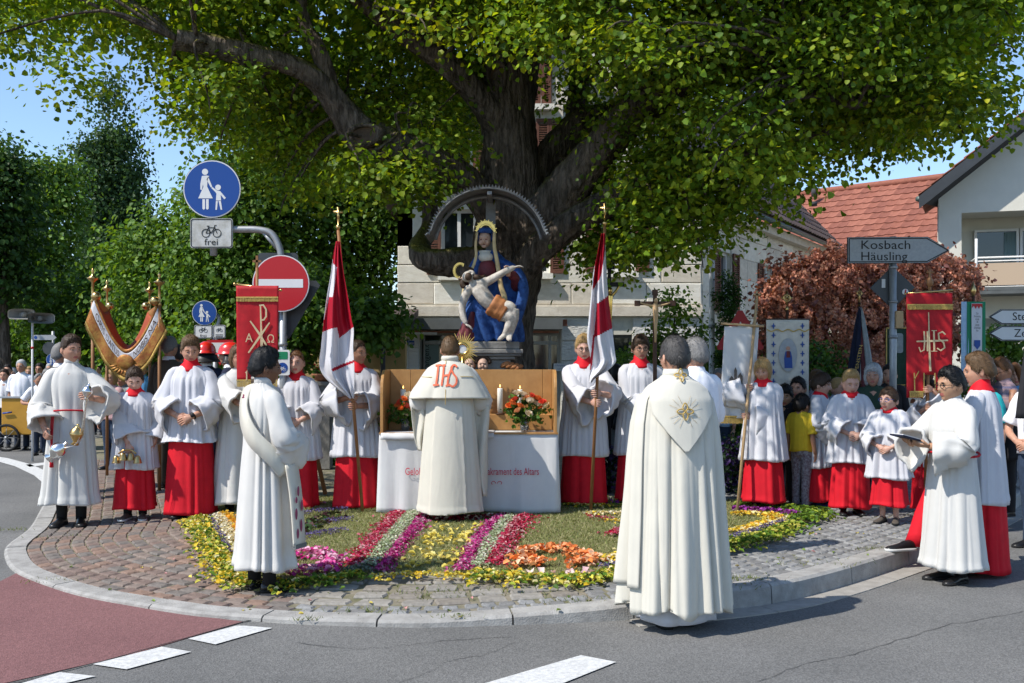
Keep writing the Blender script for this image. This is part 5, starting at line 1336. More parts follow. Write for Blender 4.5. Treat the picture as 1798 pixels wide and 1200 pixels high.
mb = MB(); v,fc = letters('kosbach',-.006,(-.43,.015),1.08,.92); mb.add(v,fc); v,fc = letters('haeusling',-.006,(-.43,-.115),1.02,.92); mb.add(v,fc); mb.build('lettering','sign_black',ab,smooth=False)
mb = MB(); prism(mb,[(0,-.25),(.25,0),(0,.25),(-.25,0)],0,.012); o = mb.build('diamond_back','sign_back',t,lq(1570,505,.05),rotz=R(-8),smooth=False,mods=[('bevel',.012,2)])
mb = MB(); box(mb,(-.1,-.006,.05),(.04,.004,.1)); mb.build('sticker','sign_white',o,smooth=False)
mb = MB(); prism(mb,disc(.14,-.05,.035,16),-.007,-.003); mb.build('sticker','sign_white',o,smooth=False)
mb = MB(); prism(mb,[(.125,-.075),(.14,-.085),(.155,-.025),(.14,-.02)],-.009,-.0075); mb.build('sticker_stripe','sign_red',o,smooth=False)
mb = MB()
for py in (470,530,592): lathe(mb,[(.047,-.018),(.05,0),(.047,.018)],14,lq(1568,py))
mb.build('clamp','steel_grey',t)
mb = MB(); box(mb,lq(1576,562,-.02),(.085,.1,.2)); mb.build('wooden_box','wood_pale',t,smooth=False,mods=[('bevel',.008,2)])
# two arrow signs at the right picture edge
D_ = 13.2; b = W(1800,640,D_)
t = thing('direction_sign','pair of white left pointing arrow boards at the right picture edge','direction sign',(b.x,D_,zp(b.x,D_)))
gz = t.location.z
def lq(px,py,dy=0): q = W(px,py,D_); return (q.x - b.x,dy,q.z - gz)
mb = MB(); tube(mb,[(.1,0,-.1),(.1,0,2.6)],.04,12); mb.build('post','pole_grey',t)
for py,k,ax in ((557,'ste',1773),(586,'ze',1776)):
 ab = arrowboard([(-.44,0),(-.28,-.10),(.5,-.10),(.5,.10),(-.28,.10)],'sign_white',t,lq(1791,py,-.06))
 mb = MB(); v,fc = letters(k,-.006,(W(ax,0,D_).x - W(1791,0,D_).x,-.045),1.0,1.0); mb.add(v,fc); mb.build('lettering','sign_black',ab,smooth=False)
# white lamp pole
b = W(1250,640,15.4)
t = thing('flag_pole','tall plain white pole in front of the shaded house wall','pole',(b.x,15.4,zp(b.x,15.4)))
mb = MB(); lathe(mb,[(.09,-.05),(.09,.3),(.055,.34),(.045,2.2),(.042,4.05),(.0,4.08)],16); mb.build('shaft','pole_white',t)
mb = MB(); lathe(mb,[(.05,0),(.052,.03),(.05,.06)],14,(0,0,2.1)); mb.build('collar','steel_grey',t)
# warning triangle half hidden by the white banner
b = W(1300,640,13.9)
t = thing('warning_sign','red bordered warning triangle half hidden by the white banner','traffic sign',(b.x,13.9,zp(b.x,13.9)))
mb = MB(); tube(mb,[(0,.05,0),(0,.05,2.3)],.03,10); mb.build('post','pole_grey',t)
mb = MB(); a = [(-.31,-.26),(.31,-.26),(.33,-.22),(.03,.29),(-.03,.29),(-.33,-.22)]; prism(mb,a,0,.012); o = mb.build('triangle','sign_red',t,(0,0,W(0,582,13.9).z - t.location.z),smooth=False)
mb = MB(); prism(mb,[(-.19,-.185),(.19,-.185),(0,.135)],-.003,-.0005); mb.build('face','sign_white',o,smooth=False)
# flower bowl on its pier
b = W(566,640,14.8); gz = zp(b.x,14.8)
t = thing('flower_bowl','terracotta bowl of red geraniums on a stone pier','flower bowl',(b.x,14.8,W(0,670,14.8).z))
mb = MB(); lathe(mb,[(.07,0),(.12,.03),(.16,.09),(.165,.115),(.15,.115),(.13,.09)],18); mb.build('bowl','terracotta',t)
P_ = rng.normal(0,1,(260,3)) * np.array((.07,.07,.035)) + np.array((0,0,.15)); V,Fq,C = leaves(P_,.05,MID,.8); fast_mesh('foliage',V,Fq,'leaf_far',t,C)['kind'] = 'stuff'
P_ = rng.normal(0,1,(120,3)) * np.array((.07,.06,.03)) + np.array((.03,0,.21)); V,Fq,C = leaves(P_,.035,[(.6,.02,.03),(.5,.01,.02),(.6,.2,.15)],.8); fast_mesh('blossoms',V,Fq,'petal',t,C)['kind'] = 'stuff'
t2 = thing('stone_pier','square stone pier carrying the flower bowl','pier',(b.x,14.8,gz)); h = t.location.z - gz
mb = MB(); box(mb,(0,0,h / 2 - .03),(.26,.26,h - .06)); box(mb,(0,0,h - .03),(.34,.34,.058)); mb.build('shaft','stone_grey',t2,smooth=False)
# iron fence left of the altar
b = W(680,640,13.2); gz = zp(b.x,13.2)
t = thing('iron_fence','low black iron fence between shrubs left of the altar','fence',(b.x,13.2,gz))
mb = MB(); tube(mb,[(-.5,0,.08),(.5,0,.08)],.012,6); tube(mb,[(-.5,0,1.0),(.5,0,1.0)],.012,6); mb.build('rail','sign_black',t)
mb = MB(); tube(mb,[(0,0,0),(0,0,1.05)],.009,6); lathe(mb,[(.0,1.03),(.016,1.06),(.0,1.12)],6); b0 = mb.build('bar','sign_black',t,(-.48,0,0))
for i in range(1,16): inst(b0.data,'bar',t,(-.48 + i * .064,0,0))
# prop of a notice stand behind the girl server
b = G(572,868,.12)
t = thing('easel','dark wooden easel strut leaning behind the girl server','easel',(b.x,b.y,.12))
mb = MB(); box(mb,(-.11,0,.46),(.045,.03,.95),rot=rot3(0,R(-13))); box(mb,(-.33,.0,.46),(.045,.03,.95),rot=rot3(0,R(13))); mb.build('legs','wood_pole',t,smooth=False)
# ------------------------------------------------------------------ altar
AD = 10.2; aS = F / AD; GZ = .118
AX0 = (668 - CX) / aS; AX1 = (978 - CX) / aS; AC = (AX0 + AX1) / 2; AWd = AX1 - AX0; TOP = .83
altar = thing('altar','outdoor altar table covered with white cloth, oak surround behind','altar',(AC,AD,GZ))
mb = MB(); dpt = .62
box(mb,(0,dpt / 2,TOP - .035),(AWd - .04,dpt,.05))
for sx in (-1,1):
 for sy in (.06,dpt - .06): box(mb,(sx * (AWd / 2 - .08),sy,(TOP - .06) / 2),(.07,.07,TOP - .06))
mb.build('table','wood_oak',altar,smooth=False)
# cloth: top sheet and hanging skirt with soft folds
def skirt_off(s): return .012 * np.sin(s * 9 + .5) + .010 * np.sin(s * 21 + 1) + .006 * np.sin(s * 37)
def path_skirt(k):
 pts = []
 for x in np.linspace(0,1,7)[:-1]: pts.append((-AWd / 2 - .01,dpt * (1 - x)))
 for x in np.linspace(0,1,60): pts.append((-AWd / 2 - .01 + (AWd + .02) * x,-.012))
 for x in np.linspace(0,1,7)[1:]: pts.append((AWd / 2 + .01,dpt * x))
 return np.array(pts)
P0_ = path_skirt(0); S_ = np.concatenate([[0],np.cumsum(np.linalg.norm(np.diff(P0_,axis=0),axis=1))])
rs = []
for j,zf in enumerate(np.linspace(0,1,16)):
 q = P0_.copy(); d = skirt_off(S_) * zf ** .8 + .035 * zf
 nn = np.zeros_like(q); nn[:6] = (-1,0); nn[6:66] = (0,-1); nn[66:] = (1,0); nn[6] = (-.7,-.7); nn[65] = (.7,-.7)
 q = q + nn * d[:,None]
 z = TOP * (1 - zf) + .035 * zf + zf * .012 * np.sin(S_ * 5)
 rs.append(np.column_stack([q,z]))
mb = MB(); rings(mb,rs,False,False,False)
cl_ = mb.build('altar_cloth','white_linen',altar,mods=[('solid',.004)])
mb = MB(); n = 40
for zt,off in ((TOP + .006,.0),):
 box(mb,(0,dpt / 2 - .01,TOP),(AWd + .03,dpt + .03,.012))
mb.build('cloth_top','white_linen',altar,smooth=False,mods=[('bevel',.005,2)])
# second narrow cloth hanging a little over the front edge
mb = MB(); xs_ = np.linspace(-AWd / 2 + .01,.26,40); rs = []
for (y,z) in ((dpt * .6,TOP + .012),(.0,TOP + .013),(-.03,TOP + .008),(-.052,TOP - .02),(-.06,TOP - .055)):
 rs.append([(x,y + .004 * math.sin(x * 30),z - (.02 * max(0,(x - .12) / .14) if z < TOP else 0) * -1) for x in xs_])
rings(mb,rs,False,False,False); mb.build('altar_runner','white_linen',altar,mods=[('solid',.006)])
def cloth_y(X,Z): return np.full(len(X),-.068) - .0 * X
mb = MB()
for k,px,sx in (('gelobt',712,.72),('sakr',851,.645)):
 zt = HC - (833 - HY) / aS - GZ; v,fc = letters(k,0,((px - CX) / aS - AC,zt),sx,1.05,fn=lambda X,Z: np.full(len(X),-.012 - .035 * (TOP - zt) / TOP - .03)); mb.add(v,fc)
mb.build('embroidered_lettering','red_stitch',altar,smooth=False)
mb = MB(); y_ = -.068
for cx_,sg in ((.0,1),(.075,-1),(.15,1),(.225,-1)):
 a = np.linspace(0,4.2,14); r_ = np.linspace(.03,.008,14); stroke(mb,[((840 - CX) / aS - AC + cx_ + sg * r * math.cos(k),HC - (848 - HY) / aS - GZ + r * math.sin(k)) for k,r in zip(a,r_)],.006,y_,y_ + .003)
mb.build('embroidered_scroll','red_stitch',altar,smooth=False)
# oak surround standing on the table
SH = .645
def side_profile(): # (y, z) outline of a wing with rounded front top corner
 pts = [(-.02,0),(dpt - .02,0),(dpt - .02,SH)]
 for a in np.linspace(90,180,8): pts.append((.21 + .23 * math.cos(R(a)),SH - .23 + .23 * math.sin(R(a))))
 return pts
sur = thing('altar_surround','three sided oak surround standing on the altar table','altar screen',(AC,AD,GZ + TOP + .01))
for sx in (-1,1):
 mb = MB(); pts = side_profile(); n = len(pts); x0 = sx * (AWd / 2 - .0); x1 = sx * (AWd / 2 - .03)
 mb.add([(x0,y,z) for y,z in pts] + [(x1,y,z) for y,z in pts],[tuple(range(n)),tuple(range(2 * n - 1,n - 1,-1))] + [(i,i + n,(i + 1) % n + n,(i + 1) % n) for i in range(n)]); mb.build('side_panel','wood_oak',sur,smooth=False,mods=[('bevel',.004,2)])
for x0,x1 in ((-AWd / 2 + .031,-AWd / 2 + .25),(-AWd / 2 + .253,.0),(.003,AWd / 2 - .13),(AWd / 2 - .127,AWd / 2 - .031)):
 mb = MB(); box(mb,((x0 + x1) / 2,dpt - .035,SH / 2 + .003),(x1 - x0,.028,SH - .006)); mb.build('back_panel','wood_oak',sur,smooth=False,mods=[('bevel',.003,1)])
mb = MB(); box(mb,(0,dpt - .14,.085),(AWd - .07,.17,.165)); mb.build('gradine','wood_oak',sur,smooth=False,mods=[('bevel',.005,2)])
mb = MB(); box(mb,(0,.0,-.004),(AWd + .02,.06,.018)); mb.build('base_strip','wood_oak',sur,smooth=False)
# candles
def candle(px,py_top,lb,dy=.42,zb=.17):
 x = (px - CX) * (AD + dy) / F; zb_ = GZ + TOP + .01 + zb; zt = W(0,py_top,AD + dy).z
 t = thing('candle',lb,'candle',(x,AD + dy,zb_ + .0)); h = zt - zb_
 mb = MB(); lathe(mb,[(.03,.012),(.03,h - .01),(.026,h),(.012,h - .006)],16); mb.build('wax','candle',t)
 mb = MB(); lathe(mb,[(.05,0),(.052,.006),(.034,.012)],16); mb.build('dish','wood_dark',t)
 mb = MB(); tube(mb,[(0,0,h - .01),(.001,0,h + .012)],.002,5); mb.build('wick','sign_black',t)
 mb = MB(); lathe(mb,[(.001,h + .008),(.006,h + .018),(.004,h + .03),(.0005,h + .042)],8); mb.build('flame','flame',t)
candle(878,682,'thick white candle standing clear beside the bouquet'); candle(913,684,'thick white candle half hidden behind the bouquet')
candle(742,684,'thick white candle on the left side of the altar'); candle(708,684,'thick white candle at the far left of the altar')
# bouquets
def rose_mesh(nm,col,seed):
 r = np.random.default_rng(seed); V_,F_ = [],[]; o = 0
 for layer,(n,rad,h,op) in enumerate(((3,.010,.02,.1),(4,.018,.019,.35),(5,.026,.014,.6),(5,.032,.006,.95))):
  for i in range(n):
   a = 2 * math.pi * i / n + layer * .7; w = 2.2 * math.pi / n / 2
   pr = []
   for vv_,(rr,zz) in enumerate(((.35,-.012),(.8,h * .4),(1.0 + .15 * op,h))):
    for k in (-1,0,1): aa = a + k * w; b_ = rad * rr * (1 - .06 * abs(k)); pr.append((b_ * math.cos(aa),b_ * math.sin(aa),zz - .003 * abs(k)))
   V_ += pr
   for vv_ in range(2):
    for k in range(2): q = o + vv_ * 3 + k; F_.append((q,q + 1,q + 4,q + 3))
   o += 9
 V_ = np.array(V_); C = np.array(col) * r.uniform(.85,1.1,(len(V_),1)); C[:,1] *= np.clip(1 + V_[:,2] * 0,.5,1.5)
 ob = fast_mesh(nm,V_,np.array(F_),'petal',None,np.clip(C,0,1),smooth_shade=True); me = ob.data; bpy.data.objects.remove(ob); return me
ROSES = {'cream': rose_mesh('rose',(.80,.70,.52),1),'orange': rose_mesh('rose',(.80,.20,.05),2),'coral': rose_mesh('rose',(.72,.09,.05),3),'peach': rose_mesh('rose',(.80,.38,.18),4)}
def bouquet(px,py_base,dy,lb,spots):
 D = AD + dy; c = W(px,py_base,D); t = thing('bouquet',lb,'bouquet',(c.x,D,GZ + TOP + .013)); z0 = t.location.z
 mb = MB(); lathe(mb,[(.035,0),(.045,.02),(.05,.08),(.055,.13),(.05,.13),(.045,.08),(.04,.015)],18); mb.build('vase','glass_vase',t)
 P_ = []
 mb = MB()
 for (x,y,kind) in spots:
  q = W(x,y,D); d = np.array((q.x - c.x,rng.uniform(-.14,-.02),q.z - z0)); r_ = random.uniform(1.2,1.5)
  inst(ROSES[kind],'rose',t,d,(random.uniform(.2,.9),random.uniform(-.5,.5),random.uniform(0,6)),(r_,r_,r_))
  tube(mb,catmull([(0,0,.03),(d[0] * .3,d[1] * .3,d[2] * .5),d],4),.003,5)
  P_.append(d + rng.normal(0,.03,(9,3)) - np.array((0,-.05,.05)))
 mb.build('stems','wood_dark',t).data.materials[0] = M['leaf_stem']
 P_ = np.concatenate(P_ + [rng.normal(0,1,(160,3)) * np.array((.10,.05,.05)) + np.array((0,0,.17))]); V,Fq,C = leaves(P_,.05,[(.04,.10,.015),(.07,.16,.03),(.10,.2,.04)],.5); fast_mesh('foliage',V,Fq,'leaf_far',t,C)['kind'] = 'stuff'
mat('leaf_stem',(.05,.10,.02),.6)
bouquet(921,752,.22,'bouquet of cream and orange roses right of the priest',[(907,690,'cream'),(918,693,'cream'),(934,694,'coral'),(905,700,'coral'),(900,707,'orange'),(930,703,'cream'),(943,699,'orange'),(952,705,'coral'),(913,712,'orange'),(928,725,'cream'),(958,712,'cream'),(945,710,'cream'),(922,732,'cream'),(895,712,'orange'),(938,705,'cream'),(909,720,'peach'),(950,716,'orange'),(925,697,'peach')])
bouquet(712,752,.24,'bouquet of orange roses half hidden left of the priest',[(703,706,'coral'),(707,716,'orange'),(712,700,'orange'),(718,694,'cream'),(713,728,'cream'),(700,712,'orange'),(724,708,'orange'),(728,698,'peach'),(722,720,'cream'),(716,712,'coral')])
# monstrance behind the priest's head
D_ = AD + .34; c = W(812,613,D_)
t = thing('throne_block','small oak block carrying the monstrance','stand',(c.x,D_,GZ + TOP + .013)); mb = MB(); box(mb,(0,0,.19),(.22,.17,.38)); mb.build('block','wood_oak',t,smooth=False,mods=[('bevel',.006,2)])
z0 = t.location.z + .381
t = thing('monstrance','golden sunburst monstrance behind the head of the priest','monstrance',(c.x,D_,z0)); hc = c.z - z0
mb = MB(); lathe(mb,[(.08,0),(.08,.015),(.05,.04),(.02,.07),(.012,.12),(.03,.16),(.03,.18),(.012,.22),(.012,hc - .05)],18); mb.build('foot','gold',t)
mb = MB()
for i in range(40):
 a = 2 * math.pi * i / 40; l = (.165 if i % 2 else .13) * (1.0 + .15 * abs(math.sin(a)))
 stroke(mb,[(.05 * math.cos(a),hc + .05 * math.sin(a)),(l * math.cos(a),hc + l * math.sin(a))],[.016,.003],-.006,.006)
mb.build('rays','gold',t,smooth=False)
mb = MB(); ring2d(mb,0,hc,.045,.07,-.014,.014,24); mb.build('lunette_ring','gold',t); mb = MB(); prism(mb,disc(0,hc,.046,20),-.006,.006); mb.build('host','white_linen',t,smooth=False)
# ------------------------------------------------------------------ pietà on its pedestal
PD = 11.35; pS = F / PD
pc = W(858,640,PD); gz = .118
ped = thing('pedestal','grey moulded stone pedestal with cherub heads under the statue','pedestal',(pc.x,PD,gz)); ph = W(0,601,PD).z - gz
mb = MB(); z = 0
def pz(py): return W(0,py,PD).z - gz
for (z0_,z1_,w,d) in ((0,.14,.86,.72),(.14,.2,.78,.66),(.2,pz(632),.50,.50),(pz(632),pz(626),.60,.56),(pz(626),pz(622),.74,.62),(pz(622),pz(614),.78,.66),(pz(614),ph,.70,.60)):
 box(mb,(0,0,(z0_ + z1_) / 2),(w,d,z1_ - z0_ - .001))
mb.build('shaft','stone_grey',ped,smooth=False,mods=[('bevel',.012,2)])
def simple_head(mb,c,r,rot=None,mi=0):
 """small carved head: skull, nose, chin, brow"""
 c = np.array(c,float); Rm = np.eye(3) if rot is None else np.array(rot)
 def a(p): return c + Rm @ (np.array(p) * r)
 ellipsoid(mb,a((0,0,0)),(r * .72,r * .85,r),16,12,mi,Rm)
 ellipsoid(mb,a((0,-.86,-.12)),(r * .13,r * .2,r * .24),8,6,mi,Rm); ellipsoid(mb,a((0,-.62,-.72)),(r * .3,r * .25,r * .22),8,6,mi,Rm)
 for s in (-1,1): ellipsoid(mb,a((.36 * s,-.68,-.28)),(r * .25,r * .2,r * .28),8,6,mi,Rm)
 ellipsoid(mb,a((0,-.74,.28)),(r * .5,r * .14,r * .12),10,6,mi,Rm)
 return a
for px,s in ((826,-1),(849,1)):
 c = W(px,641,PD); mb = MB(); q = (c.x - pc.x,-.27,c.z - gz); a = simple_head(mb,q,.082); o = mb.build('cherub_head','paint_flesh',ped)
 mb = MB()
 for i in range(14):
  an = math.pi * (i / 13); ellipsoid(mb,(q[0] + .075 * math.cos(an),q[1] + .01,q[2] + .035 + .055 * math.sin(an)),(.026,.04,.026),8,6)
 mb.build('curls','paint_hair',o)
 mb = MB()
 for e in (-1,1): ellipsoid(mb,a((.3 * e,-.78,.05)),(.011,.005,.005),8,5)
 mb.build('eyes','paint_hair',o)
for s in (-1,1):
 mb = MB()
 for i in range(4): ellipsoid(mb,((.16 + .05 * i) * s + (.03 if s > 0 else -.03),-.26,pz(645) + .03 - .012 * i),(.06,.02,.03),10,6,rot=rot3(0,R(-28 * s)))
 mb.build('wing','paint_ochre',ped)
st = thing('pieta_statue','painted pietà of a seated mourning woman in blue holding the dead Christ','statue',(pc.x,PD,gz + ph))
sz = gz + ph
def sp_(px,py,y=0.0):
 k = (PD + y) / F; return np.array(((px - CX) * k - pc.x,y,HC - (py - HY) * k - sz))
def fold_ring(z,cx,cy,hw,hd,amp,n=72,k=11,ph_=0.0,fr=1.0):
 a = np.linspace(0,2 * math.pi,n,endpoint=False)
 f = 1 + amp * (np.abs(np.cos(a * k / 2 + ph_ + z * 3)) - .6) + amp * .6 * np.sin(a * 5 + z * 6 + ph_)
 return np.stack([cx + hw * f * np.cos(a),cy + hd * f * np.sin(a),np.full(n,z) + .01 * np.sin(a * 3)],1)
# blue mantle: lap and skirts, back, shoulders
mb = MB()
prof = [(.0,.03,.02,.30,.25,.10),(.12,.03,.0,.29,.26,.10),(.26,.02,-.02,.28,.28,.08),(.36,.02,-.02,.27,.27,.06),(.44,.03,.02,.25,.22,.04),(.52,.04,.06,.27,.15,.04),(.66,.05,.07,.28,.13,.05),(.80,.04,.07,.26,.12,.05),(.90,.02,.06,.21,.12,.04),(.98,.0,.05,.15,.11,.03),(1.04,-.01,.05,.11,.10,.02)]
P_ = catmull(np.array(prof),4); rings(mb,[fold_ring(p[0],p[1],p[2],p[3] * (1.2 - .15 * p[0]),p[4],p[5] * 1.5) for p in P_])
# right-hand mantle sweep by the knee, heavy hanging edge
tube(mb,catmull([sp_(885,462,.02),sp_(910,480,-.05),sp_(919,510,-.08),sp_(912,545,-.10),sp_(902,575,-.12),sp_(897,597,-.12)],5),np.interp(np.linspace(0,1,26),[0,.3,.7,1],[.07,.085,.08,.07]),14,flat=.7)
# knee and lap folds
for pts,r_ in (([(835,530,-.20),(842,548,-.27),(852,580,-.24),(860,598,-.22)],.055),([(850,525,-.22),(868,552,-.28),(876,580,-.25),(878,598,-.22)],.05),([(832,535,-.18),(822,555,-.2),(830,585,-.2)],.05),([(858,540,-.26),(885,565,-.24),(892,596,-.2)],.045),([(840,528,-.24),(870,535,-.3),(890,548,-.26)],.05)):
 tube(mb,catmull([sp_(*p) for p in pts],5),r_,10)
mb.build('mantle','paint_blue',st,mods=[('remesh',.011,3)])
# hood over the head
hd_c = sp_(852,420,-.02)
mb = MB(); n = 24; rs = []
for (t_,k) in ((-.35,.9),(-.2,1.0),(.0,1.05),(.25,1.06),(.5,1.02),(.75,.86),(.95,.55),(1.05,.12)):
 a = np.linspace(R(-38),R(218),n); rs.append([(hd_c[0] + .092 * k * math.cos(q),hd_c[1] + .02 + .10 * k * math.sin(q),hd_c[2] + .105 * t_ + .02) for q in a])
rings(mb,rs,False,False,False); box(mb,(hd_c[0],hd_c[1] - .058,hd_c[2] + .085),(.13,.06,.045)); mb.build('hood','paint_blue',st,mods=[('solid',.014)])
mb = MB(); a_f = simple_head(mb,hd_c + np.array((-.005,-.01,-.005)),.098,rot3(R(12),0,R(-8))); mb.build('face','paint_flesh',st)
mb = MB()
for e in (-1,1): ellipsoid(mb,a_f((.3 * e,-.80,.06)),(.014,.006,.005),8,5)
ellipsoid(mb,a_f((0,-.84,-.5)),(.016,.007,.006),8,5); mb.build('facial_features','paint_maroon',st)
mb = MB()
for sg,pts in ((-1,[(838,408),(835,430),(836,450),(830,470),(818,495),(812,530),(815,560)]),(1,[(868,408),(868,432),(872,455),(876,480),(880,505),(886,525),(880,548)])):
 tube(mb,catmull([sp_(p[0],p[1],-.08 - .012 * i) for i,p in enumerate(pts)],5),np.linspace(.018,.034,31),10,flat=.6)
mb.build('veil','paint_cream',st)
mb = MB(); lathe(mb,[(.055,0),(.06,.05),(.075,.09)],16,sp_(852,455,-.02)); ellipsoid(mb,sp_(853,452,-.07),(.085,.06,.06)); mb.build('wimple','paint_wimple',st)
mb = MB(); ellipsoid(mb,sp_(856,478,-.06),(.11,.09,.15),16,12); mb.build('bodice','paint_maroon',st); mb = MB()
rings(mb,[fold_ring(z_,sp_(826,0)[0] + dx,-.07,w,.2,.10,48,9) for z_,dx,w in ((.0,-.05,.13),(.1,-.03,.11),(.22,.0,.09),(.33,.03,.06))])
mb.build('dress','paint_maroon',st,mods=[('remesh',.011,2)])
mb = MB()
tube(mb,catmull([sp_(905,505,.02),sp_(906,492,-.10),sp_(898,482,-.2),sp_(893,478,-.26)],5),[.06] * 5 + [.055] * 5 + [.045] * 6,12)
mb.build('sleeve','paint_maroon',st); mb = MB()
tube(mb,catmull([sp_(820,500,.0),sp_(815,500,-.1),sp_(818,494,-.2)],5),.05,12)
mb.build('sleeve','paint_maroon',st)
def carved_hand(mb,c,d,s=1.0,curl=.5,up=(0,0,1)):
 d = np.array(d,float); d /= np.linalg.norm(d); sd = np.cross(d,up); sd /= np.linalg.norm(sd) + 1e-9; nn = np.cross(sd,d); c = np.array(c,float)
 tube(mb,[c - d * .02 * s,c + d * .02 * s,c + d * .055 * s],[.022 * s,.03 * s,.028 * s],10,flat=.5)
 for i,l in enumerate((.045,.055,.052,.04)):
  b_ = c + d * .05 * s + sd * (i - 1.5) * .014 * s; e1 = b_ + (d * .6 - nn * curl * .5) * l * s; e2 = e1 + (d * .3 - nn * curl) * l * .6 * s; tube(mb,[b_,e1,e2],[.0085 * s,.008 * s,.006 * s],6)
 b_ = c + sd * .024 * s; tube(mb,[b_,b_ + (d * .5 + sd * .5) * .035 * s,b_ + (d * .9 + sd * .45) * .055 * s],[.01 * s,.009 * s,.007 * s],6)
mb = MB(); carved_hand(mb,sp_(892,482,-.27),(-.1,-.3,.9),1.15); carved_hand(mb,sp_(813,492,-.2),(.2,-.9,.3),1.15); mb.build('hands','paint_flesh',st)
# halo
mb = MB(); c = sp_(853,405,.09)
for i in range(34):
 a = 2 * math.pi * i / 34; l = .128 if i % 2 else .115
 stroke(mb,[(c[0] + .07 * math.cos(a),c[2] + .07 * math.sin(a)),(c[0] + l * math.cos(a),c[2] + l * math.sin(a))],[.02,.008],c[1] - .006,c[1] + .006)
ring2d(mb,c[0],c[2],.06,.11,c[1] - .004,c[1] + .004); mb.build('halo','gold',st,smooth=False)
# the dead Christ: one continuous figure
mb = MB()
def T(pts,rd,n=14,fl=1.0): q = catmull([sp_(*p) for p in pts],5); tube(mb,q,np.interp(np.linspace(0,1,len(q)),np.linspace(0,1,len(rd)),rd) * 1.12,n,flat=fl)
T([(833,497,-.26),(842,510,-.28),(853,525,-.30),(866,537,-.30),(882,546,-.28)],[.05,.10,.098,.082,.085],18,.8)           # torso
T([(828,505,-.26),(845,497,-.28),(856,500,-.27)],[.06,.07,.055])                                                    # shoulders
T([(882,545,-.28),(892,540,-.32),(903,545,-.33)],[.07,.068,.05]); T([(903,543,-.33),(903,560,-.33),(897,585,-.32)],[.05,.046,.028]); T([(897,584,-.32),(894,594,-.36),(896,598,-.42)],[.028,.032,.02],10,.7)
T([(880,552,-.30),(893,556,-.34),(898,562,-.34)],[.07,.06,.05]); T([(897,560,-.34),(893,575,-.34),(886,588,-.33)],[.048,.045,.028]); T([(886,587,-.33),(880,594,-.37),(876,597,-.43)],[.028,.032,.02],10,.7)
T([(826,505,-.28),(816,522,-.30),(811,540,-.30)],[.048,.042,.036]); T([(811,540,-.30),(813,556,-.32),(818,568,-.34)],[.036,.034,.024])
carved_hand(mb,sp_(820,571,-.345),(.7,-.2,-.45),.95,.3)
T([(852,497,-.28),(868,488,-.32),(880,481,-.34)],[.045,.040,.034]); T([(880,481,-.34),(893,474,-.34),(903,470,-.33)],[.034,.032,.023]); carved_hand(mb,sp_(906,469,-.33),(.9,-.1,.1),.95,.4)
T([(836,498,-.27),(830,491,-.28)],[.045,.04])
a_c = simple_head(mb,sp_(823,485,-.27),.088,rot3(R(-30),R(58),R(15)))
mb.build('christ_body','paint_pale',st,mods=[('remesh',.009,2)])
mb = MB(); hc_ = sp_(820,481,-.25); Rm = rot3(R(-30),R(58),R(15))
ellipsoid(mb,hc_ + Rm @ np.array((0,.03,.03)),(.075,.085,.09),14,10,0,Rm)
for pts in ([(828,490,-.24),(836,487,-.33),(845,488,-.32),(852,484,-.28)],[(815,490,-.24),(812,498,-.25),(816,505,-.26)]): T([(p[0],p[1],p[2]) for p in pts],[.03,.028,.022,.012][:len(pts)])
ellipsoid(mb,a_c((0,-.70,-.75)),(.04,.035,.045),10,8); mb.build('christ_hair','paint_hair',st)
mb = MB(); c = sp_(808,476,-.22)
for i in range(18):
 a = R(60) + R(200) * i / 17; stroke(mb,[(c[0] + .05 * math.cos(a),c[2] + .06 * math.sin(a)),(c[0] + .082 * math.cos(a),c[2] + .095 * math.sin(a))],[.022,.01],-.23,-.215)
mb.build('christ_halo','gold',st,smooth=False)
mb = MB(); ctr = sp_(874,541,-.30); rs = []
dv = sp_(888,550,-.3) - sp_(860,532,-.3); dv /= np.linalg.norm(dv); up_ = np.cross(dv,(0,1,0)); 
for t_ in np.linspace(-.09,.10,9):
 a = np.linspace(0,2 * math.pi,30,endpoint=False); r_ = .116 + .006 * math.sin(t_ * 90); rs.append(ctr + dv * t_ + (np.cos(a) * r_ * (1 + .05 * np.sin(a * 7 + t_ * 30)))[:,None] * np.array((0,1,0)) * .85 + (np.sin(a) * r_ * (1.05 + .05 * np.sin(a * 6 + t_ * 40)))[:,None] * up_)
rings(mb,rs); mb.build('loincloth','paint_ochre',st)
# zinc arch over the statue
can = thing('statue_canopy','arched toothed zinc roof over the pietà','canopy',(pc.x,PD,gz)); cz_ = W(0,442,PD).z - gz
mb = MB(); ang = np.linspace(R(12),R(168),40); rs = []
RAD = .655
def arch(y,r,a): return [(r * math.cos(k) + (.05 * math.copysign(1,math.cos(k)) if i in (0,len(a) - 1) else 0),y,cz_ + r * math.sin(k) * 1.0) for i,k in enumerate(a)]
for y,r in ((-.42,RAD - .01),(-.40,RAD),(-.1,RAD),(.30,RAD)): rs.append(arch(y,r,ang))
rings(mb,rs,False,False,False); mb.build('arch_sheet','zinc',can,mods=[('solid',.012)])
mb = MB()
for i in range(52):
 a0,a1 = R(12) + R(156) * i / 52,R(12) + R(156) * (i + 1) / 52; am = (a0 + a1) / 2
 mb.add([(RAD * math.cos(a0),-.425,cz_ + RAD * math.sin(a0)),(RAD * math.cos(a1),-.425,cz_ + RAD * math.sin(a1)),((RAD + .035) * math.cos(am),-.44,cz_ + (RAD + .035) * math.sin(am))],[(0,1,2)])
mb.build('toothed_edge','zinc',can,smooth=False,mods=[('solid',.008)])
mb = MB()
for r in (RAD - .03,):
 rs = [[((r + dr) * math.cos(k),y,cz_ + (r + dr) * math.sin(k)) for dr,y in ((-.03,-.1),(.0,-.1),(.0,-.04),(-.03,-.04))] for k in ang]; rings(mb,rs)
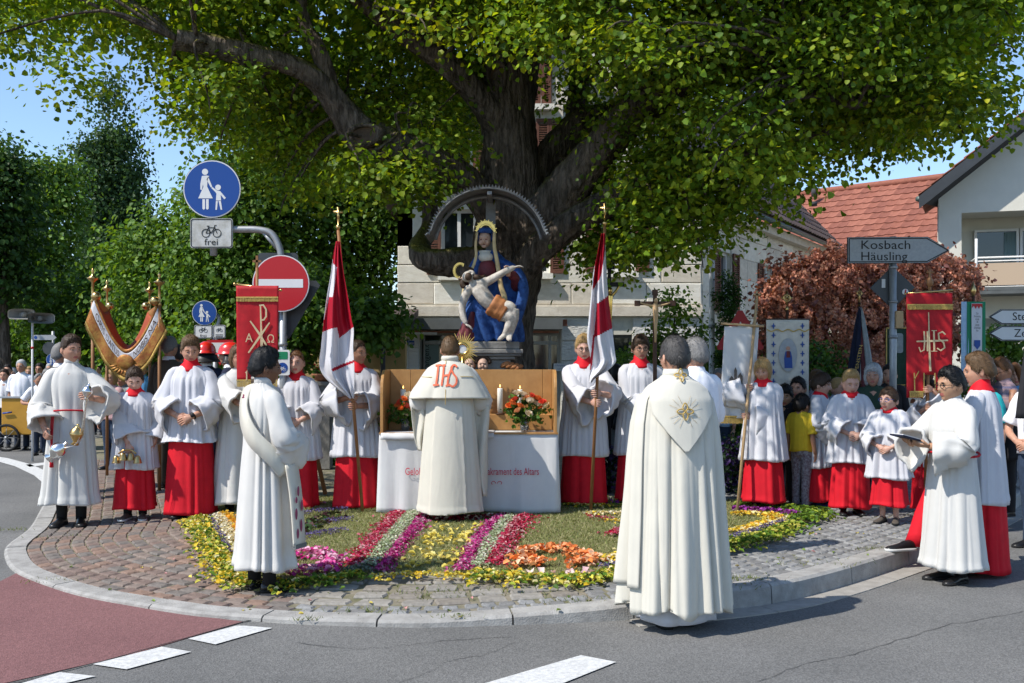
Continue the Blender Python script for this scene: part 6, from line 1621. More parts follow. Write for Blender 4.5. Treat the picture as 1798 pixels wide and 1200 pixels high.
mb.build('arch_rib','zinc',can)
mb = MB(); box(mb,(.02,.18,(cz_ + RAD) / 2),(.11,.06,cz_ + RAD)); mb.build('post','zinc',can,smooth=False)
mb = MB(); box(mb,(.02,-.12,cz_ + RAD - .06),(.05,.62,.035)); mb.build('bracket','zinc',can,smooth=False)
# ------------------------------------------------------------------ people
def head_grid(nu,nv):
 t = np.linspace(-math.pi,math.pi,nu,endpoint=False); a = t - .35 * np.sin(t)
 th = np.linspace(.03,math.pi - .03,nv)
 A,T_ = np.meshgrid(a,th)
 return A,T_,np.sin(T_) * np.sin(A),-np.sin(T_) * np.cos(A),np.cos(T_)
def head_base(ux,uy,uz,jaw=.30):
 x = .076 * ux; y = .098 * uy; z = .118 * uz
 t = np.clip((-.02 - z) / .095,0,1)
 x = x * (1 - jaw * t ** 1.3)
 y = np.where(uy > 0,y * (1 - .5 * t),y - .008 * t * np.clip(-uy * 1.5,0,1))
 # fuller temples, flatter face
 y = np.where(uy < 0,y * (1 - .07 * np.clip(-uy,0,1) ** 2),y)
 return x,y,z,t
def add_head(mb,Mx,s,fine=True,female=False,seed=0):
 """skin head with carved features; Mx maps head space to the body; returns surface sampler"""
 nu,nv = (48,42) if fine else (32,26)
 A,T_,ux,uy,uz = head_grid(nu,nv)
 rv = np.random.default_rng(seed + 500); j = rv.normal(0,1,8)
 x,y,z,t = head_base(ux,uy,uz,(.34 if female else .28) + .05 * j[0]); x = x * (1 + .025 * j[1]); z = np.where(z < 0,z * (1 + .03 * j[2]),z)
 fw = smooth(.15,.55,-uy)
 def g(x0,z0,sx,sz): return np.exp(-((x - x0) / sx) ** 2 - ((z - z0) / sz) ** 2) * fw
 y = y - (.004 if female else .007) * g(0,.028,.05,.011)
 for e in (-1,1):
  y = y + .011 * g(.030 * e,.008,.016,.011); y = y - .005 * g(.043 * e,-.02,.018,.016); y = y - .006 * g(.011 * e,-.027,.007,.007)
 prof = np.interp(z,[-.036,-.030,-.022,.0,.022,.035],[0,.75,1.0,.62,.30,0])
 y = y - (.024 + .004 * j[3]) * np.exp(-(x / (.0115 + .0015 * j[4])) ** 2) * prof * fw
 y = y - .005 * g(0,-.050,.019,.006) - .006 * g(0,-.063,.017,.006) + .005 * g(0,-.0565,.022,.0028) - (.008 + .003 * j[5]) * g(0,-.094,.02,.015) + .004 * g(0,-.077,.02,.007)
 P = np.stack([x,y,z],-1) * s
 def tr(p): p = np.asarray(p,float).reshape(-1,3); return p @ np.array(Mx.to_3x3()).T + np.array(Mx.translation)
 f0,f1 = [],[]
 for i in range(nv - 1):
  for j in range(nu):
   b = (j + 1) % nu; q = (i * nu + b,i * nu + j,(i + 1) * nu + j,(i + 1) * nu + b)
   cx,cz = x[i,j],z[i,j]
   (f1 if (abs(cx) < .021 and -.068 < cz < -.046 and uy[i,j] < -.4) else f0).append(q)
 o = mb.add(tr(P),f0,0)
 mb.f += [tuple(k + o for k in q) for q in f1]; mb.m += [1] * len(f1)
 mb.f.append(tuple(o + k for k in range(nu))); mb.m.append(0); mb.f.append(tuple(o + (nv - 1) * nu + k for k in range(nu - 1,-1,-1))); mb.m.append(0)
 m3 = np.array(Mx.to_3x3())
 def E(c,r,mi,rot=None): ellipsoid(mb,tr(np.array(c) * s)[0],np.array(r) * s,10 if fine else 8,7 if fine else 5,mi,m3 if rot is None else m3 @ rot)
 for e in (-1,1):
  E((.0765 * e,.012,-.006),(.010,.021,.032),0,rot3(R(12),0,R(-18 * e)))
  E((.030 * e,-.0790,.006),(.0125,.006,.0048),2); E((.030 * e,-.0836,.006),(.0050,.003,.0046),3)
  E((.030 * e,-.081,.0125),(.016,.0065,.0028),0)
  E((.031 * e,-.0885,.0265),(.018,.005,.0035),4,rot3(0,R(6 * e)))
HAIRLINES = {
 'short': [(0,.62),(25,.60),(45,.48),(60,.16),(75,.02),(88,-.12),(100,.02),(115,-.30),(180,-.55)],
 'crew': [(0,.66),(25,.64),(45,.55),(60,.22),(75,.10),(88,.0),(100,.05),(115,-.25),(180,-.45)],
 'bowl': [(0,.42),(25,.42),(45,.30),(60,.05),(75,-.1),(88,-.15),(100,-.10),(115,-.40),(180,-.60)],
 'receding': [(0,.80),(25,.72),(45,.60),(60,.25),(75,.05),(88,-.12),(100,.02),(115,-.30),(180,-.5)],
 'bald': [(0,1.05),(40,1.0),(60,.45),(75,.22),(88,-.05),(100,.02),(115,-.28),(180,-.5)],
 'tied': [(0,.66),(25,.62),(45,.48),(60,.18),(75,.05),(88,-.06),(100,-.05),(115,-.30),(180,-.6)],
 'bob': [(0,.45),(25,.40),(45,.22),(58,-.1),(70,-.72),(90,-.86),(115,-.9),(180,-.92)],
 'long': [(0,.60),(25,.56),(45,.38),(58,.0),(70,-.72),(90,-.86),(115,-.9),(180,-.95)],
}
def add_hair(mb,Mx,s,style,thick,top,seed,fine=True):
 nu,nv = (64,40) if fine else (36,22)
 r_ = np.random.default_rng(seed); A,T_,ux,uy,uz = head_grid(nu,nv)
 wide = style in ('bob','long')
 x,y,z,t = head_base(ux,uy,uz,.02 if wide else .28)
 if wide: y = np.where(uy > 0,.098 * uy * (1 - .15 * t),y); z = z * (1 + .12 * t)
 hl = np.array(HAIRLINES[style]); thr = np.interp(np.degrees(np.abs(A)),hl[:,0],hl[:,1]) + .035 * np.sin(A * 23 + seed) + .03 * np.sin(A * 41 + seed * 2)
 m = uz - thr
 off = thick * smooth(0,.20,m) + top * smooth(.3,.9,uz) * (1 - .4 * np.clip(uy,0,1)) - .007 * (1 - smooth(-.02,.05,m))
 ph = r_.uniform(0,6.28,6)
 nz = .30 * np.sin(A * 13 + ph[0] + 3 * uz) + .25 * np.sin(A * 29 + ph[1] - 4 * uz) + .2 * np.sin(A * 7 + 9 * uz + ph[2]) + .28 * np.sin(ux * 26 + ph[3] + uy * 8) * smooth(.4,.8,uz) + r_.normal(0,.14,A.shape)
 off = off + (thick + top) * .20 * nz * smooth(0,.25,m)
 nrm = np.stack([ux / .8,uy,uz],-1); nrm /= np.linalg.norm(nrm,axis=-1)[...,None]
 P = (np.stack([x,y,z],-1) + nrm * off[...,None]) * s
 P = P.reshape(-1,3) @ np.array(Mx.to_3x3()).T + np.array(Mx.translation)
 f = []
 for i in range(nv - 1):
  for j in range(nu):
   b = (j + 1) % nu
   if max(m[i,j],m[i,b],m[i + 1,j],m[i + 1,b]) > -.03: f.append((i * nu + b,i * nu + j,(i + 1) * nu + j,(i + 1) * nu + b))
 o = mb.add(P,f,0); mb.f.append(tuple(o + k for k in range(nu))); mb.m.append(0)
 if fine:      # loose locks break the outline
  ok = np.nonzero((m > .08).ravel())[0]; ed = np.nonzero(((m > -.01) & (m < .14)).ravel())[0]; pick = np.concatenate([r_.choice(ok,420),r_.choice(ed,260)]); M3 = np.array(Mx.to_3x3()); N_ = nrm.reshape(-1,3)[pick] @ M3.T; B_ = P[pick]
  dn = np.array((0,0,-1.0)) if wide else M3 @ np.array((.15,.5,-.35)); dn = dn + r_.normal(0,.45,(len(pick),3)); T_ = dn - N_ * (dn * N_).sum(1)[:,None]; T_ /= np.linalg.norm(T_,axis=1)[:,None] + 1e-9
  ln = r_.uniform(.018,.042,len(pick))[:,None] * s * (.55 if style == 'crew' else 1); tip = B_ + T_ * ln + N_ * ln * r_.uniform(.05,.42,len(pick))[:,None]; sd_ = np.cross(T_,N_) * .0022 * s; B0 = B_ - N_ * .003
  mb.add(np.stack([B0 - sd_,B0 + sd_,tip],1).reshape(-1,3),[(3 * i,3 * i + 1,3 * i + 2) for i in range(len(pick))],0)
def nrmz(v): v = np.array(v,float); return v / (np.linalg.norm(v) + 1e-9)
def add_hand(mb,wr,d,pn,s=1.0,curl=.4,thumb=1,mi=0,spread=.1):
 """palm, four unequal fingers with two bends and a thumb leaving the side of the palm"""
 d = nrmz(d); pn = np.array(pn,float); pn = nrmz(pn - d * np.dot(pn,d)); sd = np.cross(d,pn) * thumb; wr = np.array(wr,float)
 a = np.linspace(0,2 * math.pi,10,endpoint=False); rs = []
 for t_,w,h in ((-.02,.024,.019),(.01,.028,.017),(.05,.039,.015),(.085,.040,.012)): rs.append(wr + d * t_ * s + (np.cos(a) * w * s)[:,None] * sd + (np.sin(a) * h * s)[:,None] * pn)
 rings(mb,rs,True,True,True,mi)
 for i,l in enumerate((.072,.080,.074,.058)):
  b = wr + d * .080 * s + sd * (.029 - .0195 * i) * s; sp = sd * spread * (1.5 - i) * .3
  c1,c2,c3 = curl * .9,curl * 2.0,curl * 2.9
  p1 = b + nrmz(d * math.cos(c1) + pn * math.sin(c1) + sp) * l * .45 * s; p2 = p1 + nrmz(d * math.cos(c2) + pn * math.sin(c2)) * l * .32 * s; p3 = p2 + nrmz(d * math.cos(c3) + pn * math.sin(c3)) * l * .26 * s
  tube(mb,[b - d * .012 * s,b,p1,p2,p3],np.array([.009,.0095,.009,.008,.0055]) * s,7,mi)
 b = wr + d * .022 * s + sd * .026 * s; p1 = b + nrmz(d * .75 + sd * .6 + pn * .35) * .038 * s; p2 = p1 + nrmz(d * .95 + sd * .15 + pn * .45 * (1 + curl)) * .030 * s
 tube(mb,[b - d * .015 * s,b,p1,p2],np.array([.012,.0125,.0105,.0075]) * s,7,mi)
def elbow(S,Wr,l1,l2,hint):
 S = np.array(S,float); Wr = np.array(Wr,float); v = Wr - S; d = np.linalg.norm(v)
 if d > (l1 + l2) * .985: Wr = S + v / d * (l1 + l2) * .985; v = Wr - S; d = np.linalg.norm(v)
 u = v / d; a = (l1 * l1 - l2 * l2 + d * d) / (2 * d); h = math.sqrt(max(0,l1 * l1 - a * a))
 n = np.array(hint,float); n = nrmz(n - u * np.dot(n,u))
 return S + u * a + n * h,Wr
def add_sleeve(mb,S,E,Wr,r,sag=1.0,end=.88,cup=.12,fold=.06,n=28,seed=0,wall=.018,mi=0):
 """cloth sleeve from shoulder over elbow, open and hollow at its end; r = radii shoulder, elbow, opening"""
 S,E,Wr = [np.array(k,float) for k in (S,E,Wr)]
 inn = S + nrmz(np.array((-math.copysign(1,S[0]),0,.15))) * .09
 En = E + (Wr - E) * end if end > 0 else S + (E - S) * (-end)
 pts = [inn,S,(S + E) / 2,E,(E + En) / 2,En] if end > 0 else [inn,S,(S + En) / 2,En]
 rr = [r[0] * .8,r[0],(r[0] + r[1]) / 2,r[1],(r[1] + r[2]) / 2,r[2]] if end > 0 else [r[0] * .8,r[0],(r[0] + r[1]) / 2,r[1]]
 Q = catmull(np.column_stack([pts,rr]),5); P = Q[:,:3]; rad = np.maximum(Q[:,3],.03)
 T_ = np.gradient(P,axis=0); T_ /= np.linalg.norm(T_,axis=1)[:,None] + 1e-9
 a = np.linspace(0,2 * math.pi,n,endpoint=False); r_ = np.random.default_rng(seed); ph = r_.uniform(0,6.28,3); rs = []
 out = np.array((math.copysign(1,S[0]),0.0,0.0)); upv = None
 L = len(P)
 for i in range(L):
  t = T_[i]; u = np.array((0,0,1.0)) * (1 - abs(t[2])) + out * abs(t[2]) * .6 - np.array((0,1,0)) * .0
  u = u - t * np.dot(u,t); u = nrmz(u); sd = np.cross(t,u)
  f = i / (L - 1); sg = 1 + (sag - 1) * f ** 1.5
  ra = rad[i] * (1 + fold * f * (np.sin(a * 5 + ph[0] + f * 4) + .6 * np.sin(a * 8 + ph[1] - f * 6)) + .045 * np.sin(f * 17 + ph[2] + 2 * np.sin(a + ph[0])) + .02 * np.sin(f * 31 + 3 * np.cos(a + ph[1])))
  cu = np.sin(a); rs.append(P[i] + (ra * np.cos(a))[:,None] * sd + (ra * np.where(cu < 0,cu * sg,cu))[:,None] * u)
 rs = np.array(rs); cen = P[-1] + (rs[-1] - P[-1]).mean(0)
 t = T_[-1]
 in1 = cen + (rs[-1] - cen) * (1 - wall / max(rad[-1],.04)) + 0 * t; in2 = cen + (rs[-1] - cen) * .72 - t * cup * .7
 rs = np.concatenate([rs,in1[None],in2[None]])
 rings(mb,rs,True,True,True,mi)
def loft_gown(mb,prof,fold,n=96,m=44,cup=0,wall=.02,mi=0,top_cap=True):
 """prof: (z, half width, half depth, y offset) from top to hem; fold(a, z, f) radial addition in metres"""
 p = np.array(prof,float); t = np.linspace(0,1,len(p)); tt = np.linspace(0,1,m)
 cs = catmull(p,max(2,m // (len(p) - 1)))
 a = np.linspace(0,2 * math.pi,n,endpoint=False); rs = []
 z0,z1 = p[0,0],p[-1,0]
 for (z,hw,hd,yo) in cs:
  f = (z0 - z) / (z0 - z1); d = fold(a,z,f) + (.005 if f > .955 else 0)
  ca,sa = np.cos(a),np.sin(a); e = 2 / 2.25
  x = np.sign(ca) * np.abs(ca) ** e; y = np.sign(sa) * np.abs(sa) ** e
  rs.append(np.stack([x * hw + ca * d,y * hd + sa * d + yo,np.full(n,z) + (.010 * np.sin(a * 3 + 1) * f if f > .97 else 0)],1))
 rs = np.array(rs); c = rs[-1].mean(0)
 rings(mb,rs[:,::-1],True,top_cap,True,mi)
def folds(seed,ks,amp0,amp1,pw=1.3,drift=1.5,start=0.0):
 r_ = np.random.default_rng(seed); ph = r_.uniform(0,6.28,len(ks)); dr = r_.uniform(-drift,drift,len(ks)); w = r_.uniform(.6,1.0,len(ks)); w /= w.sum()
 def fn(a,z,f):
  am = amp0 + (amp1 - amp0) * np.clip((f - start) / (1 - start),0,1) ** pw
  d = 0
  for k,p_,q,wi in zip(ks,ph,dr,w):
   wa = a + (.9 * np.sin(a * 2 + p_) + .6 * np.sin(a * 3 - 2 * p_)) / k * 2.2
   mo = .25 + .75 * (.5 + .5 * np.sin(a * 2 + 3 * p_ + .8 * z)) + .35 * np.sin(a * 5 + p_)
   d = d + wi * mo * (np.abs(np.cos(wa * k / 2 + p_ + q * z)) ** .8 - .62)
  return am * 2.3 * d
 return fn
def add_shoe(mb,x,y,s,yaw=0.0,lift=0.0,mi_up=0,mi_sole=1):
 c,s_ = math.cos(yaw),math.sin(yaw)
 prof = [(-.075,.028,.055),(-.06,.036,.075),(-.02,.038,.088),(.03,.037,.080),(.075,.043,.060),(.12,.047,.050),(.16,.042,.042),(.185,.026,.032),(.195,.008,.024)]
 def mk(rows,z0fn,mi):
  rs = []
  for (l,w,h) in rows:
   pts = []
   for k in range(9):
    a = math.pi * k / 8; pts.append((w * math.cos(a),-l,z0fn(l) + (h - .018) * math.sin(a) ** .8))
   rs.append(pts)
  q = np.array(rs) * s; q[...,2] += lift
  q = np.stack([q[...,0] * c - q[...,1] * s_ + x,q[...,0] * s_ + q[...,1] * c + y,q[...,2]],-1); rings(mb,q,True,True,True,mi)
 mk(prof,lambda l: .018,mi_up)
 rs = []
 for (l,w,h) in prof: rs.append([(w * 1.06,-l * 1.02,.022),(-w * 1.06,-l * 1.02,.022),(-w * 1.04,-l * 1.02,.0),(w * 1.04,-l * 1.02,.0)])
 q = np.array(rs) * s; q[...,2] += lift; q = np.stack([q[...,0] * c - q[...,1] * s_ + x,q[...,0] * s_ + q[...,1] * c + y,q[...,2]],-1); rings(mb,q,True,True,True,mi_sole)
class Person: pass
SEED = [100]
def person(label,px,foot=None,top=None,yaw=0.0,D=None,H=None,z=None,outfit='surplice',skin='skin_fair',hair='short',hcol='hair_brown',hth=.012,htop=.010,
           head=(0,0,0),arms='clasp',lean=0.0,shoes='shoe_black',sole='sole_black',female=False,glasses=None,hem=None,shem=.36,group=None,build=1.0,
           top_m='shirt_white',bot_m='trousers_navy',sleeve='short',legs='trousers',cat='person',pony=None,gown_m='white_alb',feet=(0,0),step=None,nohair=False,low=False):
 SEED[0] += 1; seed = SEED[0]
 if D is None:
  zz = z if z is not None else .11
  for _ in range(3):
   p = G(px,foot,zz)
   if z is None: zz = zp(p.x,p.y)
  D = p.y
 X = (px - CX) * D / F
 zz = z if z is not None else zp(X,D)
 if H is None: H = (HC - (top - HY) * D / F) - zz
 o = Person(); k = H / 1.78; o.H,o.D,o.k = H,D,k
 root = thing('person',label,cat,(X,D,zz),R(yaw),group); o.root = root
 Mw = Matrix.Translation((X,D,zz)) @ Matrix.Rotation(R(yaw),4,'Z'); o.M = Mw; o.Mi = Mw.inverted()
 fine = D < 11.5 and not low; vox = max(.008,.00088 * D) if fine else .0013 * D
 hs = 1.11 * (.16 + .041 * H) / .236
 o.hs = hs
 ly = lambda zf: -lean * max(0,(zf - .5)) * 2 * k     # forward lean as offset in y
 # head
 hz_ = H - .118 * hs - (.004 if nohair else .012) - abs(lean) * .03
 Mx = Matrix.Translation((0,ly(.92) - .012 * k - lean * .05,hz_)) @ Matrix.Rotation(R(head[0]),4,'Z') @ Matrix.Rotation(R(head[1]),4,'X') @ Matrix.Rotation(R(head[2]),4,'Y')
 o.Mx = Mx
 body = MB(); add_head(body,Mx,hs,fine,female,seed)
 nk = .047 if female else .054
 if H < 1.56: nk *= .84
 tube(body,[(0,ly(.8) + .015,.80 * H),(0,ly(.84) + .012,.845 * H),(0,ly(.88) + .004,hz_ - .07 * hs),(0,ly(.9),hz_ - .03 * hs)],[.085 * k,nk * 1.12,nk,nk * .98],16)
 # inner torso joins neck and arms
 tube(body,[(0,.01,.50 * H),(0,.0,.62 * H),(0,ly(.72),.72 * H),(0,ly(.8),.80 * H),(0,ly(.83),.835 * H)],[.10 * k,.10 * k,.12 * k,.11 * k,.05 * k],12)
 # arms
 sx = .158 * k * build * (0.93 if female else 1); S = {1: np.array((sx,ly(.81),.790 * H)),-1: np.array((-sx,ly(.81),.790 * H))}
 l1,l2 = .172 * H,.150 * H
 PO = {'clasp': {1: ((.075,-.235,1.00),(-.85,-.25,-.4),(-.2,.9,-.2),.35,(.8,.25,-.6)),-1: ((-.075,-.215,1.01),(.85,-.25,-.4),(.2,.9,-.2),.35,(-.8,.25,-.6))},
          'down': {1: ((.235,-.03,.83),(0,-.15,-1),(-1,0,0),.35,(.4,.8,0)),-1: ((-.235,-.03,.83),(0,-.15,-1),(1,0,0),.35,(-.4,.8,0))},
          'front': {1: ((.16,-.33,1.12),(-.3,-.8,.3),(-.5,.3,-.5),.4,(.7,.2,-.7)),-1: ((-.16,-.33,1.12),(.3,-.8,.3),(.5,.3,-.5),.4,(-.7,.2,-.7))}}
 pose = dict(PO[arms]) if isinstance(arms,str) else {}
 if not isinstance(arms,str):
  for s_ in (1,-1): pose[s_] = arms.get(s_,PO['down'][s_]) if not isinstance(arms.get(s_),str) else PO[arms[s_]][s_]
 o.wr,o.el,o.S = {},{},S
 for s_ in (1,-1):
  w,d,pn,cu,hint = pose[s_]
  w = np.array(w,float) * k; E,w = elbow(S[s_],w,l1,l2,hint); o.wr[s_] = w; o.el[s_] = E
  q = catmull([S[s_],E,w],5); tube(body,q,np.interp(np.linspace(0,1,len(q)),[0,.25,.5,.62,1],np.array([.048,.045,.037,.038,.026]) * k * build),10)
  add_hand(body,w,d,pn,.98 * k if H > 1.5 else k * 1.02,cu,-s_ if True else 1)
 # lower legs
 fx = .085 * k
 if step is None: ft = {1: (fx,feet[0],0.0),-1: (-fx,feet[1],0.0)}
 else: ft = step
 for s_ in (1,-1):
  x,y,zl = ft[s_]
  tube(body,[(s_ * .075 * k,0,.47 * H),(s_ * .075 * k * .5 + x * .5,y * .5 - .01,.27 * H + zl * .5),(x,y + .015 * k,.06 * H + zl),(x,y + .01,.03 * H + zl)],[.075 * k,.052 * k,.036 * k,.034 * k],10)
 if outfit in ('alb','surplice','bare') and H > 1.35:
  mb = MB()
  for s_ in (1,-1):
   x,y,zl = ft[s_]; tube(mb,[(s_ * .08 * k,0,.45 * H),(x,y * .5,.27 * H + zl * .5),(x,y + .015 * k,.08 * H + zl),(x,y + .012,.03 * H + zl)],[.085 * k,.062 * k,.050 * k,.048 * k],12)
  mb.build('trousers','black_cloth',root)
 mats = [skin,'lip','eye_white','iris',hcol if not nohair else 'hair_grey']
 body.build('body',mats,root)
 if not nohair:
  hb = MB(); add_hair(hb,Mx,hs,hair,hth,htop,seed,fine)
  if pony:
   M3 = np.array(Mx.to_3x3()); q = [M3 @ (np.array(p) * hs) + np.array(Mx.translation) for p in pony]; q = catmull(q,5); tube(hb,q,np.interp(np.linspace(0,1,len(q)),[0,.15,.5,1],[.018,.034,.036,.012]) * hs,12)
  hb.build('hair',hcol,root)
 if glasses:
  gb_ = MB(); M3 = np.array(Mx.to_3x3()); T0 = np.array(Mx.translation)
  def ht(p): return M3 @ (np.array(p) * hs) + T0
  for e in (-1,1):
   a = np.linspace(0,2 * math.pi,15); tube(gb_,[ht((.031 * e + .022 * math.cos(q),-.094,.004 + .016 * math.sin(q))) for q in a],.0022 * hs,6)
   tube(gb_,[ht((.053 * e,-.092,.008)),ht((.074 * e,-.06,.010)),ht((.080 * e,.02,.006))],.002 * hs,6)
  tube(gb_,[ht((-.010,-.097,.006)),ht((.010,-.097,.006))],.002 * hs,6); gb_.build('glasses',glasses,root)
 for s_ in (1,-1):
  sb = MB(); add_shoe(sb,ft[s_][0],ft[s_][1],k,R(12 * s_),ft[s_][2]); sb.build('shoe',[shoes,sole],root)
 mod = [('remesh',vox,1)]
 hm = hem if hem is not None else .035
 def sleeves(m_,r,sag,end,cup=.12,fold=.06):
  for s_ in (1,-1): mb = MB(); add_sleeve(mb,S[s_],o.el[s_],o.wr[s_],[q * k for q in r],sag,end,cup * k,fold,seed=seed + s_); mb.build('sleeve',m_,root)
 def P(rows): return [(zf * H,hw * k * build,hd * k * build,yo * k + ly(zf)) for zf,hw,hd,yo in rows]
 if outfit == 'alb':
  mb = MB()
  loft_gown(mb,P([(.862,.058,.058,.006),(.845,.085,.075,.008),(.825,.135,.092,.008),(.79,.180,.118,.005),(.72,.186,.138,0),(.62,.170,.138,0),(.52,.188,.150,0),(.36,.212,.170,.0),(.2,.235,.188,0),(hm,.255,.205,.0)]),folds(seed,(6,8,11),.005,.058,.9,.7,.16),150,64)
  mb.build('alb',gown_m,root); sleeves(gown_m,(.070,.096,.128),1.75,.86,.14,.09)
  mb = MB(); lathe(mb,[(.066 * k,.845 * H),(.063 * k,.872 * H),(.060 * k,.882 * H),(.055 * k,.878 * H)],24,(0,ly(.86) + .006,0)); mb.build('collar',gown_m,root)
 elif outfit == 'surplice':
  mb = MB()
  loft_gown(mb,P([(.66,.15,.12,0),(.56,.175,.145,0),(.42,.195,.16,0),(.25,.215,.18,0),(hm,.235,.20,0)]),folds(seed,(4,6,8),.006,.044,.9,.4),120,44); mb.build('cassock','red_cassock',root)
  mb = MB(); pl = folds(seed + 7,(16,22),.004,.015,.7,.3); bf = folds(seed + 8,(6,8,10),.002,.044,.9,.5)
  loft_gown(mb,P([(.848,.07,.065,.008),(.832,.120,.088,.008),(.80,.172,.112,.006),(.75,.200,.145,0),(.66,.208,.160,0),(.55,.225,.175,0),(.45,.245,.19,0),(shem,.262,.205,0)]),lambda a,z_,f: (pl(a,z_,f) if f > .16 else 0 * a) + bf(a,z_,f),180,50)
  mb.build('surplice','white_surplice',root); sleeves('white_surplice',(.070,.102,.142),1.9,.80,.15,.10)
  mb = MB(); n = 28; a = np.linspace(0,2 * math.pi,n,endpoint=False); rs = []
  for (rx,ry,zf,dz) in ((.052,.052,.886,0),(.060,.058,.884,.0),(.068,.066,.858,-.004),(.105,.088,.838,-.022),(.112,.096,.828,-.03)):
   fr = np.clip(-np.sin(a),0,1) ** 2; rs.append(np.stack([rx * k * np.cos(a),ry * k * np.sin(a) * (1 + .12 * fr) + ly(.86) + .006 * k,zf * H + dz * k * fr * 1.3],1))
  rings(mb,np.array(rs)[:,::-1],True,False,False); mb.build('collar','red_collar',root,mods=[('solid',.008)])
 elif outfit in ('civil','suit'):
  mb = MB(); bt = .46 if outfit == 'suit' else .50
  if top_m:
   loft_gown(mb,P([(.855,.062,.060,.008),(.838,.10,.08,.008),(.818,.140,.095,.008),(.78,.180,.115,.004),(.70,.185,.135,0),(.60,.172,.132,0),(bt,.182,.135,0)]),folds(seed,(7,11),.004,.010,1,2),64,30)
   mb.build('jacket' if outfit == 'suit' else 'shirt',top_m,root)
   if sleeve == 'long': sleeves(top_m,(.072,.058,.047),1.1,.95,.04,.05)
   elif sleeve == 'short': sleeves(top_m,(.074,.078,.08),1.0,-.85,.06,.05)
   mb = MB(); n = 20; a = np.linspace(0,2 * math.pi,n,endpoint=False); rs = [np.stack([rx * k * np.cos(a),rx * k * np.sin(a) + ly(.86) + .006,np.full(n,zf * H)],1) for rx,zf in ((.062,.845),(.060,.872),(.066,.866),(.078,.846))]; rings(mb,np.array(rs)[:,::-1],True,False,False); mb.build('collar','shirt_white' if outfit == 'suit' else top_m,root)
  mb = MB()
  if legs == 'trousers':
   ellipsoid(mb,(0,0,.50 * H),(.165 * k * build,.125 * k * build,.07 * H),20,10)
   for s_ in (1,-1):
    x,y,zl = ft[s_]; tube(mb,catmull([(s_ * .075 * k,0,.52 * H),(s_ * .088 * k,-.01,.42 * H),(x,y * .5,.27 * H),(x,y + .015,.14 * H),(x,y + .01,.028 * H)],5),np.interp(np.linspace(0,1,21),[0,.25,.5,.75,1],np.array([.10,.092,.072,.062,.062]) * k),16)
   mb.build('trousers',bot_m,root,mods=mod)
  else:
   loft_gown(mb,P([(.60,.15,.12,0),(.5,.18,.14,0),(.30,.22,.18,0)]),folds(seed,(7,9),.0,.02),64,20); mb.build('skirt',bot_m,root)
 return o
def world(o,p): return o.M @ Vector(tuple(p))
def local(o,p): q = o.Mi @ Vector(tuple(p)); return np.array(q) / o.k
def grip(o,s_,pw,back=.06,curl=.75,hint=None):
 """arm pose that closes a hand round a pole at world point pw"""
 q = local(o,pw)
 w = (q[0] + s_ * .035,q[1] + .075,q[2] - .005)
 return (w,(-s_ * .30,-.95,.0),(-s_ * .95,.15,0),curl,hint if hint is not None else (s_ * .8,.2,-.7))
class Dummy: pass
def frame(px,foot,top,yaw,z=None,D=None,H=None):
 """the same placement a person gets, before the person exists (to aim the hands)"""
 o = Dummy()
 if D is None:
  zz = z if z is not None else .11
  for _ in range(3):
   p = G(px,foot,zz)
   if z is None: zz = zp(p.x,p.y)
  D = p.y
 X = (px - CX) * D / F; zz = z if z is not None else zp(X,D)
 if H is None: H = (HC - (top - HY) * D / F) - zz
 o.M = Matrix.Translation((X,D,zz)) @ Matrix.Rotation(R(yaw),4,'Z'); o.Mi = o.M.inverted(); o.k = H / 1.78; o.D = D; o.H = H; o.z = zz
 return o
# ------------------------------------------------------------------ the procession
# 1 thurible bearer
th = person('young man in white alb with red cord holding a silver thurible',125,922,590,12,outfit='alb',hair='crew',hth=.012,htop=.016,hcol='hair_brown',head=(42,4,0),hem=.115,
   arms={1: ((.25,-.33,1.20),(-.35,-.7,.25),(-.8,.2,-.2),.55,(.75,.3,-.6)),-1: ((-.19,-.20,.93),(.25,-.6,-.7),(.8,.4,-.2),.5,(-.7,.5,-.4))},gown_m='white_alb')
def cincture(o,zf,r,tails,px_side=-1,m='cord_red'):
 k,H = o.k,o.H; mb = MB(); a = np.linspace(0,2 * math.pi,40)
 tube(mb,[(r[0] * k * math.cos(q),r[1] * k * math.sin(q),zf * H - .012 * math.cos(q * 2)) for q in a],.009,7)
 c = o.root; mb.build('cincture',m,c)
 mb = MB()
 for i,(x,l) in enumerate(tails):
  y = -r[1] * k * math.sqrt(max(.05,1 - (x / r[0]) ** 2)) - .012; tube(mb,catmull([(x * k,y,zf * H),(x * k - .006,y - .025,zf * H - l * .4),(x * k - .012 * i,y - .04,zf * H - l)],4),.008,6); lathe(mb,[(.006,-.0),(.017,-.02),(.021,-.08),(.015,-.085)],8,(x * k - .012 * i,y - .04,zf * H - l))
 mb.build('cord_tail',m,c)
cincture(th,.605,(.222,.182),[(-.13,.42),(-.115,.47)])
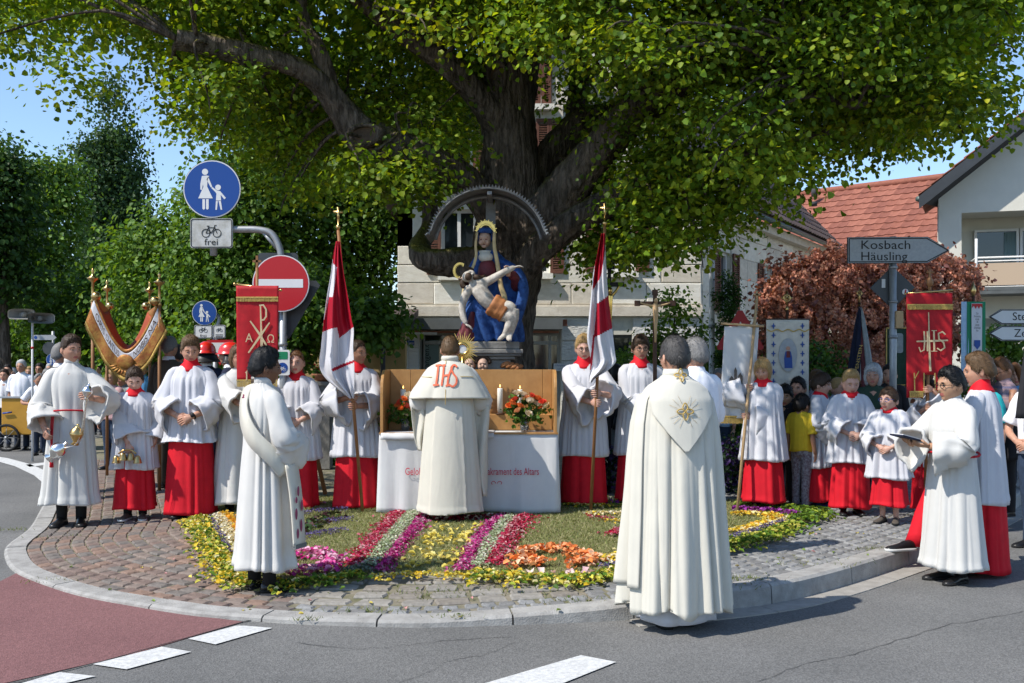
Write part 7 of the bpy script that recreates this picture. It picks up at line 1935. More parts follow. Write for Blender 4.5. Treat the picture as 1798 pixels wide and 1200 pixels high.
# thurible: two silver vessels on chains between the hands
a_ = world(th,th.wr[1] + np.array((-.03,-.09,.06))); b_ = W(100,793,th.D - .33); mid = W(134,765,th.D - .36)
t = thing('thurible','silver thurible with chains and incense boat between the bearer\'s hands','thurible',b_)
def vl(v): return np.array(v - b_)
def bowl(mb,c,s,ax): 
 ax = nrmz(ax); u = nrmz(np.cross(ax,(0,1,.1))); v = np.cross(ax,u); a = np.linspace(0,2 * math.pi,16,endpoint=False)
 rings(mb,[c + ax * h * s + (np.cos(a) * r * s)[:,None] * u + (np.sin(a) * r * s)[:,None] * v for r,h in ((.035,-.10),(.045,-.095),(.02,-.07),(.05,-.03),(.068,.01),(.07,.02),(.066,.03),(.055,.06),(.03,.085),(.012,.10),(.016,.115),(.004,.125))])
mb = MB(); bowl(mb,vl(b_),1.15,(.75,-.1,.62)); mb.build('censer','silver',t)
mb = MB(); bowl(mb,vl(mid),.95,(.2,-.1,.95)); mb.build('censer_lid','brass',t)
mb = MB(); bowl(mb,vl(a_),.75,(.2,0,.9)); mb.build('hand_cap','silver',t)
mb = MB()
for d in (-.03,0.0,.03): tube(mb,catmull([vl(b_) + np.array((.03,d,.03)),vl(mid) + np.array((.03,d,-.03)) + np.array((0,0,-.02)),vl(a_) + np.array((0,d * .3,-.03))],10),.0035,5)
mb.build('chains','silver',t)
# 2 small boy with altar bells
bo = person('small boy in surplice and red cassock looking down, holding altar bells',237,912,645,8,outfit='surplice',hair='short',hcol='hair_brown',htop=.012,hth=.010,head=(12,22,0),shem=.335,hem=.075,shoes='shoe_suede',sole='shoe_sole',skin='skin_pale',
   arms={1: ((.22,-.06,.88),(-.1,-.15,-1),(-1,0,0),.35,(.5,.6,0)),-1: ((-.02,-.22,.86),(.1,-.35,-.9),(.2,.9,-.2),.7,(-.8,.3,-.5))})
q = world(bo,bo.wr[-1] + np.array((.0,-.035,-.075)))
t = thing('altar_bells','cluster of small brass altar bells in the small boy\'s hand','bells',q)
mb = MB(); tube(mb,catmull([(-.09,0,-.02),(-.04,0,.015),(.04,0,.015),(.09,0,-.02)],5),.008,8); mb.build('handle','brass',t)
for i,(x,z_) in enumerate(((-.09,-.03),(-.03,.0),(.03,.0),(.09,-.03))):
 mb = MB(); lathe(mb,[(.045,-.075),(.043,-.07),(.034,-.045),(.028,-.015),(.018,.0),(.006,.004)],16); mb.build('bell','brass',t,(x * (1.25),-.02 * (i % 2),z_ - .01))
# 3 teenager
te = person('teenage boy in surplice and long red cassock with clasped hands and wristwatch',335,907,592,2,outfit='surplice',hair='short',hcol='hair_lightbrown',htop=.020,hth=.012,head=(20,14,0),shem=.42,hem=.02,build=1.03)
mb = MB(); w = te.wr[1] * .93 + te.el[1] * .07; d_ = nrmz(te.wr[1] - te.el[1]); u = nrmz(np.cross(d_,(0,0,1))); v = np.cross(d_,u); a = np.linspace(0,2 * math.pi,14)
tube(mb,[w + (math.cos(q) * u + math.sin(q) * v) * .033 for q in a],.009,6); ellipsoid(mb,w + np.array((0,-.035,.008)),(.022,.01,.022),12,6); mb.build('wristwatch','leather_black',te.root)
# 4 server in alb holding the chi-rho banner
cr_top = W(450,500,9.75); cr_base = W(447,0,9.75); cr_x = cr_top.x
fr = frame(418,900,606,25)
al = person('server in white alb half hidden behind the chi-rho banner',418,900,606,25,outfit='alb',hair='long',hcol='hair_lightbrown',hem=.06,female=True,head=(5,5,0),
   arms={1: grip(fr,1,(cr_x,9.75,1.38)),-1: grip(fr,-1,(cr_x - .01,9.75,1.15))})
# 5 deacon seen from behind
de = person('deacon in white alb with diagonal cream stole, seen from behind',463,1036,613,128,outfit='alb',hair='short',hcol='hair_black',htop=.016,hth=.015,skin='skin_brown',hem=.10,head=(-8,4,0),arms='clasp',feet=(.02,-.02))
k,H = de.k,de.H
def band(path,w,name,m,parent,thick=.012,n2=None):
 """flat cloth band along a path with a given outward normal list"""
 P = np.array(path,float); Q = catmull(P[:,:3],6); Nn = catmull(P[:,3:6],6); T_ = np.gradient(Q,axis=0); rs = []
 for q,nn,t_ in zip(Q,Nn,T_):
  nn = nrmz(nn); s = nrmz(np.cross(t_,nn)); rs.append([q + s * w / 2,q + s * w / 2 + nn * thick,q - s * w / 2 + nn * thick,q - s * w / 2])
 mb = MB(); rings(mb,rs); return mb.build(name,m,parent)
band([(.13,-.16,.79 * H,.3,-.9,.3),(.11,-.06,.845 * H,.2,-.3,.9),(.09,.06,.842 * H,.1,.5,.9),(.02,.135,.77 * H,0,1,.2),(-.08,.162,.70 * H,-.3,1,0),(-.16,.13,.63 * H,-.7,.7,0),(-.225,.03,.56 * H,-1,.1,0),(-.235,-.05,.50 * H,-1,-.2,0)],.115,'stole','ivory_cope',de.root,.014)
sto = band([(-.228,-.10,.53 * H,-1,-.5,0),(-.25,-.12,.42 * H,-1,-.5,0),(-.272,-.13,.30 * H,-1,-.5,0),(-.285,-.135,.20 * H,-1,-.5,0)],.13,'stole_end','ivory_cope',de.root,.012)
mb = MB(); nn = nrmz((-1,-.5,0)); sd = nrmz(np.cross((0,0,-1),nn))
for i,(zf,dx,l) in enumerate(((.42,.0,.08),(.36,-.025,.09),(.33,.025,.09),(.28,-.012,.10),(.25,.02,.08),(.385,.02,.05))):
 c = np.array((-.262 - .0 * zf,-.126,zf * H)) + nn * (.019 + (.42 - zf) * .10) + sd * dx * 1.3; ellipsoid(mb,c,(.004,.012,l * .45),10,8,0,np.stack([nn,sd,(0,0,1)],1))
mb.build('stole_embroidery','mauve_stitch',sto)
mb = MB(); box(mb,(-.287 + .0,-.14,.198 * H),(.03,.13,.03),rot=rot3(0,0,R(-62) + R(90))); mb.build('stole_fringe','trousers_grey',sto,smooth=False)
mb = MB(); c = np.array((.06,.118,.80 * H)); stroke(mb,[(-.0,-.03),(.0,.03)],.008,-.004,.004); stroke(mb,[(-.02,.008),(.02,.008)],.008,-.004,.004); mb.build('stole_cross','mauve_stitch',de.root,(.055,.128,.795 * H))
# 6 girl server
gi = person('girl server with tied hair in surplice and red cassock, hands folded',520,893,615,4,outfit='surplice',hair='tied',hcol='hair_auburn',hth=.006,htop=.006,female=True,head=(0,2,0),shem=.315,hem=.02,pony=[(0,.09,.0),(.02,.115,-.05),(.045,.10,-.13),(.05,.07,-.19)],skin='skin_pale')
# 7 flag bearers
def pole(name,label,cat,A,B,r0,m,finial=None):
 """A bottom, B top; returns thing at A and the upward unit vector"""
 t = thing(name,label,cat,A); d = np.array(B - A); mb = MB(); tube(mb,[(0,0,0),tuple(d)],r0,10); mb.build('pole',m,t); return t,d
FL = 10.25
A = Vector((W(637,0,10.25).x,10.25,.118)); B = W(594,405,FL + .05)
def on_pole(A,B,z): t_ = (z - A.z) / (B.z - A.z); return A + (B - A) * t_
fr = frame(627,894,598,12)
fg = person('young woman flag bearer looking right, in surplice and red cassock',627,894,598,12,outfit='surplice',hair='tied',hcol='hair_brown',hth=.006,htop=.008,female=True,head=(42,0,0),shem=.315,hem=.02,skin='skin_tan',
   arms={1: grip(fr,1,on_pole(A,B,1.23)),-1: grip(fr,-1,on_pole(A,B,1.32))})
def flag(label,A,B,rows,polys,D,crosspx,seed):
 t,d = pole('flag',label,'flag',A,B,.017,'wood_pole'); dn = nrmz(d)
 mb = MB(); c0 = d; lathe(mb,[(.012,0),(.02,.02),(.028,.035),(.02,.05),(.009,.06),(.009,.12)],12,c0)
 e = c0 + np.array((0,0,.16)); box(mb,e + np.array((0,0,.0)),(.022,.014,.16)); box(mb,e + np.array((0,0,.03)),(.10,.013,.022))
 mb.build('finial','brass',t)
 rows = np.array(rows,float); R_ = catmull(rows,16); nc = 80; u = np.linspace(0,1,nc); r_ = np.random.default_rng(seed); ph = r_.uniform(0,6,4)
 V_,PXY = [],[]
 for i,(py,xl,xr) in enumerate(R_):
  f = i / (len(R_) - 1); px_ = xl + (xr - xl) * u
  dd = .05 * np.sin(u * 9 + ph[0] + f * 2) * (.3 + f) + .03 * np.sin(u * 17 + ph[1] - f * 4) + .02 * np.sin(u * 5 + f * 9)
  for p_,q in zip(px_,dd): V_.append(np.array(W(p_,py,D - .06 + q) - A)); PXY.append((p_,py))
 mb = MB(); PXY = np.array(PXY); f_ = []; m_ = []
 for i in range(len(R_) - 1):
  for j in range(nc - 1):
   a = i * nc + j; q = (a,a + 1,a + nc + 1,a + nc); c = PXY[list(q)].mean(0); hit = 0
   for mi,pl in polys:
    if in_poly(np.array([c[0]]),np.array([c[1]]),np.array(pl,float))[0]: hit = mi
   f_.append(q); m_.append(hit)
 mb.v.append(np.array(V_)); mb.n = len(V_); mb.f = f_; mb.m = m_
 mb.build('flag_cloth',['flag_white','flag_red'],t,mods=[('solid',.003)])
 for f in (.06,.13,.5):
  pass
 return t
flag('red and white church flag furled beside the young woman',A,B,
     [(424,590,597),(450,585,600),(482,581,604),(522,574,611),(560,569,617),(580,567,621),(610,564,620),(642,561,622),(665,572,622),(692,604,622),(700,614,621)],
     [(1,[(586,420),(600,420),(600,432),(606,470),(613,520),(624,572),(596,594),(588,560),(584,525),(592,470),(584,462)]),(1,[(578,522),(590,522),(597,574),(583,577),(564,584)]),(1,[(582,648),(600,640),(624,632),(624,636),(600,646),(584,653)])],FL,None,3)
FL = 10.35; A2 = Vector((W(1037,0,FL).x,FL,.118)); B2 = W(1062,398,FL + .05)
fr = frame(1025,889,590,-2)
fb = person('youth with glasses gripping the flagpole right of the altar, in surplice',1025,889,590,-2,outfit='surplice',hair='short',hcol='hair_blond',htop=.022,hth=.010,head=(2,6,0),shem=.30,hem=.025,glasses='sign_black',skin='skin_pale',shoes='shoe_black',sole='shoe_sole',feet=(0,-.01),
   arms={1: grip(fr,1,on_pole(A2,B2,1.36)),-1: grip(fr,-1,on_pole(A2,B2,1.26))})
flag('red and white church flag held upright right of the altar',A2,B2,
     [(410,1056,1062),(440,1050,1063),(480,1042,1065),(520,1038,1068),(560,1034,1073),(595,1031,1077),(622,1036,1080),(636,1037,1081),(650,1036,1068),(664,1034,1046),(672,1034,1039)],
     [(1,[(1052,408),(1064,408),(1062,440),(1057,478),(1052,492),(1040,510),(1044,470)]),(1,[(1048,534),(1070,518),(1078,575),(1042,594),(1046,560)]),(1,[(1041,588),(1044,592),(1040,640),(1037,650),(1034,650),(1038,620)])],FL,None,5)
# 10 crucifix bearer
CD = 10.7
fr = frame(1124,None,588,0,D=10.95,H=1.86)
cx_ = W(1150,640,CD).x
cb = person('boy with glasses behind the wooden processional crucifix',1124,None,None,4,D=10.95,H=1.86,outfit='surplice',hair='bowl',hcol='hair_brown',htop=.012,hth=.014,glasses='sign_black',head=(2,6,0),shem=.3,
   arms={1: grip(fr,1,(cx_,CD,1.33)),-1: grip(fr,-1,(cx_,CD,1.15))})
t = thing('processional_cross','brown wooden processional crucifix held up beside the front priest','crucifix',(cx_,CD,.118))
zc_ = W(0,533,CD).z - .118; zt = W(0,514,CD).z - .118
mb = MB(); box(mb,(0,0,zt / 2),(.042,.03,zt)); box(mb,(0,0,zc_),(.38,.028,.042))
for x,z_ in ((-.19,zc_),(.19,zc_),(0,zt)): box(mb,(x,-.004,z_),(.06,.036,.06))
mb.build('cross','wood_dark',t,smooth=False,mods=[('bevel',.004,2)])
mb = MB(); tube(mb,catmull([(0,-.03,zc_ - .0),(0,-.045,zc_ - .08),(.004,-.04,zc_ - .17),(.0,-.045,zc_ - .26),(0,-.035,zc_ - .42)],5),np.interp(np.linspace(0,1,21),[0,.2,.45,.6,1],[.022,.032,.024,.022,.010]),10)
for s in (-1,1): tube(mb,catmull([(0,-.04,zc_ - .03),(s * .08,-.03,zc_ - .02),(s * .16,-.022,zc_ + .005)],4),np.linspace(.015,.008,9),8)
simple_head(mb,(0.004,-.05,zc_ + .025),.03); mb.build('corpus','wood_pale',t)
# black and gold processional cross behind the flag
c = W(1070,640,12.2)
t = thing('processional_cross','black cross with gilded figure half hidden by the right flag','crucifix',(c.x,12.2,.118)); zc_ = W(0,500,12.2).z - .118
mb = MB(); box(mb,(0,0,(zc_ + .25) / 2),(.04,.03,zc_ + .25)); box(mb,(0,.0,zc_),(.36,.028,.055)); mb.build('cross','sign_black',t,smooth=False)
mb = MB()
for s in (-1,1): tube(mb,catmull([(0,-.05,zc_ - .17),(s * .07,-.05,zc_ - .09),(s * .125,-.03,zc_ + .0)],4),np.linspace(.022,.012,9),8)
tube(mb,catmull([(0,-.05,zc_ - .13),(0,-.06,zc_ - .25),(0,-.05,zc_ - .45),(0,-.04,zc_ - .6)],5),np.linspace(.04,.015,16),10); simple_head(mb,(0,-.07,zc_ - .08),.045); mb.build('corpus','gold',t)
# 8 priest at the altar, seen from behind -------------------------------------------
pr = person('priest at the altar seen from behind in ivory cope with red monogram',790,915,590,180,outfit='bare',hair='short',hcol='hair_lightbrown',hth=.010,htop=.008,head=(0,8,0),arms='front',lean=.04,feet=(.0,-.02))
k,H = pr.k,pr.H
mb = MB()   # long ivory robe with a raised box pleat down the back
bf = folds(31,(5,7),.003,.016,1,.3)
def robe_f(a,z,f):
 d = bf(a,z,f); x = np.cos(a); back = np.sin(a) > .2
 return d + np.where(back & (np.abs(x) < .52),.018,0) * np.clip(f * 3,0,1)
loft_gown(mb,[(z_ * H,hw * k,hd * k,.0) for z_,hw,hd in ((.80,.20,.12),(.72,.215,.16),(.6,.23,.18),(.45,.255,.20),(.25,.285,.225),(.055,.315,.25))],robe_f,200,50); mb.build('robe','ivory_cope',pr.root,mods=[('remesh',.0095,1)])
def capeS(a,zt): 
 """shoulder cape: zt 0 at neck to 1 at hem"""
 z = np.interp(zt,[0,.08,.2,.45,.75,1],np.array([.872,.862,.835,.77,.71,.665]) * H); hw = np.interp(zt,[0,.08,.2,.45,.75,1],[.062,.085,.19,.27,.34,.385]) * k; hd = np.interp(zt,[0,.08,.2,.45,.75,1],[.062,.085,.13,.185,.215,.235]) * k
 return z,hw,hd
mb = MB(); rs = []; a = np.linspace(R(-62),R(242),90)
cf = folds(12,(7,9),.0,.012,1.2,.4)
for zt in np.linspace(0,1,24):
 z,hw,hd = capeS(a,zt); d = cf(a,z,zt); rs.append(np.stack([(hw + d) * np.cos(a),(hd + d) * np.sin(a) + .0,np.full(len(a),z) - .02 * np.maximum(0,np.abs(np.cos(a)) - .6) * zt],1))
rings(mb,np.array(rs),False,False,False); cape = mb.build('cape','ivory_cope',pr.root,mods=[('solid',.008)])
mb = MB(); lathe(mb,[(.075 * k,.862 * H),(.085 * k,.878 * H),(.078 * k,.892 * H),(.062 * k,.886 * H)],24,(0,.01,0)); mb.build('rolled_collar','ivory_cope',pr.root)
def cape_y(X,Z,off=.016):
 zt = np.interp(-np.asarray(Z),-np.array([.872,.862,.835,.77,.71,.665]) * H,[0,.08,.2,.45,.75,1]); _,hw,hd = capeS(0,zt); return hd * np.sqrt(np.clip(1 - (np.asarray(X) / hw) ** 2,.02,1)) + off
def on_cape(mb,pts,w,mi=0):
 P = catmull(np.array(pts,float),5); T_ = np.gradient(P,axis=0); T_ /= np.linalg.norm(T_,axis=1)[:,None] + 1e-9; N_ = np.stack([-T_[:,1],T_[:,0]],1)
 rs = []
 for p,n_ in zip(P,N_):
  l,r_ = p + n_ * w / 2,p - n_ * w / 2; rs.append([(l[0],cape_y(l[0],l[1]),l[1]),(r_[0],cape_y(r_[0],r_[1]),r_[1]),(r_[0],cape_y(r_[0],r_[1]) - .006,r_[1]),(l[0],cape_y(l[0],l[1]) - .006,l[1])])
 rings(mb,rs)
# monogram: seen from behind, local +x lies to the left
mb = MB(); s180 = pr.D / F
def mg(px,py): return (-(px - 790) * s180,HC - (py - HY) * s180 - pr.root.location.z)
for pts in ([(771,642),(770,660),(768,676)],[(766,642),(776,641)],[(763,676),(773,675)],[(781,642),(780,660),(778,677)],[(797,641),(790,660),(788,676)],[(779,660),(792,658)],[(785,677),(791,676)],[(777,642),(784,641)],[(804,645),(799,641),(794,646),(797,655),(803,663),(803,673),(797,678),(790,674)]):
 on_cape(mb,[mg(*p) for p in pts],.018)
mb.build('monogram','orange_stitch',cape,smooth=False)
for pts in ([(741,662),(750,662),(760,662)],[(810,661),(820,661),(832,662)],[(785,683),(785,695),(785,709)],[(782,628),(784,634),(784,639)]): mb = MB(); on_cape(mb,[mg(*p) for p in pts],.005); mb.build('gold_line','gold_thread',cape,smooth=False)
# hanging front edges of the cope, tan lining showing
for sg,rows,m1 in ((1,[(715,722,745),(740,724,748),(770,728,742),(792,735,741)],'ivory_cope'),(-1,[(712,832,859),(735,834,859),(770,834,856),(800,832,856),(840,835,856),(872,848,855)],'ivory_cope')):
 V_ = []; R_ = catmull(np.array(rows,float),5); nc = 14
 for i,(py,xl,xr) in enumerate(R_):
  for j,u in enumerate(np.linspace(0,1,nc)):
   q = W(xl + (xr - xl) * u,py,pr.D + .02 + .05 * math.sin(u * 5 + i * .1) + .06 * u); V_.append(tuple(pr.Mi @ q))
 f_ = [(i * nc + j,i * nc + j + 1,(i + 1) * nc + j + 1,(i + 1) * nc + j) for i in range(len(R_) - 1) for j in range(nc - 1)]
 mb = MB(); mb.add(V_,f_); mb.build('cope_edge','ivory_cope',pr.root,mods=[('solid',.008)])
 if sg < 0:
  V_ = []
  for i,(py,xl,xr) in enumerate(catmull(np.array([(722,822,842),(760,824,838),(800,826,842),(845,834,848),(866,846,852)],float),5)):
   for u in np.linspace(0,1,6): V_.append(tuple(pr.Mi @ W(xl + (xr - xl) * u,py,pr.D + .10)))
  n_ = len(V_) // 6; mb = MB(); mb.add(V_,[(i * 6 + j,i * 6 + j + 1,(i + 1) * 6 + j + 1,(i + 1) * 6 + j) for i in range(n_ - 1) for j in range(5)]); mb.build('lining','tan_lining',pr.root,mods=[('solid',.004)])
for s_ in (1,-1):
 mb = MB(); add_sleeve(mb,pr.S[s_],pr.el[s_],pr.wr[s_],[.09 * k,.11 * k,.12 * k],1.5,.9,.12,.05,seed=s_ + 5); mb.build('sleeve','white_alb',pr.root)
# 11 priest in the foreground in a cream cope --------------------------------------
fp = person('priest in the right foreground seen from behind in a long cream cope',1186,1098,590,186,z=0.0,outfit='bare',hair='short',hcol='hair_saltpepper',hth=.009,htop=.007,head=(14,2,0),arms={s_: ((.07 * s_,-.24,1.12),(-.4 * s_,-.5,.6),(-s_,.2,0),.3,(.1 * s_,.3,-1)) for s_ in (1,-1)},glasses='silver',feet=(.03,-.03))
k,H = fp.k,fp.H
mb = MB(); loft_gown(mb,[(z_ * H,hw * k,hd * k,0) for z_,hw,hd in ((.6,.18,.15),(.3,.21,.17),(.03,.235,.2))],folds(3,(7,9),.003,.02),120,24); mb.build('alb','white_surplice',fp.root)
FZ = np.array([.868,.852,.825,.78,.70,.58,.42,.25,.072]) * H; FW = np.array([.07,.10,.175,.232,.258,.272,.280,.292,.303]) * k; FDp = np.array([.07,.10,.13,.165,.19,.215,.24,.265,.285]) * k
ff = folds(44,(7,11,13),.0,.11,.9,.55,.12); fm = folds(45,(19,25),.0,.012,1,.6,.1)
def cope_pt(a,z):
 f = (FZ[0] - z) / (FZ[0] - FZ[-1]); hw = np.interp(-z,-FZ,FW); hd = np.interp(-z,-FZ,FDp)
 d = ff(a,z,f) + fm(a,z,f); e = .92
 x = np.sign(np.cos(a)) * np.abs(np.cos(a)) ** e; y = np.sign(np.sin(a)) * np.abs(np.sin(a)) ** e
 return np.stack([x * hw + np.cos(a) * d,y * hd + np.sin(a) * d,np.full_like(a,z)],-1)
a = np.linspace(R(-80),R(260),300); mb = MB(); rs = []
for z in np.concatenate([np.linspace(FZ[0],FZ[3],12),np.linspace(FZ[3],FZ[-1],60)[1:]]): rs.append(cope_pt(a,z))
rs[-1][:,2] += .018 * np.sin(a * 6 + 1) + .012 * np.sin(a * 11)
rings(mb,rs,False,False,False); cope = mb.build('cope','cream_cope',fp.root,mods=[('solid',.006)])
mb = MB(); a2 = np.linspace(R(-70),R(35),60); rs = []       # front edge swinging round at the left
for z in np.linspace(.80 * H,.15 * H,40):
 q = cope_pt(a2,z); f = (.80 * H - z) / (.65 * H); c = np.array((0,0,1.0)); q[:,:2] *= 1.045 + .02 * f; rs.append(q)
rings(mb,rs,False,False,False); mb.build('cope_front_flap','cream_cope',fp.root,mods=[('solid',.006)])
# shield shaped hood
mb = MB(); rows = []; zt0,zt1 = .838 * H,1.118
def cy(x,z,off): 
 hw = np.interp(-z,-FZ,FW); hd = np.interp(-z,-FZ,FDp); return hd * np.sqrt(np.clip(1 - (np.abs(x) / (hw * 1.01)) ** 2.1,.03,1)) + off
for t_ in np.linspace(0,1,30):
 z = zt0 + (zt1 - zt0) * t_; w = np.interp(t_,[0,.12,.25,.45,.7,.9,1],[.12,.185,.20,.19,.115,.042,.004])
 xs_ = np.linspace(-w,w,24); zz_ = z - .0 * np.abs(xs_) + (.02 * (1 - (xs_ / max(w,.01)) ** 2) if t_ < .1 else 0); rows.append(np.stack([xs_,cy(xs_,zz_,.028 + .012 * t_),zz_ + 0 * xs_],1))
rings(mb,rows,False,False,False); sh = mb.build('hood_shield','cream_cope',fp.root,mods=[('solid',.012)])
mb = MB(); lathe(mb,[(.072 * k,.848 * H),(.082 * k,.868 * H),(.075 * k,.886 * H),(.062 * k,.88 * H)],24,(0,.008,0)); mb.build('collar','cream_cope',fp.root)
def petal_cross(cx,cz,s,mb):
 for q in range(4):
  an = q * math.pi / 2
  pts = [(0,0),(.35,.28),(.75,.22),(1,0),(.75,-.22),(.35,-.28),(0,0)]
  P = [(cx + s * (x * math.cos(an) - y * math.sin(an)),cz + s * (x * math.sin(an) + y * math.cos(an))) for x,y in catmull(np.array(pts,float),4)]
  tube(mb,[(x,float(cy(np.array(x),z,.048)),z) for x,z in P],.0042,6)
for z_,s in ((W(0,720,fp.D).z,.052),(W(0,660,fp.D).z + .005,.04)): mb = MB(); petal_cross(0.0,z_,s,mb); mb.build('gold_cross','gold_thread',sh)
mb = MB()
for an in np.arange(0,360,22.5):
 if an % 90 == 0: continue
 l0,l1 = .05,.105; c0 = W(0,720,fp.D).z; tube(mb,[(l * math.cos(R(an)),float(cy(np.array(l * math.cos(R(an))),c0 + l * math.sin(R(an)),.045)),c0 + l * math.sin(R(an))) for l in np.linspace(l0,l1,6)],.0008,4)
mb.build('gold_rays','gold_thread',sh)
# 12 grey haired man in white shirt
person('grey haired man in white shirt standing behind the foreground priest',1222,None,None,207,D=7.9,H=1.73,outfit='civil',hair='receding',hcol='hair_grey',hth=.014,htop=.010,sleeve='long',arms='clasp',bot_m='black_cloth',build=1.08,head=(12,0,0))
# banners --------------------------------------------------------------------------
def cloth_banner(parent,w,h,z_top,m,y=0.0,x=0.0,wave=.012,seed=0,bottom=None,nz=26,nx=22,skew=0.0,name='banner_cloth'):
 r_ = np.random.default_rng(seed); ph = r_.uniform(0,6,3); rs = []
 for i,t_ in enumerate(np.linspace(0,1,nz)):
  xs_ = np.linspace(-w / 2,w / 2,nx); hh = h * (np.ones(nx) if bottom is None else np.array([bottom(q / w * 2) for q in xs_]))
  rs.append(np.stack([x + xs_ * (1 - .03 * t_) + skew * t_,y + wave * t_ * (np.sin(xs_ / w * 9 + ph[0]) + .5 * np.sin(xs_ / w * 17 + ph[1] + t_ * 2)),z_top - t_ * hh],1))
 mb = MB(); rings(mb,rs,False,False,False); return mb.build(name,m,parent,mods=[('solid',.005)])
def fringe(parent,x0,x1,z,l,y,m='gold_thread',n=None):
 n = n or int((x1 - x0) / .008); mb = MB(); box(mb,((x0 + x1) / 2,y,z),(x1 - x0,.012,.014))
 for i in range(n): x = x0 + (x1 - x0) * (i + .5) / n; box(mb,(x,y + random.uniform(-.003,.003),z - l / 2 - .006),(.006,.006,l * random.uniform(.9,1.1)))
 return mb.build('fringe',m,parent,smooth=False)
def strokes(parent,name,m,lst,y):
 mb = MB()
 for i,(pts,w) in enumerate(lst): stroke(mb,pts,w,y - .004 - .0006 * i,y)
 return mb.build(name,m,parent,smooth=False)
def arc(cx,cz,r,a0,a1,n=14,ry=None): return [(cx + r * math.cos(R(a0 + (a1 - a0) * i / (n - 1))),cz + (ry or r) * math.sin(R(a0 + (a1 - a0) * i / (n - 1)))) for i in range(n)]
# chi-rho banner
bD = 9.75; sB = F / bD
t = thing('procession_banner','red procession banner with golden chi-rho, alpha and omega','banner',(cr_x,bD,zp(cr_x,bD))); gz = t.location.z
zt = W(0,502,bD).z - gz; bx = W(452,0,bD).x - cr_x
mb = MB(); tube(mb,[(0,.03,0),(0,.03,W(0,470,bD).z - gz)],.015,10); mb.build('pole','wood_pole',t)
mb = MB(); zc_ = W(0,463,bD).z - gz; box(mb,(0,.03,zc_),(.022,.02,.16)); box(mb,(0,.03,zc_ + .025),(.085,.02,.022)); mb.build('wooden_cross','wood_pole',t,smooth=False)
mb = MB(); tube(mb,[(bx - .215,.015,zt + .015),(bx + .215,.015,zt - .04)],.011,8); ellipsoid(mb,(bx - .225,.015,zt + .016),(.017,.017,.017)); ellipsoid(mb,(bx + .225,.015,zt - .042),(.014,.014,.014)); mb.build('crossbar','brass',t)
def bott(u): return 1.0 if u < -.25 else (.90 if abs(u) < .3 else 1.0)
bc = cloth_banner(t,.415,.93,zt,'banner_red',0,bx,.008,2,bott)
o = fringe(bc,bx - .205,bx + .205,zt - .115,.035,-.012); o.rotation_euler = (0,0,0)
fringe(bc,bx - .2,bx - .06,zt - .925,.06,-.012); fringe(bc,bx + .06,bx + .2,zt - .925,.06,-.012)
def bq(px,py): return (W(px,0,bD).x - cr_x,W(0,py,bD).z - gz)
strokes(bc,'chi_rho','beige_applique',[([bq(458,536),bq(459,570),bq(461,626)],[.012,.016,.03]),([bq(456,537),bq(463,536),bq(468,544),bq(468,556),bq(464,562),bq(458,563)],.016),([bq(440,564),bq(455,585),bq(478,622)],[.012,.022,.014]),([bq(474,567),bq(458,590),bq(437,620)],[.012,.022,.014])],-.014)
mb = MB(); v,fc = letters('alpha',-.016,bq(438,601),.55,.62); mb.add(v,fc); v,fc = letters('omega',-.016,bq(476,602),.5,.55); mb.add(v,fc); mb.build('lettering','beige_applique',bc,smooth=False)
strokes(bc,'bottom_motif','beige_applique',[([bq(432,655),bq(436,650),bq(440,655)],.01),([bq(434,668),bq(434,652)],.012)],-.016)
# JHS banner
bD = 9.7
jx_ = W(1635,0,bD).x; t = thing('procession_banner','red procession banner with golden JHS monogram','banner',(jx_,bD,zp(jx_,bD))); gz = t.location.z
zt = W(0,515,bD).z - gz; bx = W(1632,0,bD).x - jx_
mb = MB(); tube(mb,[(-.05,.03,0),(.0,.03,W(0,500,bD).z - gz)],.016,10); mb.build('pole','wood_pole',t)
mb = MB(); lathe(mb,[(.012,0),(.03,.03),(.034,.06),(.014,.1),(.012,.16),(.004,.19)],12,(0,.03,W(0,505,bD).z - gz)); box(mb,(0,.03,W(0,478,bD).z - gz),(.07,.015,.018)); mb.build('finial','wood_pole',t)
mb = MB(); tube(mb,[(bx - .235,.015,zt - .006),(bx + .235,.015,zt + .03)],.011,8); mb.build('crossbar','brass',t)
def bott2(u): return 1.0 if abs(u) > .28 else .78
bc = cloth_banner(t,.45,1.02,zt,'banner_red',0,bx,.010,4,bott2,26,30)
fringe(bc,bx - .222,bx + .222,zt - .115,.04,-.014)
for x0,x1 in ((bx - .2,bx - .065),(bx + .065,bx + .2)): fringe(bc,x0,x1,zt - .96,.05,-.016)
def bq(px,py): return (W(px,0,bD).x - jx_,W(0,py,bD).z - gz)
strokes(bc,'monogram','beige_applique',[([bq(1629,549),bq(1630,600),bq(1632,652)],[.008,.016,.02]),([bq(1608,600),bq(1640,599),bq(1663,598)],[.014,.02,.014]),([bq(1612,610),bq(1615,618),bq(1621,615),bq(1622,600),bq(1621,582)],[.01,.012,.014,.014,.014]),([bq(1627,582),bq(1627,617)],.014),([bq(1638,581),bq(1639,617)],.015),([bq(1634,581),bq(1643,581)],.007),([bq(1634,617),bq(1644,617)],.007),([bq(1658,588),bq(1653,583),bq(1646,586),bq(1647,596),bq(1655,602),bq(1657,611),bq(1650,616),bq(1644,612)],.014)],-.018)
for (xa,xb) in ((1604,1621),(1640,1658)): strokes(bc,'tab_trim','gold_thread',[([bq(xa,655),bq(xa + 1,690)],.010),([bq(xb,655),bq(xb,690)],.010)],-.016)
strokes(bc,'tab_trim','gold_thread',[([bq(1604,667),bq(1612,652)],.008),([bq(1652,652),bq(1660,648)],.008)],-.016)
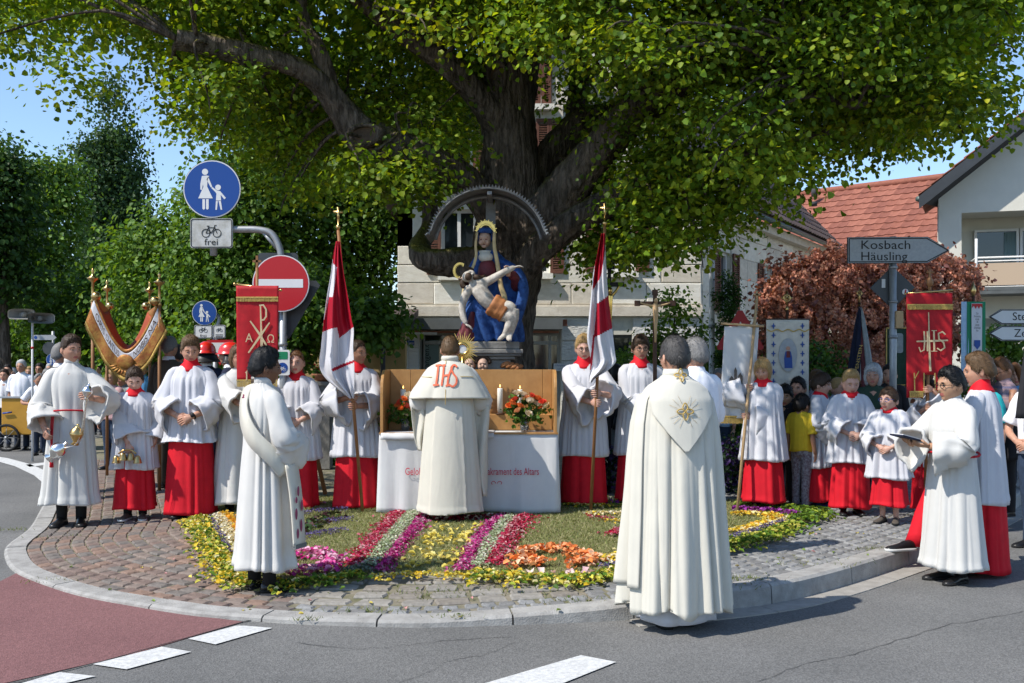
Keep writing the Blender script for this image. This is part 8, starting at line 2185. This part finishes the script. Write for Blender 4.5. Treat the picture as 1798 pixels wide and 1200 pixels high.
# woman with the white banner, the boys and the others on the right ------------------
bD = 10.25; Aw = Vector((W(1294,0,bD).x,bD,.12)); Bw = W(1329,525,bD + .42)
fr = frame(1340,896,628,-22)
person('blonde woman in surplice and red cassock holding the white parish banner',1340,896,628,-22,outfit='surplice',hair='bob',hcol='hair_blond',hth=.010,htop=.006,female=True,head=(-8,16,0),shem=.33,hem=.06,shoes='skin_fair',arms={1: grip(fr,1,on_pole(Aw,Bw,1.12)),-1: grip(fr,-1,on_pole(Aw,Bw,1.42))})
t,d = pole('procession_banner','plain white parish banner hanging from a pale wooden cross pole','banner',Aw,Bw,.016,'wood_pale')
zt = W(0,571,bD).z - .12; cx0 = W(1317,0,bD).x - Aw.x
mb = MB(); tube(mb,[(W(1278,0,bD).x - Aw.x,.34,zt + .03),(W(1356,0,bD).x - Aw.x,.34,zt)],.013,8); q = d; box(mb,q + np.array((0,0,.03)),(.022,.018,.11)); box(mb,q + np.array((.0,0,.045)),(.075,.018,.02)); mb.build('crossbar','wood_pale',t)
bc = cloth_banner(t,.37,.98,zt,'white_linen',.37,cx0,.02,6,None,24,20,-.06)
fringe(bc,cx0 - .24,cx0 + .12,zt - .96,.07,.36)
mb = MB(); xo = cx0 - .14
for x,h,w in ((0,.10,.05),(.05,.19,.03),(.09,.13,.05)): prism(mb,[(xo + x,zt - .66),(xo + x + w,zt - .66),(xo + x + w,zt - .66 + h),(xo + x + w / 2,zt - .66 + h + .035),(xo + x,zt - .66 + h)],.33,.338)
mb.build('church_print','hair_saltpepper',bc,smooth=False)
mb = MB(); v,fc = letters('st',.33,(xo - .02,zt - .76),.75,.8); mb.add(v,fc); v,fc = letters('st2',.33,(xo - .02,zt - .82),.6,.7); mb.add(v,fc); mb.build('lettering','mauve_stitch',bc,smooth=False)
person('brown haired boy in surplice turned to the right, bright laced sports shoes',1440,889,655,55,outfit='surplice',hair='bowl',hcol='hair_brown',hth=.014,htop=.008,head=(12,8,0),shem=.30,hem=.05,shoes='shoe_blue',sole='lace_green',skin='skin_pale')
person('blond boy in surplice looking down between two darker haired boys',1493,903,650,-6,outfit='surplice',hair='crew',hcol='hair_blond',hth=.011,htop=.016,head=(4,16,0),shem=.36,hem=.05,skin='skin_pale')
person('boy with blue glasses in surplice facing left',1561,918,680,-35,outfit='surplice',hair='bowl',hcol='hair_brown',hth=.011,htop=.006,head=(-15,-4,0),shem=.33,hem=.13,glasses='sign_blue',skin='skin_pale',shoes='shoe_suede')
fr = frame(1632,905,690,-35)
person('server in surplice behind the JHS banner gripping its pole',1632,905,668,-35,outfit='surplice',hair='short',hcol='hair_brown',shem=.36,hem=.05,arms={1: grip(fr,1,(jx_ - .03,9.7,1.30)),-1: grip(fr,-1,(jx_ - .035,9.7,1.14))})
rm = person('man with glasses in white alb facing left at the right kerb',1672,1021,646,-72,z=0.0,outfit='alb',hair='short',hcol='hair_black',hth=.014,htop=.014,skin='skin_olive',glasses='sign_black',hem=.07,head=(-6,3,0),build=1.08,arms={1: ((.08,-.30,1.14),(-.5,-.8,.1),(-.3,.2,.9),.4,(.8,.2,-.6)),-1: ((-.10,-.33,1.16),(.4,-.85,.1),(.3,.2,.9),.4,(-.8,.2,-.6))})
cincture(rm,.60,(.225,.19),[(-.2,.2)])
q = world(rm,((rm.wr[1] + rm.wr[-1]) / 2 + np.array((0,-.12,.05)))); t = thing('booklet','thin dark booklet held by the man in the alb','book',q,R(-72)); mb = MB(); box(mb,(0,0,0),(.15,.2,.012),rot=rot3(R(-14))); mb.build('cover','navy',t,smooth=False); mb = MB(); box(mb,(0,0,.009),(.142,.192,.006),rot=rot3(R(-14))); mb.build('pages','white_linen',t,smooth=False)
ty = person('tall youth in surplice and bright red cassock stepping onto the kerb',1722,1008,622,-128,z=0.0,outfit='surplice',hair='short',hcol='hair_lightbrown',hth=.018,htop=.014,head=(14,6,0),shem=.33,hem=.02,build=1.0,arms='clasp',step={1: (.09,-.1,0.0),-1: (-.09,.05,0.0)})
# red cassock swinging over his stepping leg
c = W(1605,640,8.15); mb = MB(); V_ = []
for (px0,px1,py) in ((1640,1680,820),(1625,1680,860),(1608,1680,900),(1597,1670,935),(1588,1660,958)):
 a = np.linspace(0,2 * math.pi,24,endpoint=False); m_ = W((px0 + px1) / 2,py,8.15); hw = (px1 - px0) / 2 * 8.15 / F; V_.append([tuple(ty.Mi @ Vector((m_.x + hw * math.cos(q) * (1 + .04 * math.sin(5 * q)),m_.y + .09 * math.sin(q),m_.z))) for q in a])
rings(mb,V_,True,True,True); mb.build('cassock_swing','red_cassock',ty.root)
q = ty.Mi @ W(1592,958,8.1); mb = MB(); add_shoe(mb,q[0],q[1],ty.k,R(128 - 78),q[2] - .04); mb.build('stepping_shoe',['shoe_black','shoe_sole'],ty.root)
pg = person('girl with long ponytail and glasses in striped top looking down',1762,905,628,-80,outfit='civil',hair='tied',hcol='hair_auburn',hth=.008,htop=.010,female=True,glasses='sign_black',head=(0,18,0),top_m='shirt_stripes_warm',bot_m='black_cloth',sleeve='none',arms='clasp',skin='skin_tan',pony=[(0,.10,.02),(.0,.15,.0),(0,.17,-.08),(.0,.16,-.18),(0,.14,-.25)])
mb = MB(); loft_gown(mb,[(.66 * pg.H,.17,.15,0),(.55 * pg.H,.19,.17,.02),(.36 * pg.H,.20,.18,.03)],folds(5,(5,7),.004,.02),60,14); mb.build('jacket_round_waist','black_cloth',pg.root)
def crowd(lb,px,top,D,yaw=0,H=1.72,**kw):
 kw.setdefault('outfit','civil'); kw.setdefault('arms','down')
 z = kw.pop('z',None); X = (px - CX) * D / F
 if z is None: z = zp(X,D) if inside([X],[D])[0] else 0.0
 Hh = HC - (top - HY) * D / F - z
 return person(lb,px,None,None,yaw,D=D,H=Hh,z=z,low=D > 11.4,**kw)
crowd('woman in teal top hidden behind the tall youth',1728,640,9.9,-70,female=True,hair='long',hcol='hair_dark',top_m='shirt_teal',bot_m='jeans')
crowd('person in white shirt cut by the right picture edge',1822,632,9.0,-60,hair='short',top_m='shirt_white',bot_m='jeans',arms='clasp')
crowd('man in blue jacket deep in the crowd at the right edge',1788,642,12.2,-40,hair='short',hcol='hair_dark',top_m='shirt_blue',sleeve='long')
crowd('white haired woman in dark green jacket between the boys',1533,640,11.0,-18,female=True,hair='bob',hcol='hair_white',hth=.018,htop=.012,top_m='shirt_green',sleeve='long',bot_m='black_cloth',head=(-8,-4,0))
crowd('woman with short dark hair in pale blouse under the Marian banner',1390,633,11.7,10,female=True,hair='short',hcol='hair_dark',htop=.016,top_m='shirt_grey',head=(-5,16,0))
crowd('boy in black jacket and red striped tie',1402,663,11.3,-38,hair='short',hcol='hair_dark',top_m='black_cloth',sleeve='long',bot_m='black_cloth',outfit='suit')
crowd('small black haired child beside the banner woman',1379,675,11.0,-25,hair='bowl',hcol='hair_black',skin='skin_olive',top_m='black_cloth',sleeve='long',bot_m='black_cloth',head=(0,12,0))
crowd('little girl in yellow T-shirt and patterned trousers',1407,692,10.7,130,hair='tied',hcol='hair_dark',top_m='shirt_yellow',bot_m='pants_print',skin='skin_tan')
crowd('person in black and white checked shirt behind the boys',1433,650,11.5,30,hair='short',hcol='hair_lightbrown',top_m='check_cloth',sleeve='long')
cp = crowd('child in blue cap behind the blond boy',1470,664,11.5,35,hair='short',hcol='hair_blond',top_m='shirt_lightblue')
crowd('man in dark jacket behind the white haired woman',1562,640,12.2,-30,hair='short',hcol='hair_dark',top_m='dark_suit',sleeve='long')
crowd('grey haired man glimpsed right of the white shirted man',1264,648,13.0,-30,hair='receding',hcol='hair_grey',top_m='shirt_lightblue',bot_m='jeans')
bw = crowd('woman in black jacket with handbag behind the right flag',1083,640,13.2,-160,female=True,hair='bob',hcol='hair_dark',top_m='black_cloth',sleeve='long',bot_m='trousers_grey',outfit='suit')
t = thing('handbag','black shoulder bag hanging beside the woman in black','handbag',W(1094,742,13.0)); mb = MB(); rings(mb,[[(x * s,y * s2,z_) for x,y in rrect(0,0,2,2,.6,3)] for z_,s,s2 in ((-.10,.11,.035),(-.09,.14,.05),(0,.13,.045),(.08,.11,.03))]); mb.build('bag','leather_black',t); mb = MB(); tube(mb,catmull([(-.1,0,.07),(-.06,.02,.3),(.0,.03,.5),(.05,.02,.3),(.1,0,.07)],5),.008,6); mb.build('strap','leather_black',t)
# crowd on the left
crowd('white haired man in white short sleeved shirt walking beside the cart',38,632,19.4,4,hair='short',hcol='hair_white',htop=.008,top_m='shirt_white',bot_m='trousers_navy',skin='skin_tan',build=1.12)
crowd('man in striped polo shirt at the left picture edge',8,648,19.9,8,hair='short',hcol='hair_brown',top_m='shirt_stripe',bot_m='trousers_navy',skin='skin_fair')
crowd('man with sunglasses in light blue behind the striped polo',14,640,22.5,10,hair='short',hcol='hair_dark',top_m='shirt_lightblue',glasses='sign_black')
crowd('man with sunglasses in white behind the thurible bearer\'s shoulder',70,638,21.5,5,hair='short',hcol='hair_dark',top_m='shirt_white',glasses='sign_black',skin='skin_tan')
crowd('bald man in white shirt bending over the cart',71,655,18.2,20,hair='bald',hcol='hair_grey',top_m='shirt_white',skin='skin_tan',head=(10,22,0),lean=.25,arms='front')
crowd('grey haired woman in light blue beside the cart',83,648,18.8,15,female=True,hair='bob',hcol='hair_grey',top_m='shirt_lightblue')
crowd('white haired man far back in the crowd',88,638,24.0,5,hair='short',hcol='hair_white',top_m='shirt_white')
crowd('woman with white sun hat far back at left',24,646,25.0,5,female=True,hair='bob',hcol='hair_white',top_m='shirt_pink')
crowd('man with curly grey hair in dark suit behind the thurible bearer',106,604,12.6,150,hair='short',hcol='hair_grey',hth=.02,top_m='dark_suit',outfit='suit',sleeve='long',bot_m='dark_suit')
crowd('balding man in dark suit seen from behind',126,602,12.0,165,hair='bald',hcol='hair_dark',top_m='dark_suit',outfit='suit',sleeve='long',bot_m='dark_suit')
crowd('woman in pink cardigan and blue top under the canopy',196,650,15.5,-10,female=True,hair='long',hcol='hair_blond',top_m='shirt_pink',sleeve='long',bot_m='jeans')
crowd('person in grey shirt under the canopy',216,652,15.8,-20,hair='short',hcol='hair_grey',top_m='shirt_grey',bot_m='black_cloth')
for lb,px,tp,D_,kw in (('woman in yellow far back between the cart and the canopy',150,642,26.0,dict(female=True,hair='bob',hcol='hair_brown',top_m='shirt_yellow')),('man in white shirt far back left of the canopy',172,640,23.5,dict(hair='short',hcol='hair_dark')),('woman in teal far back under the canopy',232,646,24.0,dict(female=True,hair='long',hcol='hair_dark',top_m='shirt_teal')),('man in blue shirt far back beside the canopy pole',252,640,22.0,dict(hair='receding',hcol='hair_grey',top_m='shirt_blue')),('woman in white blouse just behind the polo wearer',-12,640,21.0,dict(female=True,hair='bob',hcol='hair_lightbrown')),('man in grey polo behind the grey haired woman',98,640,22.6,dict(hair='short',hcol='hair_saltpepper',top_m='shirt_grey')),('woman in pink top behind the white shirted walker',52,644,23.6,dict(female=True,hair='long',hcol='hair_blond',top_m='shirt_pink'))): crowd(lb,px,tp,D_,8,**kw)
CP = Vector((W(280,0,12.5).x,12.5,.115)); fr = frame(297,None,590,150,D=12.75,H=1.8)
crowd('grey haired man in brown suit carrying a canopy pole',297,592,12.8,165,hair='short',hcol='hair_grey',top_m='brown_suit',outfit='suit',sleeve='long',bot_m='brown_suit',arms={-1: ((-.05,-.30,1.52),(.3,-.4,.8),(.9,.1,0),.8,(-.8,.2,-.6)),1: 'down'})
crowd('man with short grey hair behind the teenage boy',313,606,13.6,-150,hair='short',hcol='hair_saltpepper',top_m='shirt_lightblue',bot_m='dark_suit')
def helmet(o,yaw):
 mb = MB(); s = o.hs * 1.0; a = np.linspace(0,2 * math.pi,28,endpoint=False); rs = []
 for z_,rx,ry in ((.018,.118,.150),(.022,.122,.152),(.032,.100,.122),(.06,.098,.118),(.095,.088,.106),(.125,.066,.08),(.145,.036,.045),(.15,.01,.012)): rs.append(np.stack([rx * s * np.cos(a),ry * s * np.sin(a) + .012,np.full(28,z_ * s)],1))
 rs = np.array(rs) @ np.array(o.Mx.to_3x3()).T + np.array(o.Mx.translation); rings(mb,rs,True,False,True); h = mb.build('helmet','helmet_red',o.root)
 mb = MB(); a = np.linspace(R(-20),R(200),20); rs = []
 for z_,r_ in ((.03,.098),(-.02,.115),(-.06,.14),(-.075,.165)): rs.append(np.stack([r_ * s * np.cos(a),r_ * 1.1 * s * np.sin(a) + .012,np.full(20,z_ * s)],1))
 rs = np.array(rs) @ np.array(o.Mx.to_3x3()).T + np.array(o.Mx.translation); rings(mb,rs,False,False,False); mb.build('neck_guard','leather_black',h,mods=[('solid',.004)])
helmet(crowd('firefighter in red helmet seen from behind, left one',362,603,11.9,175,hair='short',hcol='hair_dark',top_m='navy',outfit='suit',sleeve='long',bot_m='navy'),0)
helmet(crowd('firefighter in red helmet facing left behind the red banner',404,604,11.4,-85,hair='short',hcol='hair_dark',top_m='navy',outfit='suit',sleeve='long',bot_m='navy',skin='skin_tan'),0)
# yellow handcart
t = thing('handcart','yellow box handcart with spoked wheels pushed along the road','cart',(W(45,0,19.0).x,19.0,0)); ox = t.location.x
def cl2(px,py): q = W(px,py,19.0); return q.x - ox,q.z
x0,z0 = cl2(2,764); x1,z1 = cl2(118,699); mb = MB(); box(mb,((x0 + x1) / 2,.3,(z0 + z1) / 2),(x1 - x0,.6,z1 - z0)); mb.build('box','cart_yellow',t,smooth=False,mods=[('bevel',.02,2)])
mb = MB(); box(mb,((x0 + x1) / 2,.3,z1 + .01),(x1 - x0 + .05,.65,.03)); mb.build('lid','pole_grey',t,smooth=False)
mb = MB(); tube(mb,[(cl2(6,726)[0],-.03,cl2(6,726)[1]),(cl2(22,724)[0],-.03,cl2(22,724)[1])],.015,8); mb.build('handle','sign_blue',t)
for px in (14,100):
 x,z_ = cl2(px,775); w_ = thing('w','','',(0,0,0)) if False else None
 mb = MB(); r_ = .24; a = np.linspace(0,2 * math.pi,29); tube(mb,[(x + r_ * math.cos(q),-.06,.26 + r_ * math.sin(q)) for q in a],.026,8); o = mb.build('wheel','rubber',t)
 mb = MB()
 for i in range(8): q = i * math.pi / 4; tube(mb,[(x,-.06,.26),(x + .22 * math.cos(q),-.06,.26 + .22 * math.sin(q))],.005,5)
 lathe(mb,[(.03,-.03),(.03,.03)],12,(x,-.06,.26),axis='y'); mb.build('spokes','steel_grey',o)
# processional canopy -----------------------------------------------------------------
cn = thing('processional_canopy','sagging orange and gold processional canopy on four poles','canopy',CP)
pts4 = {'fl': W(163,0,12.5),'fr': W(280,0,12.5),'bl': W(188,0,14.6),'br': W(263,0,14.6)}
tops = {'fl': 483,'fr': 490,'bl': 502,'br': 505}
for kk,q in pts4.items():
 D_ = q.y; zt = W(0,tops[kk],D_).z; b = Vector((q.x,D_,zp(q.x,D_))) - CP
 mb = MB(); tube(mb,[tuple(b),(b.x,b.y,zt - .34 - CP.z)],.022,10); po = mb.build('pole','wood_pole',cn)
 mb = MB(); lathe(mb,[(.02,-.34),(.028,-.33),(.016,-.3),(.016,-.1),(.03,-.08),(.065,-.05),(.07,-.04),(.02,-.01),(.012,.03),(.022,.05),(.004,.09)],14,(b.x,b.y,zt - CP.z)); mb.build('finial','brass',po)
 mb = MB(); ellipsoid(mb,(b.x + (.05 if kk[1] == 'l' else -.05),b.y - .02,W(0,521 if kk[0] == 'f' else 538,D_).z - CP.z - (.06 if kk == 'fr' else 0)),(.06,.06,.06),16,10); mb.build('brass_ball','brass',po)
def edge(u,back,dz=0.0):
 l,r_ = (pts4['bl'],pts4['br']) if back else (pts4['fl'],pts4['fr']); D_ = l.y; px0 = (168,276) if not back else (192,259); y0,y1,sg = ((522,536,86),(545,548,60))[back]
 px = px0[0] + (px0[1] - px0[0]) * u; py = y0 + (y1 - y0) * u + sg * (1 - abs(2 * u - 1) ** 1.7); q = W(px,py,D_) - CP; return np.array((q.x,q.y,q.z + dz))
us = np.linspace(0,1,40)
mb = MB(); rings(mb,[[edge(u,0) * (1 - t_) + edge(u,1) * t_ + np.array((0,0,-.10 * math.sin(t_ * math.pi))) for u in us] for t_ in np.linspace(0,1,14)],False,False,False); mb.build('roof_cloth','canopy_orange',cn,mods=[('solid',.006)])
def val(u,v): q = edge(u,0); sx = (u - .5) * .26; return np.array((q[0] + sx * v,q[1] - .02 - .015 * math.sin(u * 30) * v,q[2] - v * (.34 + .06 * math.cos((u - .5) * 3))))
def val_part(v0,v1,m,nm,n=8): 
 mb = MB(); rings(mb,[[val(u,v0 + (v1 - v0) * t_) for u in us] for t_ in np.linspace(0,1,n)],False,False,False); return mb.build(nm,m,cn,mods=[('solid',.006)])
val_part(-.02,.10,'canopy_gold','gold_border',3); wb = val_part(.105,.40,'flag_white','white_band'); val_part(.405,.86,'canopy_gold','brocade_valance')
mb = MB()
for i in range(150):
 u = (i + .5) / 150; a_,b_ = val(u,.86),val(u,.99 + .02 * random.random()); tube(mb,[a_,b_],.006,4)
mb.build('fringe','gold_thread',cn)
for kx,u0,u1 in (('canl',.06,.40),('canr',.62,.95)):
 V,fc = TEXT[kx]; w = V[:,0].max() - V[:,0].min(); uu = u0 + (V[:,0] - V[:,0].min()) / w * (u1 - u0); vv = .34 - V[:,1] / .1 * .20
 mb = MB(); mb.add([val(u,v) + np.array((0,-.012,0)) for u,v in zip(uu,vv)],fc); mb.build('lettering','wood_dark',wb,smooth=False)
mb = MB(); ellipsoid(mb,val(.5,.36) + np.array((0,-.02,0)),(.11,.02,.09),16,8)
for i in range(11):
 an = R(190 + 16 * i); c = val(.5,.45); stroke(mb,[(c[0] + .11 * math.cos(an),c[2] + .08 * math.sin(an)),(c[0] + .2 * math.cos(an),c[2] + .13 * math.sin(an))],[.03,.012],c[1] - .014,c[1] - .006)
mb.build('sunburst_emblem','canopy_gold',cn)
for s,(f_,b_,u) in ((-1,('fl','bl',0)),(1,('fr','br',1))):
 mb = MB(); rings(mb,[[(edge(u,0) * (1 - t_) + edge(u,1) * t_) + np.array((s * .12 * v,0,-.42 * v)) for t_ in np.linspace(0,1,12)] for v in np.linspace(0,1,6)],False,False,False); mb.build('side_valance','canopy_gold',cn,mods=[('solid',.006)])
# Marian banner
bD = 11.35; bxc = W(1383,0,bD).x; gz = zp(bxc,bD)
t = thing('procession_banner','cream procession banner with oval picture of a blue robed Madonna','banner',(bxc,bD,gz)); zt = W(0,562,bD).z - gz
mb = MB(); tube(mb,[(0,.03,0),(0,.03,zt + .12)],.016,8); mb.build('pole','wood_dark',t)
mb = MB(); lathe(mb,[(.01,.1),(.02,.12),(.01,.16)],10,(0,.03,zt)); ring2d(mb,0,zt + .25,.03,.045,.022,.038,16); box(mb,(0,.03,zt + .25),(.02,.015,.16)); box(mb,(0,.03,zt + .25),(.13,.015,.02)); mb.build('finial','brass',t)
mb = MB(); tube(mb,[(-.26,.02,zt + .005),(.26,.02,zt + .005)],.012,8); mb.build('crossbar','wood_dark',t)
bc = cloth_banner(t,.49,1.0,zt,'paint_wimple',0,0,.012,8)
def wav(z0,am): return [(x,z0 + am * math.cos(x * 50)) for x in np.linspace(-.24,.24,40)]
strokes(bc,'scalloped_trim','gold_thread',[(wav(zt - .12,.012),.012)],-.012)
mb = MB()
for sx in (-.165,.165):
 for i in range(9):
  z_ = zt - .07 - i * .105
  for an in range(4): stroke(mb,[(sx,z_),(sx + .026 * math.cos(an * math.pi / 2),z_ + .034 * math.sin(an * math.pi / 2))],[.022,.004],-.018 - .0004 * an,-.012)
mb.build('cross_ornaments','sign_blue',bc,smooth=False)
mb = MB(); ov = [(.105 * math.cos(q) * (1 - .15 * math.sin(q) ** 4),zt - .40 + .19 * math.sin(q)) for q in np.linspace(0,2 * math.pi,36,endpoint=False)]; prism(mb,ov,-.016,-.008); o = mb.build('oval_picture','sign_greyface',bc,smooth=False)
mb = MB(); prism(mb,[(-.04,zt - .55),(.05,zt - .55),(.045,zt - .42),(.03,zt - .36),(-.03,zt - .36),(-.045,zt - .44)],-.020,-.017); mb.build('robe','sign_blue',o,smooth=False); mb = MB(); prism(mb,disc(0,zt - .325,.024,16),-.021,-.017); mb.build('face','skin_fair',o,smooth=False); mb = MB(); prism(mb,[(-.02,zt - .43),(.025,zt - .43),(.02,zt - .355),(-.018,zt - .355)],-.0225,-.0205); mb.build('dress','paint_maroon',o,smooth=False)
# furled club flags
def furl(nm,lb,px,D,py0,py1,cols,w,lt=None):
 x = W(px,0,D).x; gz = zp(x,D); t = thing('club_flag',lb,'flag',(x,D,gz)); zt,zb = W(0,py0,D).z - gz,W(0,py1,D).z - gz
 mb = MB(); tube(mb,[(0,.02,0),(0,.02,zt + .06)],.015,8); mb.build('pole','wood_dark',t)
 mb = MB(); ring2d(mb,0,zt + .17,.02,.034,.012,.028,14); tube(mb,[(0,.02,zt + .02),(0,.02,zt + .25)],[.016,.004],8); mb.build('finial','brass',t)
 n = len(cols)
 for i,m in enumerate(cols):
  c = (i - (n - 1) / 2) / n; mb = MB(); rs = []
  for t_ in np.linspace(0,1,16):
   a = np.linspace(0,2 * math.pi,22,endpoint=False); hw = (.012 + w / n * .62 * t_ ** .7); rs.append(np.stack([c * w * 1.1 * t_ ** .8 + hw * np.cos(a) * (1 + .15 * np.sin(a * 3 + i)),.0 - .03 * math.sin(i * 2.1) + hw * .7 * np.sin(a) * (1 + .2 * np.sin(a * 5 + t_ * 3)),np.full(22,zt + (zb - zt) * t_ * (1 - .07 * (i % 3)))],1))
  rings(mb,rs); mb.build('flag_fold',m,t)
 return t,zt,zb
t,zt,zb = furl('f','furled navy club flag with white and red ribbons among the boys',1510,12.0,540,690,['navy','navy','white_linen','paint_maroon','shirt_grey'],.30)
mb = MB(); V,fc = TEXT['kapelle']; mb.add(np.stack([-.1 - V[:,1] * .5 + (V[:,0]) * .12,np.full(len(V),-.10),zb + .05 + V[:,0] * .62],1),fc); mb.build('lettering','gold_thread',t,smooth=False)
furl('f','dark banner with gold fringe at the right picture edge',1816,8.9,545,735,['dark_suit','paint_maroon','gold_thread'],.26)
x = W(1574,0,12.6).x; gz = zp(x,12.6); t = thing('club_banner','dark green framed banner half hidden behind the sign post','banner',(x,12.6,gz)); zt = W(0,575,12.6).z - gz
mb = MB(); tube(mb,[(0,.03,0),(0,.03,zt + .3)],.015,8); mb.build('pole','wood_dark',t); bc = cloth_banner(t,.28,.75,zt,'shirt_green',0,0,.01,3); mb = MB(); pts = [(-.13,zt - .01),(.13,zt - .01),(.13,zt - .73),(-.13,zt - .73),(-.13,zt - .01)]
for a_,b_ in zip(pts[:-1],pts[1:]): stroke(mb,[a_,b_],.014,-.014,-.008)
mb.build('gold_border','gold_thread',bc,smooth=False); mb = MB(); prism(mb,rrect(0,zt - .2,.16,.25,.03),-.014,-.008); mb.build('emblem_field','shirt_grey',bc,smooth=False)
x = W(1712,0,10.8).x; gz = zp(x,10.8); t = thing('ribbon_banner','narrow white memorial ribbon edged in green and blue behind the alb wearer','banner',(x,10.8,gz)); zt = W(0,533,10.8).z - gz
mb = MB(); tube(mb,[(0,.04,0),(0,.04,zt + .1)],.015,8); mb.build('pole','wood_dark',t); mb = MB(); lathe(mb,[(.015,.08),(.03,.14),(.004,.24)],10,(0,.04,zt)); mb.build('finial','brass',t)
cloth_banner(t,.20,.85,zt + .02,'sign_green',.015,.02,.006,3); cloth_banner(t,.08,.8,zt + .02,'shirt_lightblue',.02,-.10,.01,4); bc = cloth_banner(t,.115,.62,zt,'flag_white',-.01,.015,.003,5)
mb = MB(); v,fc = letters('rib',-.022,(.015,zt - .12),.32,.62); mb.add(v,fc); mb.build('lettering','sign_black',bc,smooth=False); mb = MB(); prism(mb,[(-.017,zt - .46),(.015,zt - .5),(.047,zt - .46),(.047,zt - .4),(-.017,zt - .4)],-.022,-.016); mb.build('crest','sign_blue',bc,smooth=False)
mb = MB(); prism(mb,[(-.04,zt - .005),(-.04,zt - .05),(-.02,zt - .025),(.0,zt - .06),(.015,zt - .025),(.035,zt - .06),(.05,zt - .025),(.07,zt - .05),(.07,zt - .005)],-.02,-.014); mb.build('red_teeth','sign_red',bc,smooth=False)
